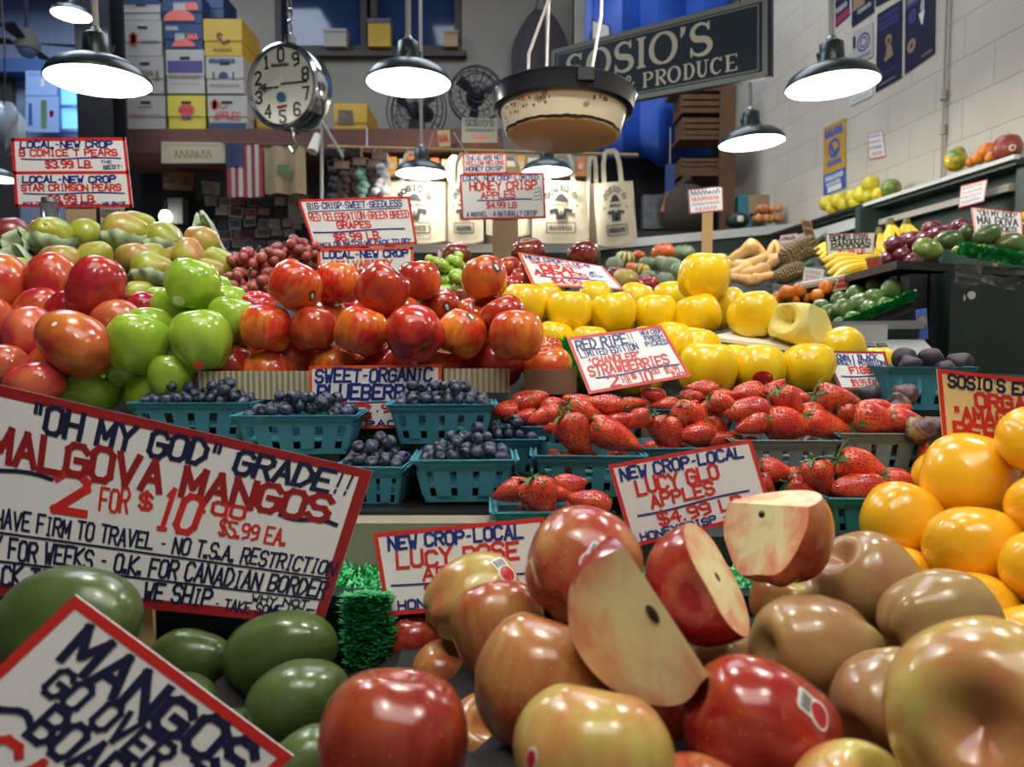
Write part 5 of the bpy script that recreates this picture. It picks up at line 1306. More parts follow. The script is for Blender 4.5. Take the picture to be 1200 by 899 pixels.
# ---------------------------------------------------------------- weighing pan
c = at(660, 122, 1.68); e = empty('hanging_scale_pan', c, 'worn white enamel weighing pan with black rim hanging on three rods', 'scale')
e.rotation_euler = (R(-2), R(1.5), 0)
g = G('enamel_worn'); co = g.n('TexCoord').outputs['Object']; zz = g.n('SeparateXYZ', None, Vector=co).outputs[2]
nz = g.n('TexNoise', None, Vector=co, Scale=26.0, Detail=4.0).outputs[0]; nb = g.n('TexNoise', None, Vector=co, Scale=9.0, Detail=3.0).outputs[0]
c1 = g.mix(g.rng(nz, .64, .70, 0.0, .8), lin((226, 214, 186)), lin((120, 96, 60)))
c1 = g.mix(g.rng(zz, -.0735, -.0715, 1.0, 0.0), c1, g.mix(nb, lin((226, 190, 130)), lin((212, 168, 140))))
ch = g.math('ADD', zz, g.math('MULTIPLY', nz, .014)); f = g.math('MULTIPLY', g.rng(ch, -.066, -.0645), g.rng(ch, -.060, -.0585, 1.0, 0.0))
c1 = g.mix(f, c1, lin((46, 34, 26))); g.set(g.b, Base_Color=c1, Roughness=.35); MATS['enamel_worn'] = g.m
mat('rim_black', (26, 28, 34), .25, coat=.4); mat('rod_steel', (196, 192, 184), .4, metal=.5)
pan = MB().lathe([(0, -.078), (.118, -.078), (.126, -.074), (.130, -.066), (.143, -.020), (.146, -.004), (.141, -.004), (.137, -.02), (.124, -.064), (.0, -.070)], 56)
pan.build('pan', MATS['enamel_worn'], e, True, 50)
MB().lathe([(.147, -.022), (.158, -.018), (.162, .010), (.165, .016), (.162, .020), (.156, .016), (.148, .0), (.146, -.02), (.147, -.022)], 56, cap=False).build('rim', MATS['rim_black'], e, True, 50)
MB().box((.035, -.158, .004), (.034, .016, .026)).build('clamp', MATS['rim_black'], e)
def rod(pts, lab=None):
    MB().tube(pts, .0036, 8).build('rod', MATS['rod_steel'], e, True)
inv = e.matrix_basis.inverted() if False else Matrix.Translation(-c)
T = lambda x, y, d: inv @ at(x, y, d)
rod([(-.083, -.135, .012), T(619, 66, 1.55), T(641, -4, 1.66), (.0, .0, .62)]); rod([(.047, -.152, .012), T(703, 20, 1.53), T(703, -40, 1.55), (.0, .0, .62)]); rod([(-.035, .155, .012), T(640, -4, 1.82), (0, 0, .62)])
MB().tube([(0, 0, .60), (0, 0, 3.25)], .007, 8).build('suspension', MATS['rod_steel'], e, True)
mat('decal_orange', (214, 128, 70), .5); mat('decal_grey', (120, 104, 84), .5)
def pan_decal(ang, z, w, h, m):
    r = .1345 + (z + .05) * .24; mb = MB(); n = 4
    vs = [((r + .001 + (zz_ * h) * .25) * math.sin(ang + (k / n - .5) * w / r), -(r + .001 + (zz_ * h) * .25) * math.cos(ang + (k / n - .5) * w / r), z + zz_ * h) for k in range(n + 1) for zz_ in (-.5, .5)]
    o = mb.add(vs, [(2 * k, 2 * k + 2, 2 * k + 3, 2 * k + 1) for k in range(n)]).build('decal', MATS[m], e, True); return o
for i in range(16):
    pan_decal(-1.25 + i * .065, -.038 + rng.uniform(-.014, .012), .006, .005, ('decal_orange', 'decal_grey', 'decal_grey')[i % 3])
for a, z, w in ((-.72, -.028, .010), (-.92, -.034, .010), (.42, -.03, .006), (.62, -.028, .013), (.52, -.026, .005)): pan_decal(a, z, w, .009, 'decal_orange' if a < 0 else 'decal_grey')
# ---------------------------------------------------------------- dial scale
c = at(331, 101, 3.0); e = empty('dial_scale', c, 'round chrome dial scale with clock-like face hanging before the fruit boxes', 'scale', rot=(R(4), R(2), R(-19)))
rr = .165
MB().lathe([(rr * .97, 0), (rr, .004), (rr * 1.02, .012), (rr * 1.02, .10), (rr * .97, .112), (0, .112)], 56, M=Matrix.Rotation(R(-90), 3, 'X')).build('drum', MATS['chrome'], e, True, 50)
# face points toward local -Y
MB().lathe([(rr * .90, -.004), (rr * .97, -.010), (rr * 1.03, -.004), (rr * 1.03, .012)], 56, M=Matrix.Rotation(R(-90), 3, 'X'), cap=False).build('bezel', MATS['chrome'], e, True, 50)
MB().lathe([(0, -.003), (rr * .92, -.003), (rr * .92, .0)], 56, M=Matrix.Rotation(R(-90), 3, 'X')).build('dial', mat('dial_face', (214, 214, 200), .4), e, True, 30)
dg = Sheet((-rr, -.0045, rr), (rr, -.0045, rr), (-rr, -.0045, -rr), (rr, -.0045, -rr)); dg.n = Vector((0, -1, 0))
for k in range(10):
    a = 2 * PI * k / 10; x, y = .5 - .36 * math.sin(a), .5 - .36 * math.cos(a)
    dg.text('k', str(k), x - .055, x + .055, y - .07, y + .07, .15, jit=0)
    for j in range(10):
        b = a + 2 * PI * j / 100; q0, q1 = (.435, .455) if j else (.42, .455)
        dg.ribbon('k', [((.5 - q0 * math.sin(b)) * 2 * rr, (.5 - q0 * math.cos(b)) * 2 * rr), ((.5 - q1 * math.sin(b)) * 2 * rr, (.5 - q1 * math.cos(b)) * 2 * rr)], .0014)
dg.scribble('k', .36, .62, .235, .27, 9, .3)
dg.layers['k'].build('numerals', MATS['ink_dark'], e)['label'] = 'dark numerals and tick ring'
pt = MB(); pt.box((.06, -.008, .008), (.125, .002, .005)); pt.box((-.055, -.008, -.004), (.08, .002, .006))
pt.tube([(-.075, -.009, .012), (-.11, -.009, -.004), (-.075, -.009, -.018), (-.075, -.009, .012)], .003, 6)
pt.build('pointer', MATS['ink_black'], e)
MB().box((-.02, -.007, .012), (.06, .002, .03), Matrix.Rotation(R(-25), 3, 'Y')).build('maker_plate', MATS['sticker_white'], e)
MB().lathe([(.0, 0), (.02, 0), (.02, .004), (.0, .004)], 20, c=(0, -.010, -.045), M=Matrix.Rotation(R(90), 3, 'X')).build('seal', mat('seal_blue', (40, 90, 130), .4), e, True, 40)
MB().tube([(-.02, -.008, -.083), (.02, -.008, -.078)], .006, 6).build('seal', mat('seal_red', (160, 60, 50), .4), e, True)
hk = MB(); hk.tube([(0, .06, rr), (0, .06, rr + .05)], .022, 10)
for i in range(4): hk.tube([(.012 * math.cos(t * PI / 6) if i % 2 else 0, .06 + (0 if i % 2 else .012 * math.cos(t * PI / 6)), rr + .08 + i * .045 + .028 * math.sin(t * PI / 6)) for t in range(13)], .0045, 6)
hk.tube([(0, .06, rr + .22), (0, .06, 2.85)], .008, 8)
hk.build('hanger', MATS['chrome'], e, True)
MB().tube([(0, .06, -rr), (0, .06, -rr - .03), (.018, .06, -rr - .055), (.0, .06, -rr - .085), (-.02, .06, -rr - .06)], .007, 8).build('hook', MATS['chrome'], e, True)
# ---------------------------------------------------------------- shop sign
SGN = [at(644, 59, 3.75), at(903, -8, 3.0), at(644, 136, 3.75), at(903, 89, 3.0)]
s = Sheet(*SGN)
mat('sign_navy', (18, 34, 44), .5); mat('sign_cream', (214, 208, 184), .55); mat('sign_trim', (132, 138, 126), .6)
def arc(cx, cy, rx, ry, a0, a1, n=14): return [(cx + rx * math.cos(R(a0 + (a1 - a0) * i / n)), cy - ry * math.sin(R(a0 + (a1 - a0) * i / n))) for i in range(n + 1)]
def vrib(s, key, pts, ws, h=.001):
    mb = s.layers.setdefault(key, MB()); vs = []
    for i, (x, y) in enumerate(pts):
        x0, y0 = pts[max(i - 1, 0)]; x1, y1 = pts[min(i + 1, len(pts) - 1)]; L = math.hypot(x1 - x0, y1 - y0) or 1; w = ws[i] if isinstance(ws, list) else ws
        nx, ny = -(y1 - y0) / L * w / 2, (x1 - x0) / L * w / 2
        vs += [s.pt((x + nx) / s.W, (y + ny) / s.H, h), s.pt((x - nx) / s.W, (y - ny) / s.H, h)]
    mb.add(vs, [(2 * j, 2 * j + 1, 2 * j + 3, 2 * j + 2) for j in range(len(pts) - 1)])
def serif(s, ch, x, y, w, h, key='sign_cream'):
    """roman letter in the box x..x+w, y (top)..y+h"""
    T_, t_ = h * .19, h * .07
    V = lambda xx, a=0, b=1, th=T_: vrib(s, key, [(xx, y + h * a), (xx, y + h * b)], th)
    SF = lambda xx, yy, L=h * .34: vrib(s, key, [(xx - L / 2, yy), (xx + L / 2, yy)], t_, .0012)
    if ch in 'OQ':
        p = arc(x + w / 2, y + h / 2, w / 2 - T_ * .4, h / 2 - t_ * .3, 0, 360, 40); vrib(s, key, p, [t_ + (T_ - t_) * abs(math.cos(2 * PI * i / 40)) for i in range(41)])
    elif ch == 'S':
        p = arc(x + w / 2, y + h * .27, w * .36, h * .24, 25, 240, 14) + arc(x + w / 2, y + h * .74, w * .40, h * .24, 65, -165, 16); n = len(p)
        vrib(s, key, p, [t_ * 1.2 + (T_ - t_) * math.sin(PI * min(1, max(0, (i / (n - 1) - .12) / .76))) for i in range(n)])
        vrib(s, key, [(x + w * .84, y), (x + w * .84, y + h * .26)], t_); vrib(s, key, [(x + w * .10, y + h * .72), (x + w * .10, y + h)], t_)
    elif ch == 'I': V(x + w / 2); SF(x + w / 2, y + t_ / 2); SF(x + w / 2, y + h - t_ / 2)
    elif ch == "'": vrib(s, key, [(x + w * .5, y), (x + w * .42, y + h * .16), (x + w * .2, y + h * .32)], [T_, T_ * .8, t_ * .5])
    elif ch in 'FETL':
        if ch == 'T': V(x + w / 2); SF(x + w / 2, y + h - t_ / 2); vrib(s, key, [(x, y + t_ / 2), (x + w, y + t_ / 2)], t_); [vrib(s, key, [(q, y), (q, y + h * .24)], t_) for q in (x + t_ / 2, x + w - t_ / 2)]
        else:
            V(x + w * .28); SF(x + w * .26, y + h - t_ / 2); SF(x + w * .26, y + t_ / 2)
            vrib(s, key, [(x + w * .2, y + t_ / 2), (x + w, y + t_ / 2)], t_); vrib(s, key, [(x + w * .3, y + h * .5), (x + w * .8, y + h * .5)], t_); vrib(s, key, [(x + w - t_ / 2, y), (x + w - t_ / 2, y + h * .22)], t_)
            if ch == 'E': vrib(s, key, [(x + w * .2, y + h - t_ / 2), (x + w, y + h - t_ / 2)], t_); vrib(s, key, [(x + w - t_ / 2, y + h * .76), (x + w - t_ / 2, y + h)], t_)
    elif ch in 'PRD':
        V(x + w * .26); SF(x + w * .26, y + h - t_ / 2); SF(x + w * .24, y + t_ / 2)
        b = 1.0 if ch == 'D' else .54; p = [(x + w * .3, y + t_ / 2)] + arc(x + w * .5, y + h * b / 2, w * .42, h * b / 2 - t_ / 2, 90, -90, 18) + [(x + w * .3, y + h * b - t_ / 2)]
        n = len(p); vrib(s, key, p, [t_ + (T_ - t_) * math.sin(PI * i / (n - 1)) ** 2 for i in range(n)])
        if ch == 'R': vrib(s, key, [(x + w * .48, y + h * .5), (x + w * .98, y + h)], T_ * .9)
    elif ch == 'U':
        p = [(x + w * .22, y)] + arc(x + w * .52, y + h * .62, w * .30, h * .36, 180, 360, 16) + [(x + w * .82, y)]; n = len(p)
        vrib(s, key, p, [T_ - (T_ - t_) * i / (n - 1) for i in range(n)]); SF(x + w * .2, y + t_ / 2); SF(x + w * .84, y + t_ / 2)
    elif ch == 'C':
        p = arc(x + w * .54, y + h / 2, w * .42, h / 2 - t_ / 2, 40, 322, 30); n = len(p); vrib(s, key, p, [t_ + (T_ - t_) * math.sin(PI * i / (n - 1)) ** 2 for i in range(n)]); vrib(s, key, [(x + w * .9, y), (x + w * .9, y + h * .26)], t_)
    elif ch == '&':
        vrib(s, key, [(x + w * .95, y + h), (x + w * .3, y + h * .28)] + arc(x + w * .45, y + h * .2, w * .17, h * .17, 200, -20, 10) + [(x + w * .3, y + h * .5)] + arc(x + w * .36, y + h * .74, w * .28, h * .24, 120, 300, 10) + [(x + w * .9, y + h * .45)], T_ * .55)
W, H = s.W, s.H
for (k, a) in (('sign_trim', .02),):
    for A_, B_ in (((a, a), (1 - a, a)), ((a, 1 - a), (1 - a, 1 - a))): vrib(s, k, [(A_[0] * W, (A_[1] + .02) * H if A_[1] < .5 else (A_[1] - .02) * H), (B_[0] * W, (B_[1] + .02) * H if B_[1] < .5 else (B_[1] - .02) * H)], .022)
    for A_ in (a, 1 - a): vrib(s, k, [(A_ * W, .02 * H), (A_ * W, .98 * H)], .022)
    for A_ in (.10, .90): vrib(s, k, [(.045 * W, A_ * H), (.955 * W, A_ * H)], .006)
    for A_ in (.045, .955): vrib(s, k, [(A_ * W, .10 * H), (A_ * W, .90 * H)], .006)
x = .085 * W; hh = .42 * H; tot = .70 * W
wd_ = {'S': .78, 'O': 1.0, 'I': .42, "'": .26}; u = tot / sum(wd_[q] for q in "SOSIO'S")
for q in "SOSIO'S": serif(s, q, x + u * wd_[q] * .06, .15 * H, u * wd_[q] * .88, hh); x += u * wd_[q]
x = .10 * W; wd_ = {' ': .4, 'I': .5, '&': 1.1, 'O': 1.1}; txt = 'FRUIT & PRODUCE'; u = .78 * W / sum(wd_.get(q, .95) for q in txt)
for q in txt:
    w_ = wd_.get(q, .95) * u
    if q != ' ': serif(s, q, x + w_ * .06, .64 * H, w_ * .86, .21 * H)
    x += w_
MATS['k'] = MATS['ink_dark']
e = s.build('shop_sign', 'long navy shop sign with cream roman letters, hung slanting below the roof', card='sign_navy', thick=.03)
hg = MB()
for (u_, v_) in ((.12, 0), (.88, 0)): q = s.pt(u_, v_, -.015) - s.pt(.5, 1.0); hg.tube([q, q + Vector((0, 0, 5.3 - (q.z + s.pt(.5, 1).z)))], .006, 6)
hg.build('hanging_chain', MATS['steel_dark'], e)
# ---------------------------------------------------------------- wall posters
def wall_pt(px, py, off=.006):
    """where the sight line meets the right-hand wall"""
    d = 4.0
    for _ in range(30):
        X = at(px, py, d).x; d *= (wall_x(d) - off) / X if X > .05 else 1.1
    return at(px, py, d)
def poster(q, name, label, card, cat='poster', draw=None, bord=None):
    s = Sheet(*[wall_pt(*p) for p in q])
    if bord: s.border('border_' + bord[0], bord[1])
    if draw: draw(s)
    return s.build(name, label, cat, card=card, thick=.003)
mat('poster_navy', (30, 32, 56), .4); mat('poster_violet', (64, 66, 120), .4); mat('poster_ochre', (196, 152, 62), .5); mat('poster_blue', (60, 96, 170), .5); mat('poster_magenta', (150, 40, 84), .5); mat('poster_grey', (176, 174, 166), .5); mat('poster_tan', (150, 120, 96), .5); mat('paper', (224, 222, 214), .6)
def fill(s, key, u0, u1, v0, v1, h=.0006): s.ribbon(key, [(u0 * s.W, (v0 + v1) / 2 * s.H), (u1 * s.W, (v0 + v1) / 2 * s.H)], (v1 - v0) * s.H, h, 0)
def dA(s):
    for i, k in enumerate((.06, .14, .20)): s.scribble('poster_violet', .08, .9, k, k + .04, 12, .3)
    vrib(s, 'poster_tan', arc(.5 * s.W, .42 * s.H, .09 * s.W, .05 * s.H, 0, 360, 16), .02); vrib(s, 'poster_tan', [(.5 * s.W, .45 * s.H), (.55 * s.W, .62 * s.H), (.35 * s.W, .66 * s.H)], [.03, .07, .02]); s.scribble('poster_violet', .2, .85, .8, .83, 9, .3); s.scribble('poster_grey', .15, .8, .93, .95, 9, .3)
poster(((1028, 17), (1057, -1), (1026, 108), (1056, 91)), 'wall_poster', 'dark navy poster with a small figure, on the block wall behind the pendant lamp', 'poster_navy', draw=dA)
def dB(s):
    fill(s, 'poster_violet', .03, .97, .02, .30, .0005); s.scribble('poster_tan', .1, .9, .05, .14, 8, .25); s.scribble('poster_tan', .1, .9, .17, .25, 9, .25)
    vrib(s, 'poster_grey', [(.62 * s.W, .30 * s.H), (.60 * s.W, .38 * s.H), (.6 * s.W, .50 * s.H)], [.02, .035, .012], .0012); vrib(s, 'paper', [(.58 * s.W, .44 * s.H), (.6 * s.W, .58 * s.H)], [.05, .01], .0014)
    vrib(s, 'poster_tan', arc(.24 * s.W, .74 * s.H, .1 * s.W, .05 * s.H, 0, 360, 16), .025); vrib(s, 'poster_violet', arc(.27 * s.W, .42 * s.H, .08 * s.W, .05 * s.H, 0, 360, 16), .03); s.scribble('poster_grey', .6, .95, .93, .95, 6, .3)
poster(((1061, -20), (1096, -42), (1060, 87), (1095, 62)), 'wall_poster', 'dark violet poster with a suited figure, nearest the wall conduit', 'poster_navy', draw=dB)
poster(((978, -40), (995, -52), (979, 32), (995, 18)), 'wall_poster', 'narrow dark poster ending in a magenta strip, first of the wall posters', 'poster_navy', draw=lambda s: (fill(s, 'poster_magenta', 0, 1, .86, .99), s.scribble('poster_grey', .1, .9, .72, .80, 5, .3), s.scribble('poster_magenta', .1, .9, .5, .6, 5, .3)))
poster(((998, -40), (1024, -60), (998, 32), (1024, 14)), 'wall_poster', 'dark poster above the pale printed sheet', 'poster_navy', draw=lambda s: (s.scribble('poster_tan', .1, .6, .55, .75, 5, .2), s.scribble('poster_grey', .3, .9, .8, .86, 7, .3)))
poster(((1027, -50), (1058, -68), (1026, 8), (1057, -9)), 'wall_poster', 'dark poster whose lower edge just shows above the navy one', 'poster_navy', draw=lambda s: s.scribble('poster_violet', .1, .9, .7, .8, 9, .3))
def dC(s):
    vrib(s, 'poster_violet', arc(.55 * s.W, .45 * s.H, .28 * s.W, .24 * s.H, 0, 360, 24), .012); vrib(s, 'poster_violet', arc(.55 * s.W, .45 * s.H, .15 * s.W, .14 * s.H, 0, 360, 20), .01); s.scribble('poster_violet', .3, .9, .80, .88, 8, .2); fill(s, 'poster_navy', .02, .16, .15, .5)
poster(((999, 38), (1023, 25), (999, 78), (1023, 66)), 'wall_notice', 'pale printed sheet with a round emblem, under the dark posters', 'poster_grey', 'notice', dC)
poster(((996, 115), (1022, 104), (996, 124), (1022, 112)), 'wall_notice', 'tiny pencilled strip beneath the pale printed sheet', 'paper', 'notice', lambda s: s.scribble('poster_grey', .1, .9, .3, .7, 9, .2))
def dD(s):
    fill(s, 'poster_blue', 0, 1, .70, 1); s.scribble('poster_blue', .1, .9, .06, .17, 6, .3); vrib(s, 'poster_blue', arc(.5 * s.W, .36 * s.H, .22 * s.W, .12 * s.H, 0, 360, 24), .02, .0012); vrib(s, 'poster_blue', [(.3 * s.W, .26 * s.H), (.5 * s.W, .44 * s.H), (.75 * s.W, .38 * s.H)], .03, .0014); s.scribble('poster_blue', .2, .85, .52, .60, 7, .25)
    s.scribble('paper', .1, .9, .74, .80, 9, .3); s.scribble('paper', .15, .8, .83, .88, 8, .3); fill(s, 'paper', .2, .82, .90, .98, .0012)
poster(((965, 150), (991, 138), (965, 230), (991, 220)), 'wall_poster', 'tall ochre and blue festival poster on the block wall', 'poster_ochre', draw=dD)
poster(((1016, 157), (1034, 153), (1019, 187), (1038, 183)), 'price_sign', 'small white red-lettered sign taped on the bare block wall', 'card_white', 'sign', lambda s: (s.scribble('ink_navy', .1, .9, .08, .2, 5, .2), s.scribble('ink_red', .1, .9, .3, .42, 5, .2), s.scribble('ink_navy', .1, .9, .52, .64, 5, .2), s.scribble('ink_red', .2, .9, .75, .9, 4, .2)), ('ink_red', .005))
# ---------------------------------------------------------------- back: beam shelf, boxes, things under it
def pbox(x0, y0, x1, y1, d, t, name, m, label=None, cat=None, parent=None, group=None):
    a, b = at(x0, y0, d), at(x1, y1, d)
    o = MB().box(((a.x + b.x) / 2, d + t / 2, (a.z + b.z) / 2), (abs(b.x - a.x), t, abs(a.z - b.z))).build(name, MATS[m], parent)
    if label: tag(o, label, cat, group)
    return o
a, b = at(108, 151, 6.0), at(588, 178, 6.0)
o = MB().box(((a.x + b.x) / 2, 6.6, (a.z + b.z) / 2), (b.x - a.x, 1.2, a.z - b.z)).build('shelf_beam', MATS['beam_brown']); tag(o, 'long brown timber beam shelf carrying the fruit boxes', 'shelf')
mat('box_white', (164, 160, 152), .75, var=.06, vscale=3); mat('box_navy', (30, 54, 92), .6); mat('box_yellow', (186, 150, 48), .65, var=.06); mat('box_lemon', (190, 174, 56), .65); mat('box_purple', (62, 52, 110), .6); mat('box_red', (186, 60, 60), .6); mat('box_coral', (206, 96, 84), .6); mat('box_hole', (24, 24, 28), .8)
BXD = 6.05; BEAM = at(108, 151, 6.0).z + .001
def fruitbox(x0, y0, x1, y1, m, label, draw=None, depth=.42, hole=True, lid=True):
    a, b = at(x0, y0, BXD), at(x1, y1, BXD); w, h = b.x - a.x, a.z - b.z
    if y1 >= 150: b.z = BEAM
    e = empty('fruit_box', ((a.x + b.x) / 2, BXD + depth / 2, b.z), label, 'box', 'fruit cartons stacked on the beam')
    mb = MB(); mb.box((0, 0, h * .44), (w * .97, depth * .97, h * .88)); mb.build('carton', MATS[m], e)
    MB().box((0, 0, h * .70), (w * .995, depth, h * .595)).build('lid', MATS[m], e)
    if hole: MB().box((0, -depth / 2 - .002, h * .80), (w * .26, .003, h * .07)).build('hand_hole', MATS['box_hole'], e)
    s = Sheet((-w / 2, -depth / 2 - .001, h), (w / 2, -depth / 2 - .001, h), (-w / 2, -depth / 2 - .001, 0), (w / 2, -depth / 2 - .001, 0)); s.n = Vector((0, -1, 0)); s.W, s.H = w, h
    if draw:
        draw(s)
        for k, mm in s.layers.items(): mm.build('print', MATS[k], e)['label'] = 'printed fruit artwork and letters'
    return e
def cluster(s, key, u, v, r):
    for (x, y) in ((0, 0), (-.6, -.5), (.6, -.5), (-.5, .6), (.5, .5), (0, -1), (0, 1)): vrib(s, key, [((u + x * r * .8) * s.W - r * s.W * .5, (v + y * r) * s.H), ((u + x * r * .8) * s.W + r * s.W * .5, (v + y * r) * s.H)], r * s.H * 1.1)
def dome(s, key, u, v, r):
    p = arc(u * s.W, v * s.H, r * s.W, r * s.H * 1.0, 0, 180, 14); mb = s.layers.setdefault(key, MB()); c = s.pt(u, v, .0012)
    vs = [s.pt(x / s.W, y / s.H, .0012) for x, y in p] + [c]; mb.add(vs, [(i, i + 1, 15) for i in range(14)])
BX = [
 ((148, 110, 194, 151), 'box_white', 'white fruit box bottom left of the stack on the beam', lambda s: (s.scribble('decal_grey', .3, .7, .30, .36, 6, .3), s.scribble('box_red', .1, .4, .52, .58, 5, .2), s.scribble('decal_grey', .4, .9, .52, .57, 7, .2))),
 ((196, 110, 241, 151), 'box_lemon', 'bright yellow fruit box with a red oval, bottom row middle', lambda s: (vrib(s, 'box_red', arc(.5 * s.W, .42 * s.H, .14 * s.W, .09 * s.H, 0, 360, 24), .05), s.scribble('decal_grey', .05, .95, .57, .62, 12, .2), s.scribble('box_navy', .38, .62, .60, .68, 5, .3))),
 ((243, 110, 290, 151), 'box_white', 'white fruit box with red apple lettering and navy stripe, bottom row beside the dial scale', lambda s: (cluster(s, 'box_red', .18, .26, .10), s.text('box_red', 'Apples'.upper(), .15, .80, .48, .68, .2, .2), fill(s, 'box_navy', .03, .97, .78, .98), vrib(s, 'decal_grey', arc(.4 * s.W, .27 * s.H, .09 * s.W, .10 * s.H, 0, 360, 14), .012))),
 ((148, 66, 192, 109), 'box_white', 'white fruit box with faint grey print, second from the bottom behind the pendant lamp', lambda s: (s.scribble('decal_grey', .45, .75, .40, .52, 5, .3), s.scribble('decal_grey', .8, .88, .4, .62, 2, .2))),
 ((194, 58, 240, 109), 'box_white', 'white fruit box with a broad purple band', lambda s: (fill(s, 'box_purple', .04, .96, .26, .54), s.scribble('decal_grey', .1, .9, .58, .66, 9, .25), s.scribble('decal_grey', .1, .9, .76, .80, 12, .2))),
 ((241, 66, 286, 109), 'box_white', 'white fruit box with a blue bell emblem, beside the dial scale', lambda s: (s.scribble('box_navy', .1, .78, .07, .18, 11, .3), dome(s, 'box_navy', .46, .55, .13), fill(s, 'box_navy', .33, .60, .55, .59), fill(s, 'box_hole', .18, .22, .42, .62), fill(s, 'box_hole', .70, .74, .42, .62), s.scribble('decal_grey', .1, .9, .75, .82, 10, .25))),
 ((145, 24, 190, 65), 'box_white', 'white fruit box with a red berry cluster', lambda s: (cluster(s, 'box_red', .24, .52, .12), s.scribble('decal_grey', .46, .9, .56, .62, 8, .3))),
 ((192, 28, 238, 57), 'box_navy', 'navy fruit box with coral artwork, third layer up', lambda s: (dome(s, 'box_coral', .5, .92, .30), s.scribble('box_white', .3, .6, .4, .66, 5, .2), s.scribble('box_coral', .55, .88, .42, .6, 4, .4), s.scribble('box_white', .06, .38, .1, .24, 5, .3))),
 ((238, 22, 284, 65), 'box_yellow', 'golden yellow fruit box on top of the bell emblem box', lambda s: (vrib(s, 'beam_brown', arc(.42 * s.W, .48 * s.H, .05 * s.W, .07 * s.H, 0, 300, 14) + [(.5 * s.W, .66 * s.H), (.68 * s.W, .58 * s.H)], .02), s.scribble('beam_brown', .25, .75, .80, .88, 8, .2))),
 ((143, 2, 188, 23), 'box_white', 'shallow white fruit box near the top of the stack with a dark blue lid line', lambda s: (fill(s, 'box_navy', 0, 1, .0, .16), s.scribble('decal_grey', .1, .9, .26, .34, 12, .2))),
 ((190, -6, 237, 27), 'box_navy', 'navy fruit box with coral artwork, topmost layer', lambda s: (dome(s, 'box_coral', .42, .92, .40), s.scribble('box_white', .3, .6, .3, .6, 5, .2), s.scribble('box_coral', .6, .9, .3, .5, 4, .4))),
 ((142, -34, 186, 1), 'box_navy', 'dark blue fruit box cut off by the upper frame edge', None),
]
for (q, m, lab, dr) in BX: fruitbox(*q, m, lab, dr, hole=m != 'box_navy' and m != 'box_yellow')
BXD = 6.2
fruitbox(239, -8, 262, 21, 'box_navy', 'dark blue box peeking behind the golden yellow box', None, .3, False)
fruitbox(391, 113, 430, 151, 'box_yellow', 'yellow printed box on the beam right of the dial scale', lambda s: (s.scribble('decal_grey', .15, .6, .25, .6, 7, .25), s.scribble('box_navy', .1, .9, .88, .96, 8, .3)), .5, False)
fruitbox(300, 127, 322, 151, 'box_yellow', 'small yellow box beneath the dial scale', None, .3, False)
# dark booth wall below the beam
o = pbox(108, 178, 432, 470, 6.75, .06, 'booth_panel', 'steel_dark'); struct(o)
mat('booth_grey', (72, 74, 74), .8, var=.25, vscale=2)
o = pbox(228, 178, 432, 235, 6.70, .04, 'booth_panel', 'booth_grey'); struct(o)
mat('cream_dim', (176, 166, 138), .75); mat('flag_red', (140, 50, 54), .8); mat('flag_white', (176, 172, 162), .8); mat('flag_blue', (44, 52, 88), .8); mat('burlap', (152, 134, 104), .9, var=.1, vscale=20, bump=.3)
s = sheet(((189, 166), (264, 167), (189, 191), (264, 191)), 5.965); s.scribble('decal_grey', .22, .80, .40, .75, 7, .16); s.scribble('decal_grey', .05, .95, .1, .2, 18, .2)
s.build('notice_board', 'cream lettered board hanging under the beam by the flag', card='cream_dim', thick=.02)
# flag hung with stripes vertical
e = empty('flag', at(286, 170, 5.95), 'striped flag with blue field hanging vertically under the beam', 'flag'); base = e.location
a, b = at(265, 169, 5.95) - base, at(309, 231, 5.95) - base
def drape(x0, x1, z0, z1, amp=.012, n=10, ph=0, y=0):
    vs = []; 
    for j in range(7):
        for i in range(n + 1):
            x = x0 + (x1 - x0) * i / n; vs.append((x, y + amp * math.sin(x * 40 + ph) * (.4 + j / 8), z0 + (z1 - z0) * j / 6))
    return vs, [(j * (n + 1) + i, j * (n + 1) + i + 1, (j + 1) * (n + 1) + i + 1, (j + 1) * (n + 1) + i) for j in range(6) for i in range(n)]
for k in range(9):
    x0 = a.x + (b.x - a.x) * k / 9; x1 = a.x + (b.x - a.x) * (k + 1) / 9
    MB().add(*drape(x0, x1, a.z, b.z, .012, 3)).build('stripe', MATS['flag_red' if k % 2 == 0 else 'flag_white'], e, True)
xm = a.x + (b.x - a.x) * .48
MB().add(*drape(a.x - .003, xm, a.z + .003, a.z + (b.z - a.z) * .42, .012, 6, 0, -.008)).build('canton', MATS['flag_blue'], e, True)['label'] = 'dark blue field of the flag'
MB().tube([(a.x - .03, 0, a.z + .01), (b.x + .03, 0, a.z + .01)], .008, 6).build('rail', MATS['wood_old'], e)
e = empty('burlap_sack', at(334, 172, 5.94), 'flat burlap sack with a small green emblem hanging beside the flag', 'sack'); base = e.location
a, b = at(309, 171, 5.94) - base, at(358, 227, 5.94) - base
MB().add(*drape(a.x, b.x, a.z, b.z, .03, 10, 1)).build('cloth', MATS['burlap'], e, True)
MB().box((.0, -.035, (a.z + b.z) / 2), (.10, .004, .07)).build('emblem', MATS['gourd_green'], e)
MB().tube([(a.x - .03, 0, a.z + .01), (b.x + .03, 0, a.z + .01)], .008, 6).build('rail', MATS['wood_old'], e)
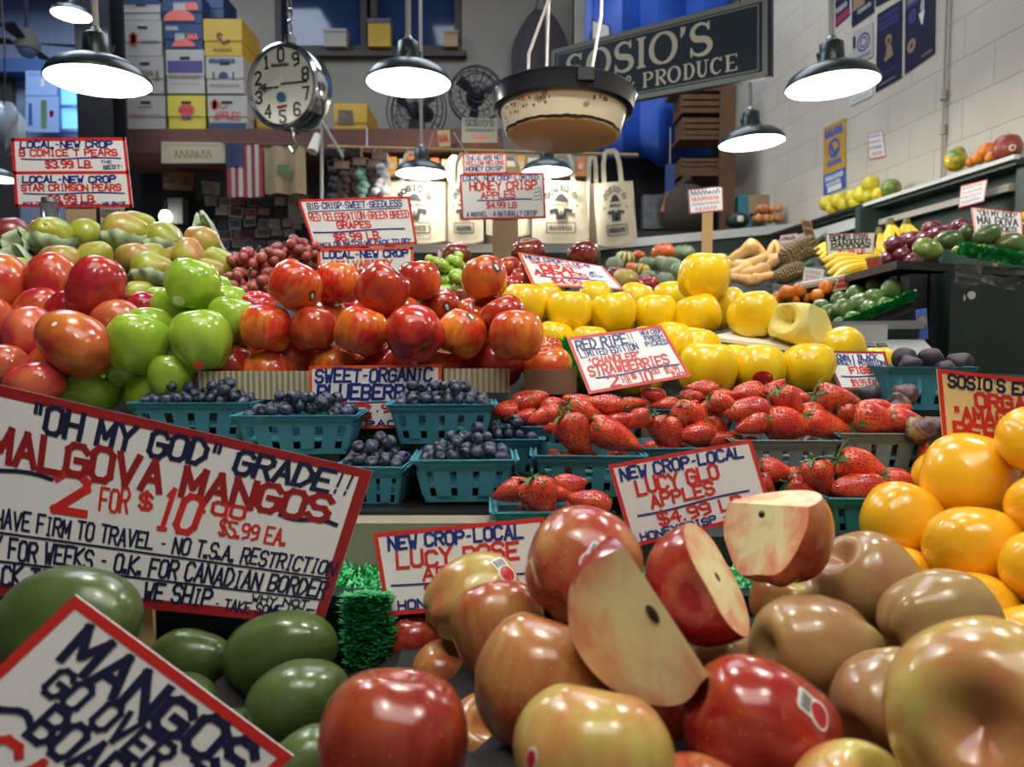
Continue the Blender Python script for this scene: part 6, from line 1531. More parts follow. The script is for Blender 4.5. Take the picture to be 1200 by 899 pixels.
# snapshots
PH = [mat('photo_%s' % n, c, .4, var=.4, vscale=14) for n, c in (('red', (120, 56, 54)), ('grey', (92, 94, 96)), ('pale', (150, 146, 136)), ('blue', (62, 72, 100)), ('dark', (44, 44, 46)), ('tan', (134, 108, 86)))]
rr = random.Random(12); n = 0
for row in range(8):
    x = 236 + rr.uniform(0, 6)
    while x < 420:
        w, h = rr.uniform(8, 17), rr.uniform(8, 12); y = 231 + row * 12.5 + rr.uniform(-1.5, 1.5)
        if rr.random() < .86:
            p = at(x + w / 2, y + h / 2, 6.68); W, H = sz(w, 6.68), sz(h, 6.68)
            e = empty('snapshot', p, 'small snapshot pinned among many on the dark wall under the flag', 'photograph', 'snapshots on the dark back wall', rot=(0, rr.uniform(-.12, .12), 0))
            MB().box((0, 0.02, 0), (W, .004, H)).build('print', MATS['photo_pale'] if rr.random() < .5 else rr.choice(PH), e)
            MB().box((0, .016, H * .03), (W * .82, .004, H * .78)).build('picture', rr.choice(PH), e)
        x += w + rr.uniform(1, 4)
o = pbox(230, 228, 426, 345, 6.72, .03, 'booth_panel', 'steel_dark'); struct(o)
for i, (x0, y0, x1, y1, m, lab) in enumerate([(190, 195, 228, 222, 'photo_tan', 'brown pinned sheet above the bright bare bulb'), (236, 212, 258, 227, 'photo_pale', 'pale note pinned crookedly under the cream board'), (240, 229, 254, 240, 'photo_pale', 'small pale card below the crooked note'), (356, 188, 374, 202, 'photo_red', 'reddish sheet beside the burlap sack'), (337, 227, 362, 260, 'photo_pale', 'pale framed certificate under the burlap sack')]):
    s = sheet(((x0, y0), (x1, y0 + 2), (x0 + 1, y1), (x1 - 1, y1 + 2)), 6.69); s.scribble('decal_grey', .1, .9, .2, .35, 6, .2); s.build('pinned_sheet', lab, 'paper', card=m)
tag(pbox(196, 232, 214, 262, 6.4, .12, 'metal_shelf', 'booth_grey'), 'small grey metal shelf beneath the bright bare bulb', 'shelf')
# pole with angled arm and clip spotlight
e = empty('pole_stand', at(377, 330, 4.6), 'thin white pole with angled brace rising behind the grape sign', 'pole'); base = e.location
MB().tube([at(377, 430, 4.6) - base, at(377, 141, 4.6) - base], .010, 8).build('pole', MATS['lamp_rod'], e, True); MB().tube([at(377, 142, 4.6) - base, at(402, 184, 4.6) - base], .010, 8).build('arm', MATS['lamp_rod'], e, True)
MB().tube([at(372, 158, 4.55) - base, at(366, 178, 4.5) - base], [.02, .034], 14).build('spotlight', MATS['foam_white'], e, True)
p = at(377, 430, 4.6) - base; MB().lathe([(.16, -1.25 + 0), (.16, -1.22), (.02, -1.2), (.011, 0)], 20, c=(p.x, p.y, p.z)).build('base', MATS['black_plastic'], e, True)
# hanging braids of garlic and dried goods
mat('braid_brown', (66, 50, 40), .8, var=.3, vscale=12); mat('braid_green', (110, 150, 130), .7, var=.2); mat('braid_dark', (34, 38, 40), .7); mat('braid_white', (190, 186, 190), .6)
for i, (x, y0, y1, m, lab) in enumerate([(391, 186, 238, 'braid_dark', 'dark hanging braid next to the white pole'), (402, 200, 238, 'braid_brown', 'brown hanging braid, thickest, next to the dark one'), (415, 186, 236, 'braid_brown', 'brown hanging braid behind the green one'), (424, 196, 236, 'braid_green', 'pale green hanging bundle between two brown braids'), (439, 198, 238, 'braid_brown', 'brown hanging braid nearest the tote bags'), (446, 190, 230, 'braid_white', 'pale hanging bundle behind the last braid')]):
    p = at(x, y0, 5.0); L = sz(y1 - y0, 5.0); e = empty('hanging_braid', p, lab, 'braid'); rq = random.Random(i)
    n_ = 9
    for k in range(n_):
        mb = MB()
        for q in range(3): mb.ell((rq.uniform(-.03, .03), rq.uniform(-.03, .03), -L * (k + .5) / n_ + rq.uniform(-.01, .01)), (.035, .03, .03), 9, 6)
        mb.build('bulb_head', MATS[m], e, True)
    MB().tube([(0, 0, at(x, 172, 5.0).z - p.z), (0, 0, -L)], .005, 6).build('cord', MATS['burlap'], e, True)
    c_ = at(x, 186, 4.98) - p; MB().box((0, 0, .03), (.10, .08, .05)).build('label_card', MATS['black_plastic'] if i in (0, 2) else MATS['photo_tan'], e)
# rail for bags, bright shelf goods behind
e = empty('hanging_rail', at(560, 178, 5.02), 'horizontal rail from which the cream tote bags hang', 'rail'); base = e.location
MB().tube([at(384, 172, 5.02) - base, at(748, 182, 5.02) - base], .012, 8).build('rail', MATS['wood_tan'], e, True)
for x in (430, 700): MB().tube([at(x, 174, 5.02) - base, at(x, 150, 6.0) - base + Vector((0, 0, 0))], .006, 6).build('bracket', MATS['lamp_rod'], e, True)
MB().tube([at(508, 155, 5.0) - base, at(500, 182, 5.0) - base], .006, 6).build('bracket', MATS['lamp_rod'], e, True); MB().tube([at(531, 155, 5.0) - base, at(548, 182, 5.0) - base], .006, 6).build('bracket', MATS['lamp_rod'], e, True)
GD = [mat('goods_%s' % n, c, .6, var=.2, vscale=8) for n, c in (('orange', (220, 120, 60)), ('white', (210, 206, 196)), ('teal', (90, 150, 140)), ('brown', (120, 80, 56)), ('amber', (214, 160, 70)), ('grey', (130, 128, 122)))]
GN = 'orange white teal brown amber grey'.split()
o = pbox(432, 178, 690, 470, 6.3, .06, 'booth_panel', 'plaster'); struct(o)
sh = empty('goods_shelf', at(560, 238, 5.9), 'shelves of small bright packets behind the tote bags', 'shelf'); base = sh.location
for y in (206, 236): a, b = at(434, y, 5.9) - base, at(688, y, 5.9) - base; MB().box(((a.x + b.x) / 2, .12, a.z), (b.x - a.x, .3, .02)).build('board', MATS['wood_tan'], sh)
a = at(434, 236, 5.9) - base; b = at(688, 236, 5.9) - base
for x in (a.x, (a.x + b.x) / 2, b.x): MB().box((x, .25, -.6), (.03, .05, 2.2)).build('upright', MATS['wood_tan'], sh)
rr = random.Random(5)
for yb, lab in ((206, 'upper'), (236, 'lower')):
    x = 437; k = 0
    while x < 684:
        w = rr.uniform(9, 15); h = rr.uniform(15, 23); p = at(x + w / 2, yb, 5.88); W, H = sz(w, 5.88), sz(h, 5.88); ci = rr.randrange(6)
        e = empty('packet', (p.x, p.y + .06, p.z + .012), 'small %s packet on the %s shelf behind the tote bags' % (GN[ci], lab), 'packet', '%s packets on the %s back shelf' % (GN[ci], lab))
        MB().box((0, 0, H / 2), (W * .92, .06, H), taper=.88).build('bag', GD[ci], e); MB().box((0, -.033, H * .5), (W * .5, .004, H * .35)).build('label_card', MATS['card_buff'], e)
        x += w + 1; k += 1
# tote bags
g = G('canvas'); co = g.n('TexCoord').outputs['Object']; wv = g.n('TexNoise', None, Vector=co, Scale=3.0, Detail=3.0).outputs[0]
g.set(g.b, Base_Color=g.mix(wv, lin((196, 184, 156)), lin((226, 216, 190))), Roughness=.85); g.bump(wv, .5, .05); MATS['canvas'] = g.m
def tote(x0, x1, y0, y1, d, label, skew=0.0, emb=True, rot=0.0):
    cx = (x0 + x1) / 2; p = at(cx, y0, d); W, H = sz(x1 - x0, d), sz(y1 - y0, d)
    e = empty('tote_bag', p, label, 'bag', 'cream tote bags hanging from the rail', rot=(0, R(rot), 0)); n = 10; vs = []; rq = random.Random(label)
    for sgn in (-1, 1):
        for j in range(9):
            v = j / 8
            for i in range(n + 1):
                u = i / n - .5; zc = -H * v + (.10 * H * max(0, abs(u) * 2 - .55) if j == 8 else 0)
                vs.append((u * W + skew * W * v * .1, sgn * (.018 + .02 * math.sin(v * PI)) * (1 - (2 * u) ** 4) + .008 * math.sin(5 * u + 3 * v + sgn), zc))
    fs = []; m_ = 9 * (n + 1)
    for s_ in (0, 1):
        for j in range(8):
            for i in range(n):
                a = s_ * m_ + j * (n + 1) + i; f = (a, a + 1, a + n + 2, a + n + 1); fs.append(f if s_ == 0 else f[::-1])
    for j in range(8):
        for i in (0, n): a = j * (n + 1) + i; fs.append((a, a + n + 1, a + n + 1 + m_, a + m_))
    for i in range(n): a = 8 * (n + 1) + i; fs.append((a, a + 1, a + 1 + m_, a + m_))
    MB().add(vs, fs).build('bag_body', MATS['canvas'], e, True, 50)
    top = at(cx, 180, 5.02).z - p.z
    for y in (-.015, .015):
        mb = MB()
        pts = [(-W * .22, y, -.03), (-W * .20, y, top * .6), (-W * .13, y * .3, top), (W * .13, y * .3, top), (W * .20, y, top * .6), (W * .22, y, -.03)]
        for i in range(5):
            (ax, ay, az), (bx, by, bz) = pts[i], pts[i + 1]; wv_ = .014
            mb.add([(ax - wv_, ay, az), (ax + wv_, ay, az), (bx + wv_, by, bz), (bx - wv_, by, bz)] if abs(az - bz) > .02 else [(ax, ay, az - wv_), (bx, by, bz - wv_), (bx, by, bz + wv_), (ax, ay, az + wv_)], [(0, 1, 2, 3)])
        mb.build('handle', MATS['canvas'], e)
    if emb:
        s = Sheet((-W / 2, -.046, 0), (W / 2, -.046, 0), (-W / 2, -.046, -H), (W / 2, -.046, -H)); s.n = Vector((0, -1, 0)); K = 'ink_black'
        for i, c in enumerate("SOSIO'S"):
            a = 150 - i * 20; x, y = .5 + .27 * math.cos(R(a)), .36 - .24 * math.sin(R(a))
            s.text(K, c, x - .045, x + .045, y - .04, y + .04, .26, jit=0)
        for u in (.22, .78): dome(s, K, u, .42, .025)
        dome(s, K, .5, .30, .09); fill(s, K, .38, .62, .295, .32); s.scribble(K, .36, .64, .36, .40, 5, .3)
        vrib(s, K, [(.30 * W, .50 * H), (.42 * W, .47 * H), (.46 * W, .62 * H)], .03); vrib(s, K, [(.70 * W, .50 * H), (.58 * W, .47 * H), (.54 * W, .62 * H)], .03); vrib(s, K, [(.5 * W, .48 * H), (.5 * W, .62 * H)], .012)
        for q in ((.25, .68, .75, .68), (.25, .84, .75, .84), (.25, .68, .25, .84), (.75, .68, .75, .84)): vrib(s, K, [(q[0] * W, q[1] * H), (q[2] * W, q[3] * H)], .006)
        s.scribble(K, .3, .7, .72, .80, 10, .15)
        s.layers[K].build('emblem', MATS[K], e)['label'] = 'black printed hat and vest emblem'
tote(452, 521, 213, 284, 5.0, 'printed tote bag nearest the braids, behind the grape sign')
tote(522, 566, 214, 284, 5.06, 'printed tote bag partly hidden by the honey crisp sign'); tote(570, 622, 214, 276, 5.08, 'tote bag behind the cardboard sign post', emb=False)
tote(624, 690, 213, 284, 5.0, 'printed tote bag hanging under the weighing pan'); tote(684, 704, 216, 282, 5.1, 'tote bag edge-on between two printed bags', emb=False); tote(695, 741, 214, 287, 4.95, 'printed tote bag last on the rail, hanging askew', rot=-5)
# small signs on the beam
s = sheet(((541, 138), (583, 139), (541, 167), (583, 167)), 5.9); s.text('ink_dark', "SOSIO'S", .1, .9, .08, .32, .18); s.scribble('ink_dark', .12, .9, .44, .54, 12, .25); s.scribble('ink_red', .3, .8, .72, .86, 5, .2)
s.build('notice_board', 'grey-green hand lettered card in front of the beam beside the fan', card='card_grey', thick=.01)
s = sheet(((512, 153), (527, 152), (515, 172), (528, 171)), 5.0); s.scribble('ink_orange', .1, .9, .3, .7, 4, .2); s.build('notice_board', 'tiny yellowish card hanging above the small pendant lamp', card='card_cream')
# fans
def fan(px, py, d, wpx, label, yaw=0):
    p = at(px, py, d); r = sz(wpx, d) / 2; e = empty('fan', p, label, 'fan', rot=(R(5), 0, R(yaw)))
    Mx = Matrix.Rotation(R(90), 3, 'X'); cg = MB()
    for (q, y) in ((1, -.0), (.97, -.08), (.97, .08), (.66, -.12), (.36, -.13)): cg.tube([(r * q * math.cos(t * PI / 16), y, r * q * math.sin(t * PI / 16)) for t in range(33)], .006, 5)
    for k in range(20): a = k * PI / 10; cg.tube([(r * .12 * math.cos(a), -.13, r * .12 * math.sin(a)), (r * .7 * math.cos(a), -.115, r * .7 * math.sin(a)), (r * math.cos(a), 0, r * math.sin(a)), (r * .5 * math.cos(a), .14, r * .5 * math.sin(a))], .003, 4)
    cg.build('grille', MATS['steel_dark'], e, True)
    for k in range(3):
        a = k * 2 * PI / 3 + .4; bl = MB(); pts = []
        for f, w in ((.14, .10), (.45, .30), (.85, .36)):
            for sg in (-1, 1): b = a + sg * w / 2 / max(f, .3); pts.append((r * f * math.cos(b), -.03 + sg * .03, r * f * math.sin(b)))
        bl.add(pts, [(0, 1, 3, 2), (2, 3, 5, 4)]).build('blade', MATS['metal_dim'], e, True)
    MB().lathe([(0, -.10), (.05, -.09), (.07, -.05), (.09, .05), (.07, .2), (0, .22)], 20, M=Matrix.Rotation(R(-90), 3, 'X')).build('motor', MATS['black_plastic'], e, True, 40)
    MB().tube([(0, .1, -.05), (0, .1, -r - .07)], .02, 8).lathe([(.16, -r - .1), (.16, -r - .07), (.03, -r - .05)], 20, c=(0, .1, 0)).build('base', MATS['steel_dark'], e, True, 40)
mat('metal_dim', (70, 74, 84), .4, metal=.6)
fan(558, 112, 6.7, 62, 'round caged fan on the beam behind the hanging weighing pan', 10); fan(488, 130, 6.8, 70, 'larger caged fan on the beam hidden behind the pendant lamps', -25)
# apron on the back wall
e = empty('apron', at(634, 12, 7.1), 'dark grey apron hanging on the back wall above the fan', 'apron'); base = e.location; mat('apron_grey', (70, 66, 70), .9, var=.15, vscale=3)
L = at(634, 112, 7.1).z - base.z; vs = []; n = 14
for j in range(11):
    v = j / 10; hw = sz(8 + 26 * min(1, v * 2.2) ** .7, 7.1)
    for i in range(n + 1): u = i / n * 2 - 1; vs.append((u * hw, .03 * math.sin(u * 8) * v - .02, L * v))
MB().add(vs, [(j * (n + 1) + i, j * (n + 1) + i + 1, (j + 1) * (n + 1) + i + 1, (j + 1) * (n + 1) + i) for j in range(10) for i in range(n)]).build('cloth', MATS['apron_grey'], e, True)
MB().tube([(-.05, -.02, 0), (-.02, -.03, .12), (.02, -.03, .12), (.05, -.02, 0)], .008, 6).build('strap', MATS['black_plastic'], e, True)
# windowsill items behind the glass
for x0, y0, x1, y1, m, lab in ((433, 30, 459, 62, 'box_yellow', 'yellow tub with pale lid on the high window sill'), (382, 42, 408, 62, 'box_white', 'pale carton on the high window sill'), (521, 44, 537, 62, 'cardboard', 'cardboard box at the end of the high window sill')):
    a, b = at(x0, y0, 7.15), at(x1, y1, 7.15); w, h = b.x - a.x, a.z - b.z
    e = empty('sill_item', ((a.x + b.x) / 2, 7.13, wz0 + .012), lab, 'container')
    MB().box((0, 0, h * .42), (w, .12, h * .84)).build('body', MATS[m], e); MB().box((0, 0, h * .92), (w * 1.06, .14, h * .16)).build('lid', MATS['sticker_grey' if m == 'box_yellow' else m], e)
# blue tarpaulin, wood crates, dark nook at the back corner
mat('tarp_blue', (24, 74, 168), .45, var=.2, vscale=2); vs = []; n = 16
BOT = lambda x: 186 if x < 762 else (196 if x < 812 else (182 if x < 846 else 108))
for j in range(9):
    for i in range(n + 1):
        x = 686 + (857 - 686) * i / n; y = -60 + (BOT(x) + 60) * j / 8; vs.append(at(x, y, 6.35 + .06 * math.sin(i * 1.3) + .05 * math.sin(j * 1.1 + i * .5)))
o = MB().add(vs, [(j * (n + 1) + i, j * (n + 1) + i + 1, (j + 1) * (n + 1) + i + 1, (j + 1) * (n + 1) + i) for j in range(8) for i in range(n)]).build('tarpaulin', MATS['tarp_blue'], None, True); tag(o, 'blue tarpaulin hung behind the long navy shop sign', 'tarpaulin')
md = o.modifiers.new('thick', 'SOLIDIFY'); md.thickness = .004
s = sheet(((693, 22), (715, 30), (693, 50), (716, 50)), 6.27); s.border('border_steel_dark', .014); s.build('notice_board', 'pale stepped card with dark edge pinned on the blue tarpaulin', card='poster_grey', thick=.01)
o = pbox(684, 150, 860, 480, 6.75, .06, 'booth_panel', 'steel_dark'); struct(o)
o = tag(pbox(672, -20, 689, 105, 6.9, .08, 'pipe_duct', 'pipe_paint'), 'grey vertical duct between the apron and the blue tarpaulin', 'duct')
for i, (x0, y0, x1, y1) in enumerate(((800, 108, 850, 132), (802, 136, 849, 158), (800, 184, 846, 200))):
    a, b = at(x0, y0, 5.9), at(x1, y1, 5.9); w, h = b.x - a.x, a.z - b.z
    e = empty('wooden_crate', ((a.x + b.x) / 2, 6.06, b.z), ('top', 'middle', 'bottom')[i] + ' wooden crate of the three in the dark corner under the shop sign', 'crate')
    for k in range(3): MB().box((0, -.14, h * (.15 + .33 * k)), (w, .015, h * .24)).build('slat', MATS['wood_old'], e)
    MB().box((0, .14, h / 2), (w, .015, h)).build('back', MATS['wood_old'], e)
    for x in (-1, 1): MB().box((x * w / 2, 0, h / 2), (.015, .28, h)).build('end_board', MATS['wood_old'], e)
tag(pbox(789, 102, 858, 106, 5.9, .3, 'crate_shelf', 'wood_old'), 'dark wooden shelf board above the crates in the corner', 'shelf'); tag(pbox(796, 159, 852, 163, 5.9, .3, 'crate_shelf', 'wood_old'), 'dark wooden shelf board under the middle crate', 'shelf'); tag(pbox(796, 200, 850, 206, 5.9, .3, 'crate_shelf', 'wood_old'), 'dark wooden shelf board under the lowest crate', 'shelf')
tag(pbox(846, 100, 852, 720, 5.85, .05, 'shelf_post', 'wood_old'), 'dark timber post at the corner of the block wall', 'post')
mat('sack_brown', (66, 58, 48), .85, var=.2, vscale=5)
e = empty('sack', at(800, 262, 5.9), 'brown sack standing in the dark corner behind the counter', 'sack'); mb = MB(); vs, fs = blob(lambda t, p: (.19 * math.copysign(abs(math.sin(t) * math.cos(p)) ** .7, math.cos(p)), .12 * math.sin(t) * math.sin(p), .19 * math.cos(t)), 24, 16, 3, .12); mb.add(vs, fs); o = mb.build('sack_body', MATS['sack_brown'], e, True); o.location = (0, 0, .12)
MB().tube([(-.04, 0, .28), (0, 0, .32), (.05, 0, .35)], [.05, .03, .06], 8).build('neck', MATS['sack_brown'], e, True)
_t = at(800, 262, 5.9).z - .075
tag(MB().box((1.35, 5.93, _t / 2), (.75, .26, _t)).build('low_cupboard', MATS['steel_dark']), 'dark low cupboard under the brown sack in the corner', 'cupboard')
e = empty('hanging_packet', at(785, 202, 5.85), 'blue and pink packet hanging in the dark corner by the sack', 'packet'); mb = MB().box((.0, 0, -.06), (.07, .03, .24)).build('wrapper', mat('packet_blue', (40, 74, 130), .5), e); MB().box((-.02, -.004, -.24), (.06, .03, .16), Matrix.Rotation(.3, 3, 'Y')).build('tail', mat('packet_pink', (196, 116, 90), .6), e); MB().tube([(0, 0, .05), (0, 0, .35)], .004, 6).build('cord', MATS['lamp_rod'], e)
tag(pbox(754, 228, 784, 268, 6.0, .1, 'folded_carton', 'photo_grey'), 'grey folded carton leaning in the dark corner', 'carton')
# ---------------------------------------------------------------- back counter with white edge
def counter(x0, x1, y0, y1, d, label):
    e = empty('back_counter', (0, d, 0), label, 'counter'); a, b = at(x0, y0, d), at(x1, y1, d); L = b - a
    for nm, m, z0, z1, dy0, dy1 in (('front_panel', 'dark_green', -1.9, -.06, .04, .07), ('edge_strip', 'edge_white', -.06, .0, .0, .05), ('top', 'dark_green', -.03, 0.0, .05, .27)):
        mb = MB(); mb.hexa([a + Vector((0, dy0, z0)), b + Vector((0, dy0, z0)), b + Vector((0, dy1, z0)), a + Vector((0, dy1, z0))], [a + Vector((0, dy0, z1)), b + Vector((0, dy0, z1)), b + Vector((0, dy1, z1)), a + Vector((0, dy1, z1))])
        o = mb.build(nm, MATS[m], e); o.location = (0, -d, 0)
counter(432, 689, 286, 286, 5.25, 'green back counter with white edge under the tote bags'); counter(690, 930, 284, 262, 5.25, 'green back counter with white edge by the block wall')
# sign with post
s = sheet(((806, 222), (847, 218), (808, 251), (848, 247)), 3.6); s.border('border_ink_maroon', .006); s.scribble('ink_navy', .08, .92, .08, .26, 8, .22); s.scribble('ink_red', .1, .9, .34, .5, 9, .2); s.scribble('ink_navy', .1, .9, .58, .68, 9, .2); s.scribble('ink_red', .2, .85, .76, .9, 6, .2)
s.build('price_sign', 'glossy white sign on a wooden post above the squashes', stake=(.55, .8, 1.6, .026))
# things on the back counter
p = at(864, 269, 5.5); o = put('kabocha_squash', 'pumpkin', 0, mat('squash_dark', (30, 44, 36), .5, var=.2), at(864, 258, 5.5), sz(27, 5.5) / 2, (0, -.2, 1)); tag(o, 'dark green squash with a sticker on the back counter', 'squash'); decal(o, 'sticker', 868, 256, .25, MATS['sticker_white'], square=True)
stem_on(o, MATS['stem_brown'], .3, .1, .4)
e = empty('onion_net', at(900, 252, 5.5), 'net of yellow onions on the back counter against the block wall', 'net of onions'); q = sz(10, 5.5)
rr = random.Random(3)
for k in range(15):
    o = bpy.data.objects.new('onion', fmesh('onion', 0, MATS['onion_yellow'])); COL.objects.link(o); o.parent = e; o.location = ((k % 4 - 1.5) * q * .75 + rr.uniform(-.01, .01), (k // 8) * .06 - .03, (k % 8 // 4 - .4) * q * 1.05); o.scale = (q * .52,) * 3; o.rotation_euler = (rr.uniform(-1, 1), rr.uniform(-1, 1), 0)
tag(pbox(880, 228, 905, 250, 5.75, .2, 'storage_box', 'cardboard'), 'brown box behind the net of onions', 'box'); tag(pbox(868, 228, 880, 268, 5.8, .15, 'storage_box', 'basket_teal'), 'teal box behind the dark squash', 'box')
# ---------------------------------------------------------------- shelf along the block wall
e = empty('wall_shelf', (wall_x(4), 4, 2.1), 'green wall shelf with white rail along the block wall', 'shelf'); base = e.location
def ws(*a_):
    o = wbox(*a_, e); o.location = -base; return o
ZS = 2.155
ws(3.02, 5.20, ZS - .03, ZS, 0, .235, 'board', 'dark_green'); ws(3.00, 4.05, ZS - .012, ZS + .006, .235, .26, 'edge', 'edge_white'); ws(4.05, 5.20, ZS - .012, ZS + .006, .235, .26, 'edge', 'steel_dark'); ws(3.10, 4.00, ZS - .12, ZS - .09, .17, .20, 'rail', 'pipe_paint'); ws(4.06, 5.20, ZS - .11, ZS - .05, .19, .23, 'rail', 'edge_white')
ws(3.06, 5.20, ZS - .62, ZS - .03, .02, .14, 'back_panel', 'dark_green'); ws(4.00, 4.05, ZS - .62, ZS - .02, .02, .30, 'end_panel', 'dark_green'); ws(3.00, 3.06, ZS - .42, ZS - .02, .05, .20, 'bracket', 'dark_green')
LM = [(969, 238, 18), (983, 235, 20), (976, 243, 16), (990, 240, 16), (1000, 231, 20), (1004, 237, 18), (1010, 228, 20), (1019, 230, 18), (1020, 216, 20), (1031, 228, 18), (1044, 221, 22), (1037, 226, 17)]
lm = []
for i, (x, y, w) in enumerate(LM):
    d = wall_pt(x, y, .12).y; lm.append(F_('pomelo', 'citrus', 'lemon_skin' if i != 10 else 'mango_mixed', (x, y), w, d, '%s yellow fruit from the far end of the wall shelf pile' % ORD[i], None, 0, 'fruit'))
pile(lm, .62, .4)
d = 3.75
o = put('papaya', 'pear', 0, MATS['papaya_skin'], wall_pt(1121, 186, .12), sz(30, 3.3) / 2 * .95, (.35, -.1, 1)); tag(o, 'green and yellow papaya standing on the wall shelf', 'papaya')
for x, y, w, n_, m, lab in ((1147, 185, 15, 'tangerine', 'orange_skin', 'orange fruit pile start beside the papaya'), (1157, 176, 18, 'tangerine', 'orange_skin', 'orange fruit with round white sticker on the wall shelf'), (1162, 184, 14, 'tangerine', 'orange_skin', 'orange fruit lowest beside the pomegranate'), (1138, 190, 12, 'tangerine', 'orange_skin', 'small orange fruit under the papaya'), (1181, 173, 31, 'pomegranate', 'pomegranate_skin', 'big pomegranate with round white sticker at the end of the wall shelf')):
    q = wall_pt(x, y, .12); o = put(n_, 'citrus', 0, MATS[m], q, sz(w, q.y) / 2, (0.1, 0, 1)); tag(o, lab, 'fruit')
    if w > 17: decal(o, 'sticker', x + w * .18, y, .24, MATS['sticker_white']); decal(o, 'print', x + w * .18, y, .12, MATS['ink_red'], lift=.03)
    if n_ == 'pomegranate':
        mb = MB()
        for k in range(6): a = k * PI / 3; mb.add([(math.cos(a - .4) * .13, math.sin(a - .4) * .13, .78), (math.cos(a + .4) * .13, math.sin(a + .4) * .13, .78), (math.cos(a) * .24, math.sin(a) * .24, 1.12)], [(0, 1, 2)])
        child_mesh(o, 'crown', mb, MATS['pomegranate_skin'], False)
# signs at the right
def tagsign(q, d, label, colors=('ink_navy', 'ink_red', 'ink_red'), bord=None, card='card_white', stake=True, lines=None):
    s = sheet(q, d)
    if bord: s.border('border_' + bord, .0035)
    if lines: lines(s)
    else:
        for i, c in enumerate(colors): v = .12 + .8 * i / len(colors); s.scribble(c, .1, .9, v, v + .55 / len(colors), 7, .2)
    dd = d if not isinstance(d, tuple) else d[2]
    return s.build('price_sign', label, stake=(.5, .85, s.pt(.5, 1).z - .10, .006) if stake else None, card=card)
s = Sheet(*[wall_pt(x, y, .268) for x, y in ((1126, 218), (1157, 210), (1123, 244), (1153, 236))]); s.border('border_ink_red', .005)
for k, c in enumerate(('ink_navy', 'ink_red', 'ink_red', 'ink_navy')): s.scribble(c, .1, .9, .1 + .21 * k, .22 + .21 * k, 7, .2)
s.build('price_sign', 'small white red-lettered sign hung on the wall shelf edge')
tagsign(((1138, 243), (1197, 249), (1143, 276), (1199, 278)), (2.28, 2.28, 2.22, 2.22), 'white orange-bordered sign naming mangoes, behind the stacked green mangoes', bord='ink_orange', lines=lambda s: (s.text('ink_dark', '"OH MY GOD"', .10, .92, .06, .26, .2), s.text('ink_dark', 'MALGOVA', .08, .92, .32, .58, .19), s.text('ink_dark', 'MANGOES', .14, .88, .64, .80, .2), s.text('ink_red', '2-$10.00', .2, .8, .84, .97, .2)))
tagsign(((967, 274), (1026, 272), (969, 301), (1024, 297)), 2.75, 'white maroon-bordered banana sign above the yellow bananas', bord='ink_maroon', lines=lambda s: (s.text('ink_dark', 'BONELESS', .08, .85, .08, .30, .2), s.text('ink_dark', 'BANANAS', .10, .92, .34, .62, .19), s.swoosh('ink_dark', .08, .9, .70, .05), s.text('ink_red', '$1.29 LB', .25, .8, .76, .94, .2)))
tagsign(((943, 313), (966, 316), (940, 334), (962, 337)), 2.6, 'small plain white tag left of the bananas', ('poster_grey', 'poster_grey', 'ink_red')); tagsign(((983, 325), (999, 323), (976, 342), (992, 339)), 2.45, 'small pink tag above the round green fruit', ('ink_red', 'ink_red'), card='card_buff')
tagsign(((1014, 303), (1031, 300), (1022, 330), (1040, 325)), 2.5, 'brownish handwritten tag leaning over the bananas', ('ink_red', 'ink_red', 'ink_maroon'), card='photo_tan'); tagsign(((914, 276), (935, 273), (914, 292), (934, 291)), 3.6, 'small white and pink tag behind the pineapple', ('ink_navy', 'ink_red'), 'ink_pink')
tagsign(((1063, 340), (1081, 338), (1063, 358), (1081, 356)), 2.1, 'small grey tag on the corner of the round green fruit tray', ('ink_red',), card='poster_grey'); tagsign(((512, 291), (550, 290), (513, 310), (549, 310)), 2.6, 'faded card lettered in blue behind the green grapes', bord='ink_pink', lines=lambda s: (s.text('ink_blue', 'YELLOW', .08, .92, .1, .4, .18), s.scribble('ink_pink', .1, .9, .5, .85, 8, .2)))
tagsign(((938, 256), (950, 258), (944, 280), (956, 280)), 3.9, 'brown card standing behind the pineapple', ('wood_old', 'wood_old'), card='cardboard')
# ---------------------------------------------------------------- right-hand terraces
def terrace(a, b, c, d, name, label, m='board_dark', foot=None):
    """sloping tray: front left, front right, back right, back left"""
    A_, B_, C_, D_ = at(*a), at(*b), at(*c), at(*d); e = empty('display_tray', (A_ + C_) / 2, label, 'tray'); base = e.location; dz = Vector((0, 0, -.03))
    o = MB().hexa([A_ + dz, B_ + dz, C_ + dz, D_ + dz], [A_, B_, C_, D_]).build('board', MATS[m], e); o.location = -base
    mid = (A_ + B_ + C_ + D_) / 4
    for x in (A_, B_, C_, D_):
        q = mid + (x - mid) * .9; o = MB().box((q.x, q.y, (q.z - .03) / 2), (.04, .04, q.z - .03)).build('leg', MATS['black_plastic'], e); o.location = -base
    o = MB().hexa([A_ + Vector((0, .004, -.16)), B_ + Vector((0, .004, -.16)), B_ + Vector((0, .02, -.16)), A_ + Vector((0, .02, -.16))], [A_ + Vector((0, .004, -.03)), B_ + Vector((0, .004, -.03)), B_ + Vector((0, .02, -.03)), A_ + Vector((0, .02, -.03))]).build('apron', MATS['deep_green'], e); o.location = -base
    return e, base, (A_, B_, C_, D_)
def edge_turf(e, base, p, q, h, seed):
    o = turf(quadP(p + Vector((0, -.01, 0)), q + Vector((0, -.01, 0)), p + Vector((0, -.012, h)), q + Vector((0, -.012, h))), 60, 16, e, blade=.016, w=.006, lean=1.5, seed=seed); o.location = -base
e, bs_, c4 = terrace((600, 352, 3.3), (925, 350, 3.3), (925, 318, 4.6), (600, 318, 4.6), 'squash', 'long dark tray of squashes and melons behind the yellow apples')
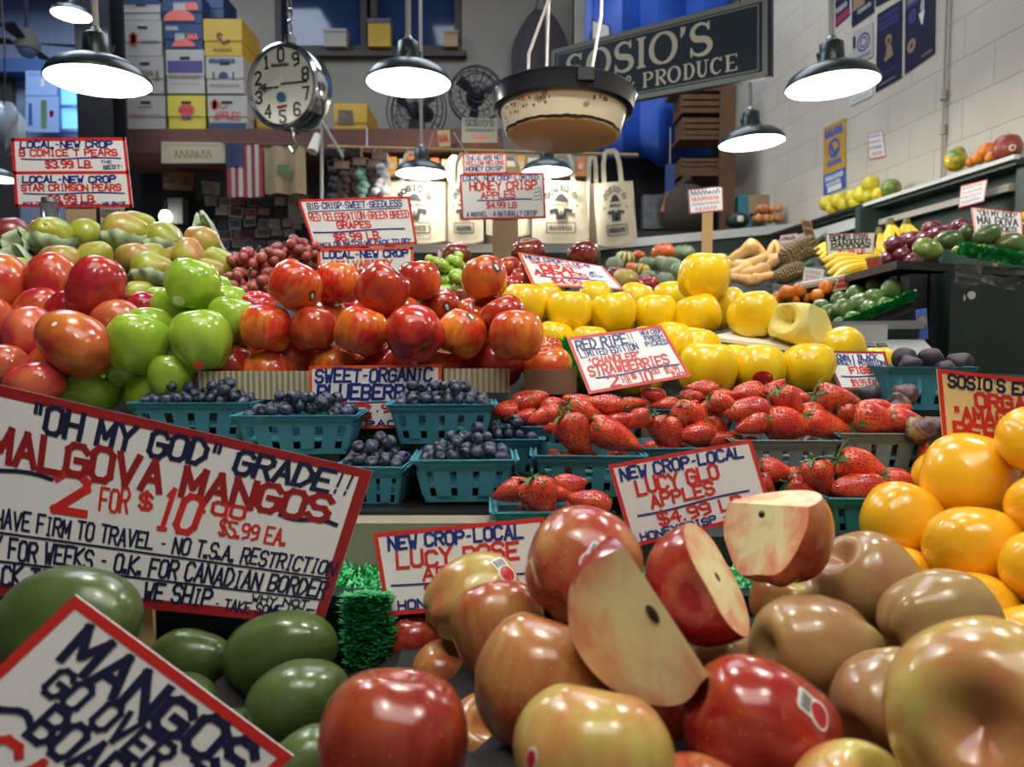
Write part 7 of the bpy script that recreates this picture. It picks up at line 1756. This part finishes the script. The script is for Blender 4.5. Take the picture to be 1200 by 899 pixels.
e, bs_, c4 = terrace((905, 352, 3.0), (990, 318, 3.0), (1005, 285, 4.0), (905, 318, 4.0), 'pine', 'sloping turf-edged tray holding the pineapples'); edge_turf(e, bs_, c4[0], c4[1], .03, 21)
e, bs_, c4 = terrace((935, 336, 2.55), (1075, 312, 2.55), (1100, 280, 3.4), (960, 310, 3.4), 'banana', 'tray of bananas and red onions with a pale front edge')
o = MB().tube([c4[0] + Vector((0, -.01, 0)), c4[1] + Vector((0, -.01, 0))], .014, 8).build('edge', MATS['pipe_paint'], e); o.location = -bs_
e, bs_, c4 = terrace((972, 392, 1.98), (1070, 352, 1.98), (1062, 340, 2.50), (905, 372, 2.50), 'lime', 'sloping turf-edged tray of round green fruit and oranges'); edge_turf(e, bs_, c4[0], c4[1], .025, 22)
tilt_ = lambda x, y, w, d, lab, m, shape, name, cat, dir=None, sc=(1, 1, 1), v=0: F_(name, shape, m, (x, y), w, d, lab, dir, v, cat, sc=sc)
LI = [(955, 372, 22, 2.2), (972, 368, 24, 2.15), (990, 362, 25, 2.1), (1007, 357, 27, 2.1), (1025, 350, 24, 2.12), (1046, 340, 27, 2.1), (962, 360, 20, 2.35), (985, 352, 22, 2.35), (1003, 345, 22, 2.35), (1028, 334, 24, 2.35), (1018, 362, 20, 2.05), (1038, 358, 20, 2.03), (1000, 374, 20, 2.03), (985, 380, 18, 2.03)]
pile(row_labels([tilt_(x, y, w, d, '', 'lime_skin', 'citrus', 'green_fruit', 'fruit') for x, y, w, d in LI], '%s round dark green fruit from the pared yellow fruit in the turf tray'), .85)
OG = [(922, 343, 18), (936, 341, 18), (950, 340, 19), (967, 338, 18), (912, 349, 15), (945, 347, 16), (958, 346, 16), (930, 352, 14)]
pile(row_labels([tilt_(x, y, w, 2.52 + .03 * (i % 3), '', 'orange_skin', 'citrus', 'tangerine', 'fruit') for i, (x, y, w) in enumerate(OG)], '%s small orange fruit from the yellow apples above the round green ones'), .85)
SQ = [('gourd', 'pumpkin', 'striped', 733, 302, 22, 3.9, 'striped green and cream gourd behind the opal sign'), ('gourd', 'pumpkin', 'pumpkin_skin', 749, 299, 15, 4.1, 'small orange gourd beside the striped one'), ('pumpkin', 'pumpkin', 'pumpkin_skin', 777, 295, 27, 4.0, 'round orange pumpkin on the squash tray'), ('gourd', 'pumpkin', 'gourd_green', 760, 308, 20, 3.8, 'dark green gourd before the orange pumpkin'),
 ('gourd', 'pumpkin', 'striped2', 752, 316, 20, 3.6, 'yellow and green striped gourd low on the squash tray'), ('gourd', 'pumpkin', 'pumpkin_skin', 742, 314, 18, 3.7, 'orange gourd low behind the yellow apples'), ('melon', 'melon', 'melon_skin', 787, 313, 25, 3.7, 'grey-green melon beneath the orange pumpkin'), ('melon', 'melon', 'melon_skin', 774, 309, 20, 3.8, 'small grey melon between gourd and pumpkin'), ('melon', 'melon', 'melon_skin', 779, 329, 22, 3.45, 'pale melon closest to the yellow apples'), ('melon', 'melon', 'gourd_green', 797, 318, 24, 3.6, 'green melon beside the perched yellow apple'),
 ('melon', 'melon', 'melon_skin', 760, 326, 20, 3.5, 'dull melon behind the rear yellow apples'), ('kabocha_squash', 'pumpkin', 'gourd_green', 800, 297, 28, 4.2, 'dark green squash right of the orange pumpkin'), ('apple', 'apple', 'apple_lucy_red', 758, 335, 28, 3.3, 'red apple with white sticker on the squash tray'), ('apple', 'apple', 'apple_lucy_pale', 733, 328, 30, 3.35, 'green apple below the opal sign edge'), ('melon', 'melon', 'melon_skin', 720, 310, 20, 3.7, 'melon half hidden by the opal sign'), ('apple', 'apple', 'apple_dark', 722, 322, 22, 3.5, 'reddish apple half hidden by the opal sign')]
for nm, c1, c2 in (('striped', (214, 196, 120), (60, 84, 50)), ('striped2', (226, 176, 60), (70, 84, 40))):
    g = G(nm); co = g.n('TexCoord').outputs['Object']; sx = g.n('SeparateXYZ', None, Vector=co); an = g.math('ARCTAN2', sx.outputs[1], sx.outputs[0])
    w_ = g.math('SINE', g.math('MULTIPLY', an, 10.0)); g.set(g.b, Base_Color=g.mix(g.rng(w_, .1, .4), lin(c1), lin(c2)), Roughness=.4); MATS[nm] = g.m
sq = pile([F_(n_, sh_, m, (x, y), w, d, lab, (rng.uniform(-.3, .3), -.3, 1), 0, n_.split('_')[-1]) for n_, sh_, m, x, y, w, d, lab in SQ], .85)
for k in (0, 2, 3, 11): stem_on(sq[k], MATS['stem_brown'], .35, .08, .3)
BN = [(868, 298, 26, 3.7, (-.8, .1, -.5)), (878, 310, 26, 3.5, (.9, -.2, .3)), (890, 295, 24, 3.8, (-.5, .2, .8)), (884, 318, 24, 3.4, (-.9, -.2, -.2)), (866, 318, 22, 3.45, (-.8, -.3, -.3)), (900, 312, 22, 3.55, (.7, -.2, .5)), (902, 298, 18, 3.8, (.4, .2, .8)), (912, 296, 20, 3.9, (-.3, .3, .9)), (868, 327, 20, 3.3, (-.9, 0, .2)), (895, 325, 20, 3.35, (.8, -.1, .2))]
pile(row_labels([F_('butternut_squash', 'butternut', 'butternut_skin', (x, y), w * .86, d, '', dr, 0, 'squash') for x, y, w, d, dr in BN], '%s tan butternut squash from the orange pumpkin'), .5)
pile([F_('squash', 'citrus', 'lemon_skin', (845, 306), 18, 3.8, 'yellow squash behind the perched yellow apple', None, 0, 'squash'), F_('squash', 'citrus', 'lemon_skin', (852, 312), 16, 3.7, 'second yellow squash beside the butternuts', None, 0, 'squash'), F_('gourd', 'pumpkin', 'butternut_skin', (908, 305), 20, 3.6, 'knobbly pale gourd by the pineapple', None, 0, 'gourd')], .8)
# pineapples
g = G('pineapple_skin'); co = g.n('TexCoord').outputs['Object']; vo = g.n('TexVoronoi', None, Vector=g.vmath('MULTIPLY', co, (1, 1, .7)), Scale=6.0, Randomness=.25).outputs['Distance']
g.set(g.b, Base_Color=g.mix(g.rng(vo, .02, .16), lin((84, 62, 36)), lin((178, 146, 84))), Roughness=.6); g.bump(vo, 1.0, .2); MATS['pineapple_skin'] = g.m
SHAPES['pineapple'] = lambda i: (lambda t, ph: (max(math.sin(t), 0) ** .55 * math.cos(ph) * .8, max(math.sin(t), 0) ** .55 * math.sin(ph) * .8, math.cos(t) * 1.3))
for x, y, w, d, dr, lab in ((936, 294, 36, 3.4, (.85, .1, .45), 'pineapple lying behind the banana sign'), (925, 320, 28, 3.15, (.95, .0, .40), 'pineapple lying lower against the green turf edge')):
    o = put('pineapple', 'pineapple', 0, MATS['pineapple_skin'], at(x, y, d), sz(w, d) / 2, dr); tag(o, lab, 'pineapple'); mb = MB(); rq = random.Random(lab)
    for k in range(22):
        a = rq.uniform(0, 6.28); L = rq.uniform(.6, 1.2); q = rq.uniform(.15, .6); ca, sa = math.cos(a), math.sin(a)
        mb.add([(-sa * .1, ca * .1, 1.2), (sa * .1, -ca * .1, 1.2), (ca * q * .5 + sa * .06, sa * q * .5 - ca * .06, 1.2 + L * .6), (ca * q * .5 - sa * .06, sa * q * .5 + ca * .06, 1.2 + L * .6), (ca * q, sa * q, 1.2 + L)], [(0, 1, 2, 3), (3, 2, 4)])
    child_mesh(o, 'leaf_crown', mb, mat('leaf_green', (58, 92, 56), .5, var=.2), False)
# bananas
g = G('banana_skin'); co = g.n('TexCoord').outputs['Object']; nz = g.n('TexNoise', None, Vector=co, Scale=30.0, Detail=3.0).outputs[0]
g.set(g.b, Base_Color=g.mix(g.rng(nz, .66, .74), lin((232, 196, 44)), lin((110, 80, 30))), Roughness=.45); MATS['banana_skin'] = g.m; mat('banana_tip', (96, 92, 40), .6)
def bananas(px, py, d, n_, label, L=.19, rot=(0, 0, 0), spread=.9, r=.019):
    e = empty('banana_bunch', at(px, py, d), label, 'bananas', rot=rot); crown = MB().tube([(0, 0, .05), (0, 0, .015)], [.012, .02], 8)
    for k in range(n_):
        a = (k / (n_ - 1) - .5) * spread * 2 if n_ > 1 else 0; pts = []; rad = []
        for i in range(11):
            f = i / 10; b = f * 1.3; q = L * .75 * math.sin(b) * (.5 + .3 * (k % 2)); pts.append((math.sin(a) * (q + .012) + .0 , -math.cos(a) * (q + .01), .02 - L * .8 * math.sin(f * 1.5))); rad.append(r * (.35 + .65 * min(1, f * 5)) * (1 if f < .85 else max(.3, (1 - f) / .15)))
        o = MB().tube(pts, rad, 8).build('banana', MATS['banana_skin'], e, True)
        t = Vector(pts[-1]); o2 = MB().ell(t, (.007, .007, .007), 8, 6).build('tip', MATS['banana_tip'], o, True)
    crown.build('crown', MATS['banana_tip'], e, True)
bananas(1043, 270, 3.1, 7, 'upright banana bunch in front of the green wall panel', rot=(0, 0, R(10))); bananas(1062, 269, 3.15, 6, 'upright banana bunch next to the dark red onions', rot=(0, 0, R(-20))); bananas(1030, 280, 3.2, 5, 'banana bunch behind the banana sign', rot=(0, 0, R(40)))
def lying(px, py, d, n_, label, L=.2):
    e = empty('banana_bunch', at(px, py, d), label, 'bananas')
    for k in range(n_):
        a = .55 - k * .2; pts = []; rad = []
        for i in range(11):
            f = i / 10; x = -L * f * math.cos(a * .5); z = .05 * math.sin(PI * f * .8) + L * f * math.sin(a * .55 - .25) ; pts.append((x, -.03 * k * f - .004 * k, z)); rad.append(.0185 * (.4 + .6 * min(1, f * 5)) * (1 if f < .85 else max(.3, (1 - f) / .15)))
        o = MB().tube(pts, rad, 8).build('banana', MATS['banana_skin'], e, True); MB().ell(pts[-1], (.008, .007, .007), 8, 6).build('tip', MATS['banana_tip'], o, True)
    MB().tube([(-.02, -.01, .005), (.03, -.01, -.01)], [.02, .012], 8).build('crown', MATS['banana_tip'], e, True)
lying(1042, 306, 2.85, 5, 'lying banana bunch under the banana sign', .23); lying(1036, 320, 2.70, 4, 'lying banana bunch lowest, by the brownish tag', .24); lying(1010, 305, 2.95, 4, 'lying banana bunch half under the banana sign', .2)
ON = [(1048, 287, 23, 2.75, 'dark red onion on top beside the bananas'), (1042, 303, 21, 2.75, 'red onion first in the lower row'), (1056, 300, 21, 2.72, 'red onion second in the lower row'), (1068, 306, 20, 2.68, 'red onion last in the lower row'), (1070, 284, 30, 2.85, 'deep red apple before the upright bananas'), (1086, 282, 26, 2.8, 'deep red apple behind the yellow-green mango'), (1100, 278, 28, 2.75, 'deep red apple with a pale stem'), (1112, 272, 24, 2.85, 'deep red apple behind the dark green mango'), (1126, 267, 25, 2.8, 'deep red apple under the mango sign'), (1092, 268, 22, 2.95, 'deep red apple at the back of the group'), (1135, 272, 20, 2.7, 'deep red apple tucked by the first long green mango')]
on = pile([F_('red_onion' if i < 4 else 'red_apple', 'onion' if i < 4 else 'apple', 'onion_red', (x, y), w, d, lab, (rng.uniform(-.3, .3), -.2, 1), 0) for i, (x, y, w, d, lab) in enumerate(ON)], .85)
pile([F_('yellow_squash', 'mango', 'zucchini_yellow', (1045, 315), 15, 2.55, 'plump orange-yellow squash in front of the red onions', (1, -.1, .1), 0, 'squash', sc=(1, 1, 1.1)), F_('yellow_squash', 'mango', 'zucchini_yellow', (1014, 322), 15, 2.6, 'orange-yellow squash end by the brownish tag', (1, 0, .4), 0, 'squash')], .85)
# mango stand and cabinet
ca, cb = at(1115, 318, 1.95), at(1240, 334, 2.30)
e = empty('green_cabinet', (ca.x, ca.y, 0), 'dark green cabinet wrapped in clear film under the mango display', 'cabinet'); base = e.location
bk_ = Vector((.10, .75, 0)); top = ca.z
P4 = [Vector((ca.x, ca.y, 0)), Vector((cb.x, cb.y, 0)), Vector((cb.x, cb.y, 0)) + bk_, Vector((ca.x, ca.y, 0)) + bk_]
def loc(o): o.location = -base; return o
loc(MB().hexa(P4, [p + Vector((0, 0, top)) for p in P4]).build('body', MATS['deep_green'], e))
mc = sum(P4, Vector()) / 4; P5 = [mc + (p - mc) * 1.05 for p in P4]
P5[0] = Vector((at(1063, 303, 1.95).x, 2.0, 0)); P5[3] = Vector((P5[0].x + .12, 2.85, 0))
loc(MB().hexa([p + Vector((0, 0, top + .012)) for p in P5], [p + Vector((0, 0, top + .035)) for p in P5]).build('top_tray', MATS['black_plastic'], e))
g = G('cling_film'); co = g.n('TexCoord').outputs['Object']; nz = g.n('TexNoise', None, Vector=g.vmath('MULTIPLY', co, (3, 3, 14)), Scale=3.0, Detail=5.0, Distortion=1.2).outputs[0]
g.set(g.b, Base_Color=(.9, .92, .92, 1), Roughness=.12, Alpha=g.rng(nz, .46, .66, .03, .34)); g.bump(nz, 1.0, .2); MATS['cling_film'] = g.m
vs = []; n = 18
A_, B_ = Vector((P5[0].x + .06, 1.955, 0)), P5[1]
for j in range(4):
    for i in range(n + 1):
        q = ca.lerp(cb, i / n); vs.append(Vector((q.x, q.y - .012 - .006 * math.sin(i * 1.9 + j), top + .03 - .022 * j - .012 * math.sin(i * .8) * j / 7)))
loc(MB().add(vs, [(j * (n + 1) + i, j * (n + 1) + i + 1, (j + 1) * (n + 1) + i + 1, (j + 1) * (n + 1) + i) for j in range(3) for i in range(n)]).build('film', MATS['cling_film'], e, True))['label'] = 'crumpled clear plastic film'
for i, (x, y) in enumerate(((1137, 348), (1149, 345))):
    q = at(x, y, 1.95); M_ = Matrix.Rotation(R(90), 3, 'X'); loc(MB().lathe([(0, 0), (.011, 0), (.011, .003), (0, .003)], 18, c=(q.x, ca.lerp(cb, .2).y - .03, q.z), M=M_).build('sticker', MATS['poster_grey'], e, True, 40))
tq = turf(quadP(ca + Vector((0, -.02, .035)), cb + Vector((0, -.02, .035)), ca + Vector((.01, -.022, .07)), cb + Vector((.01, -.022, .07))), 70, 22, None, 'bright green turf edge in front of the stacked green mangoes', blade=.018, w=.006, lean=1.4, seed=31)
a, b = at(1070, 308, 2.0), at(1113, 420, 2.0)
ex = empty('stand_corner', ((a.x + b.x) / 2, 2.1, 0), 'black upright frame at the corner of the mango stand', 'frame'); 
for x in (a.x + .03, b.x - .02): 
    o = MB().box((x, 2.05, top / 2), (.05, .05, top)).build('post', MATS['black_plastic'], ex); o.location = (-(a.x + b.x) / 2, -2.1, 0)
o = MB().box(((a.x + b.x) / 2, 2.10, top - .03), (b.x - a.x, .04, .06)).build('crossbar', MATS['black_plastic'], ex); o.location = (-(a.x + b.x) / 2, -2.1, 0)
o = MB().box(((a.x + b.x) / 2, 2.3, top / 2 - .03), (b.x - a.x, .02, top - .08)).build('back_panel', MATS['deep_green'], ex); o.location = (-(a.x + b.x) / 2, -2.1, 0)
MGO = [(1088, 292, 28, 2.12, 'mango_mixed', 'yellow-green mango first on the mango stand', (-.9, -.1, .2)), (1112, 281, 26, 2.3, 'mango_green', 'dull green mango behind the yellow-green one', (.9, 0, .1)), (1130, 293, 20, 2.12, 'mango_mixed', 'yellow and green mango behind the turf edge', (.9, -.2, .1)), (1138, 275, 23, 2.3, 'mango_green', 'dark green mango second from the mango sign', (-.7, .2, .6)), (1156, 276, 25, 2.2, 'mango_green', 'plump dark green mango under the mango sign', (.95, 0, .25)), (1184, 285, 25, 2.18, 'mango_green', 'dark green mango lying lowest at the frame edge', (.97, 0, .1)), (1194, 268, 22, 2.35, 'mango_green', 'dark green mango stacked at the back by the frame edge', (.9, .2, .3)), (1196, 258, 18, 2.5, 'zucchini_yellow', 'yellow mango topping the green mangoes', (.9, 0, .1)), (1150, 294, 16, 2.12, 'mango_mixed', 'yellow-green mango behind the middle of the turf edge', (.9, 0, 0)), (1175, 264, 20, 2.45, 'mango_green', 'green mango directly below the mango sign corner', (.9, .2, .2))]
pile([F_('mango', 'mango', m, (x, y), w, d, lab, dr, i % 3) for i, (x, y, w, d, m, lab, dr) in enumerate(MGO)], .85)
loc2 = at(1160, 296, 2.1)
# checkout scale on a side counter
o = MB().box((.95, 1.62, .66), (.56, .40, 1.32)).build('side_counter', MATS['black_plastic']); tag(o, 'black side counter carrying the checkout scale', 'counter')
p = at(1022, 405, 1.62); e = empty('checkout_scale', (p.x, 1.62, 1.32), 'grey checkout scale with sloping keypad and a round pink sticker', 'scale', rot=(0, 0, R(-18)))
mat('scale_grey', (150, 152, 150), .5); mat('scale_dark', (60, 62, 64), .5); mat('sticker_pink', (206, 96, 130), .4)
MB().hexa([(-.13, -.12, 0), (.13, -.12, 0), (.13, .14, 0), (-.13, .14, 0)], [(-.13, -.12, .025), (.13, -.12, .025), (.13, .14, .085), (-.13, .14, .085)]).build('housing', MATS['scale_grey'], e)
kp = MB()
for i in range(6):
    for j in range(4): kp.box((-.10 + i * .026, -.07 + j * .045, .0395 + j * .0105), (.02, .03, .006), Matrix.Rotation(math.atan(.06 / .26), 3, 'X'))
kp.build('keypad', MATS['scale_dark'], e); MB().box((-.02, .19, .12), (.30, .10, .02)).build('platter', MATS['metal_grey'], e); MB().box((0, .17, .09), (.1, .1, .06)).build('neck', MATS['scale_grey'], e)
MB().lathe([(0, 0), (.021, 0), (.021, .003), (0, .003)], 24, c=(.09, -.123, .028), M=Matrix.Rotation(R(80), 3, 'X')).build('sticker', MATS['sticker_white'], e, True, 40); MB().lathe([(0, 0), (.014, 0), (.014, .001), (0, .001)], 24, c=(.09, -.1245, .028), M=Matrix.Rotation(R(80), 3, 'X')).build('sticker', MATS['sticker_pink'], e, True, 40)
s = sheet(((1073, 363), (1086, 361), (1076, 398), (1088, 397)), 1.75); fill(s, 'poster_violet', .15, .85, .2, .7); vrib(s, 'poster_tan', arc(.5 * s.W, .4 * s.H, .2 * s.W, .12 * s.H, 0, 360, 12), .01); s.build('price_sign', 'narrow blue printed card beside the checkout scale', 'card', card='poster_blue', stake=(.5, .9, 1.31, .006))
# left edge: ceiling fan, hanging bag, pinned box art in the hall, jar and packet behind the pears
p = at(32, 52, 8.0); e = empty('ceiling_fan', p, 'white ceiling fan with dark blades in the far hall', 'fan')
MB().tube([(0, 0, .1), (0, 0, 7.25 - p.z)], .02, 8).build('downrod', MATS['metal_grey'], e, True); MB().lathe([(0, .16), (.07, .15), (.10, .08), (.13, .0), (.11, -.05), (0, -.07)], 24).build('motor', MATS['foam_white'], e, True, 40)
mat('blade_brown', (90, 82, 84), .6)
for k in range(4):
    a = R(12) + k * PI / 2; ca_, sa_ = math.cos(a), math.sin(a); P = lambda r, w, z=0: (ca_ * r - sa_ * w, sa_ * r + ca_ * w, z)
    MB().hexa([P(.14, -.04, .0), P(.5, -.08, .0), P(.5, .08, .03), P(.14, .04, .02)], [P(.14, -.04, .01), P(.5, -.08, .01), P(.5, .08, .04), P(.14, .04, .03)]).build('blade', MATS['blade_brown'], e)
MB().lathe([(.07, -.06), (.09, -.09), (.05, -.13), (0, -.14)], 20).build('glass_shade', MATS['panel_blue'], e, True, 40)
mat('bag_clear', (140, 150, 160), .3); vs, fs = blob(lambda t, p_: (.12 * math.sin(t) * math.cos(p_) * (1 + .18 * math.sin(5 * p_ + 4 * t)), .1 * math.sin(t) * math.sin(p_), .17 * math.cos(t) + .02 * math.sin(7 * p_)), 30, 20, 5, .4)
e = empty('plastic_bag', at(6, 150, 5.0), 'grey crumpled plastic bag hanging at the frame edge', 'bag'); MB().add(vs, fs).build('bag_body', MATS['bag_clear'], e, True); MB().tube([(0, 0, .15), (.02, 0, .5), (0, 0, 1.0)], .006, 6).build('cord', MATS['black_plastic'], e)
def hallcarton(x0, y0, x1, y1, d, label, draw):
    s = sheet(((x0, y0), (x1, y0), (x0, y1), (x1, y1)), d); draw(s); s.build('wall_poster', label, 'poster', card='panel_blue', thick=.03)
hallcarton(30, 83, 67, 112, 12.5, 'pale blue panel with a small bright slot in the far hall', lambda s: (fill(s, 'paper', .48, .60, .3, .62), s.scribble('poster_blue', .1, .9, .1, .2, 9, .2)))
hallcarton(30, 113, 69, 155, 12.5, 'pale poster with green pear and red berry artwork in the far hall', lambda s: (vrib(s, 'gourd_green', [(.55 * s.W, .1 * s.H), (.55 * s.W, .9 * s.H)], .10), cluster(s, 'box_red', .78, .48, .07), s.scribble('poster_blue', .10, .2, .2, .8, 3, .05)))
mat('jar_glass', (200, 210, 210), .05, trans=.9, spec=.5)
p = at(59, 268, 1.75); e = empty('glass_jar', (p.x, p.y, p.z), 'small clear jar standing behind the first top-row pear', 'jar'); MB().lathe([(0, 0), (.018, 0), (.02, .01), (.02, .05), (.015, .06), (.015, .07), (.013, .07), (.013, .06), (.018, .05), (.018, .012), (0, .01)], 24).build('glass', MATS['jar_glass'], e, True, 50); MB().lathe([(.0, .072), (.017, .072), (.017, .062)], 20).build('lid', MATS['metal_grey'], e, True, 50)
o = MB().box((p.x + .0, 1.79, (p.z + 1.4) / 2), (.5, .12, p.z - 1.4)).build('back_ledge', MATS['board_dark'])
tag(o, 'dark ledge behind the pears carrying the jar', 'ledge')
tag(MB().box((-.90, 1.86, .70), (.9, .22, 1.40)).build('ledge_base', MATS['deep_green']), 'dark green block under the ledge behind the pears', 'base')
s = sheet(((117, 243), (146, 243), (118, 262), (145, 262)), 1.80); s.scribble('decal_grey', .1, .9, .15, .3, 6, .25); s.scribble('decal_grey', .1, .9, .5, .65, 6, .25); s.build('price_sign', 'small folded newsprint card below the pear sign', 'card', card='poster_grey', stake=(.5, .8, 1.5, .006))
tag(MB().box(at(47, 264, 1.76), (.028, .02, .03), Matrix.Rotation(.5, 3, 'Y')).build('red_packet', MATS['box_red']), 'small red packet behind the pears beside the clear jar', 'packet')
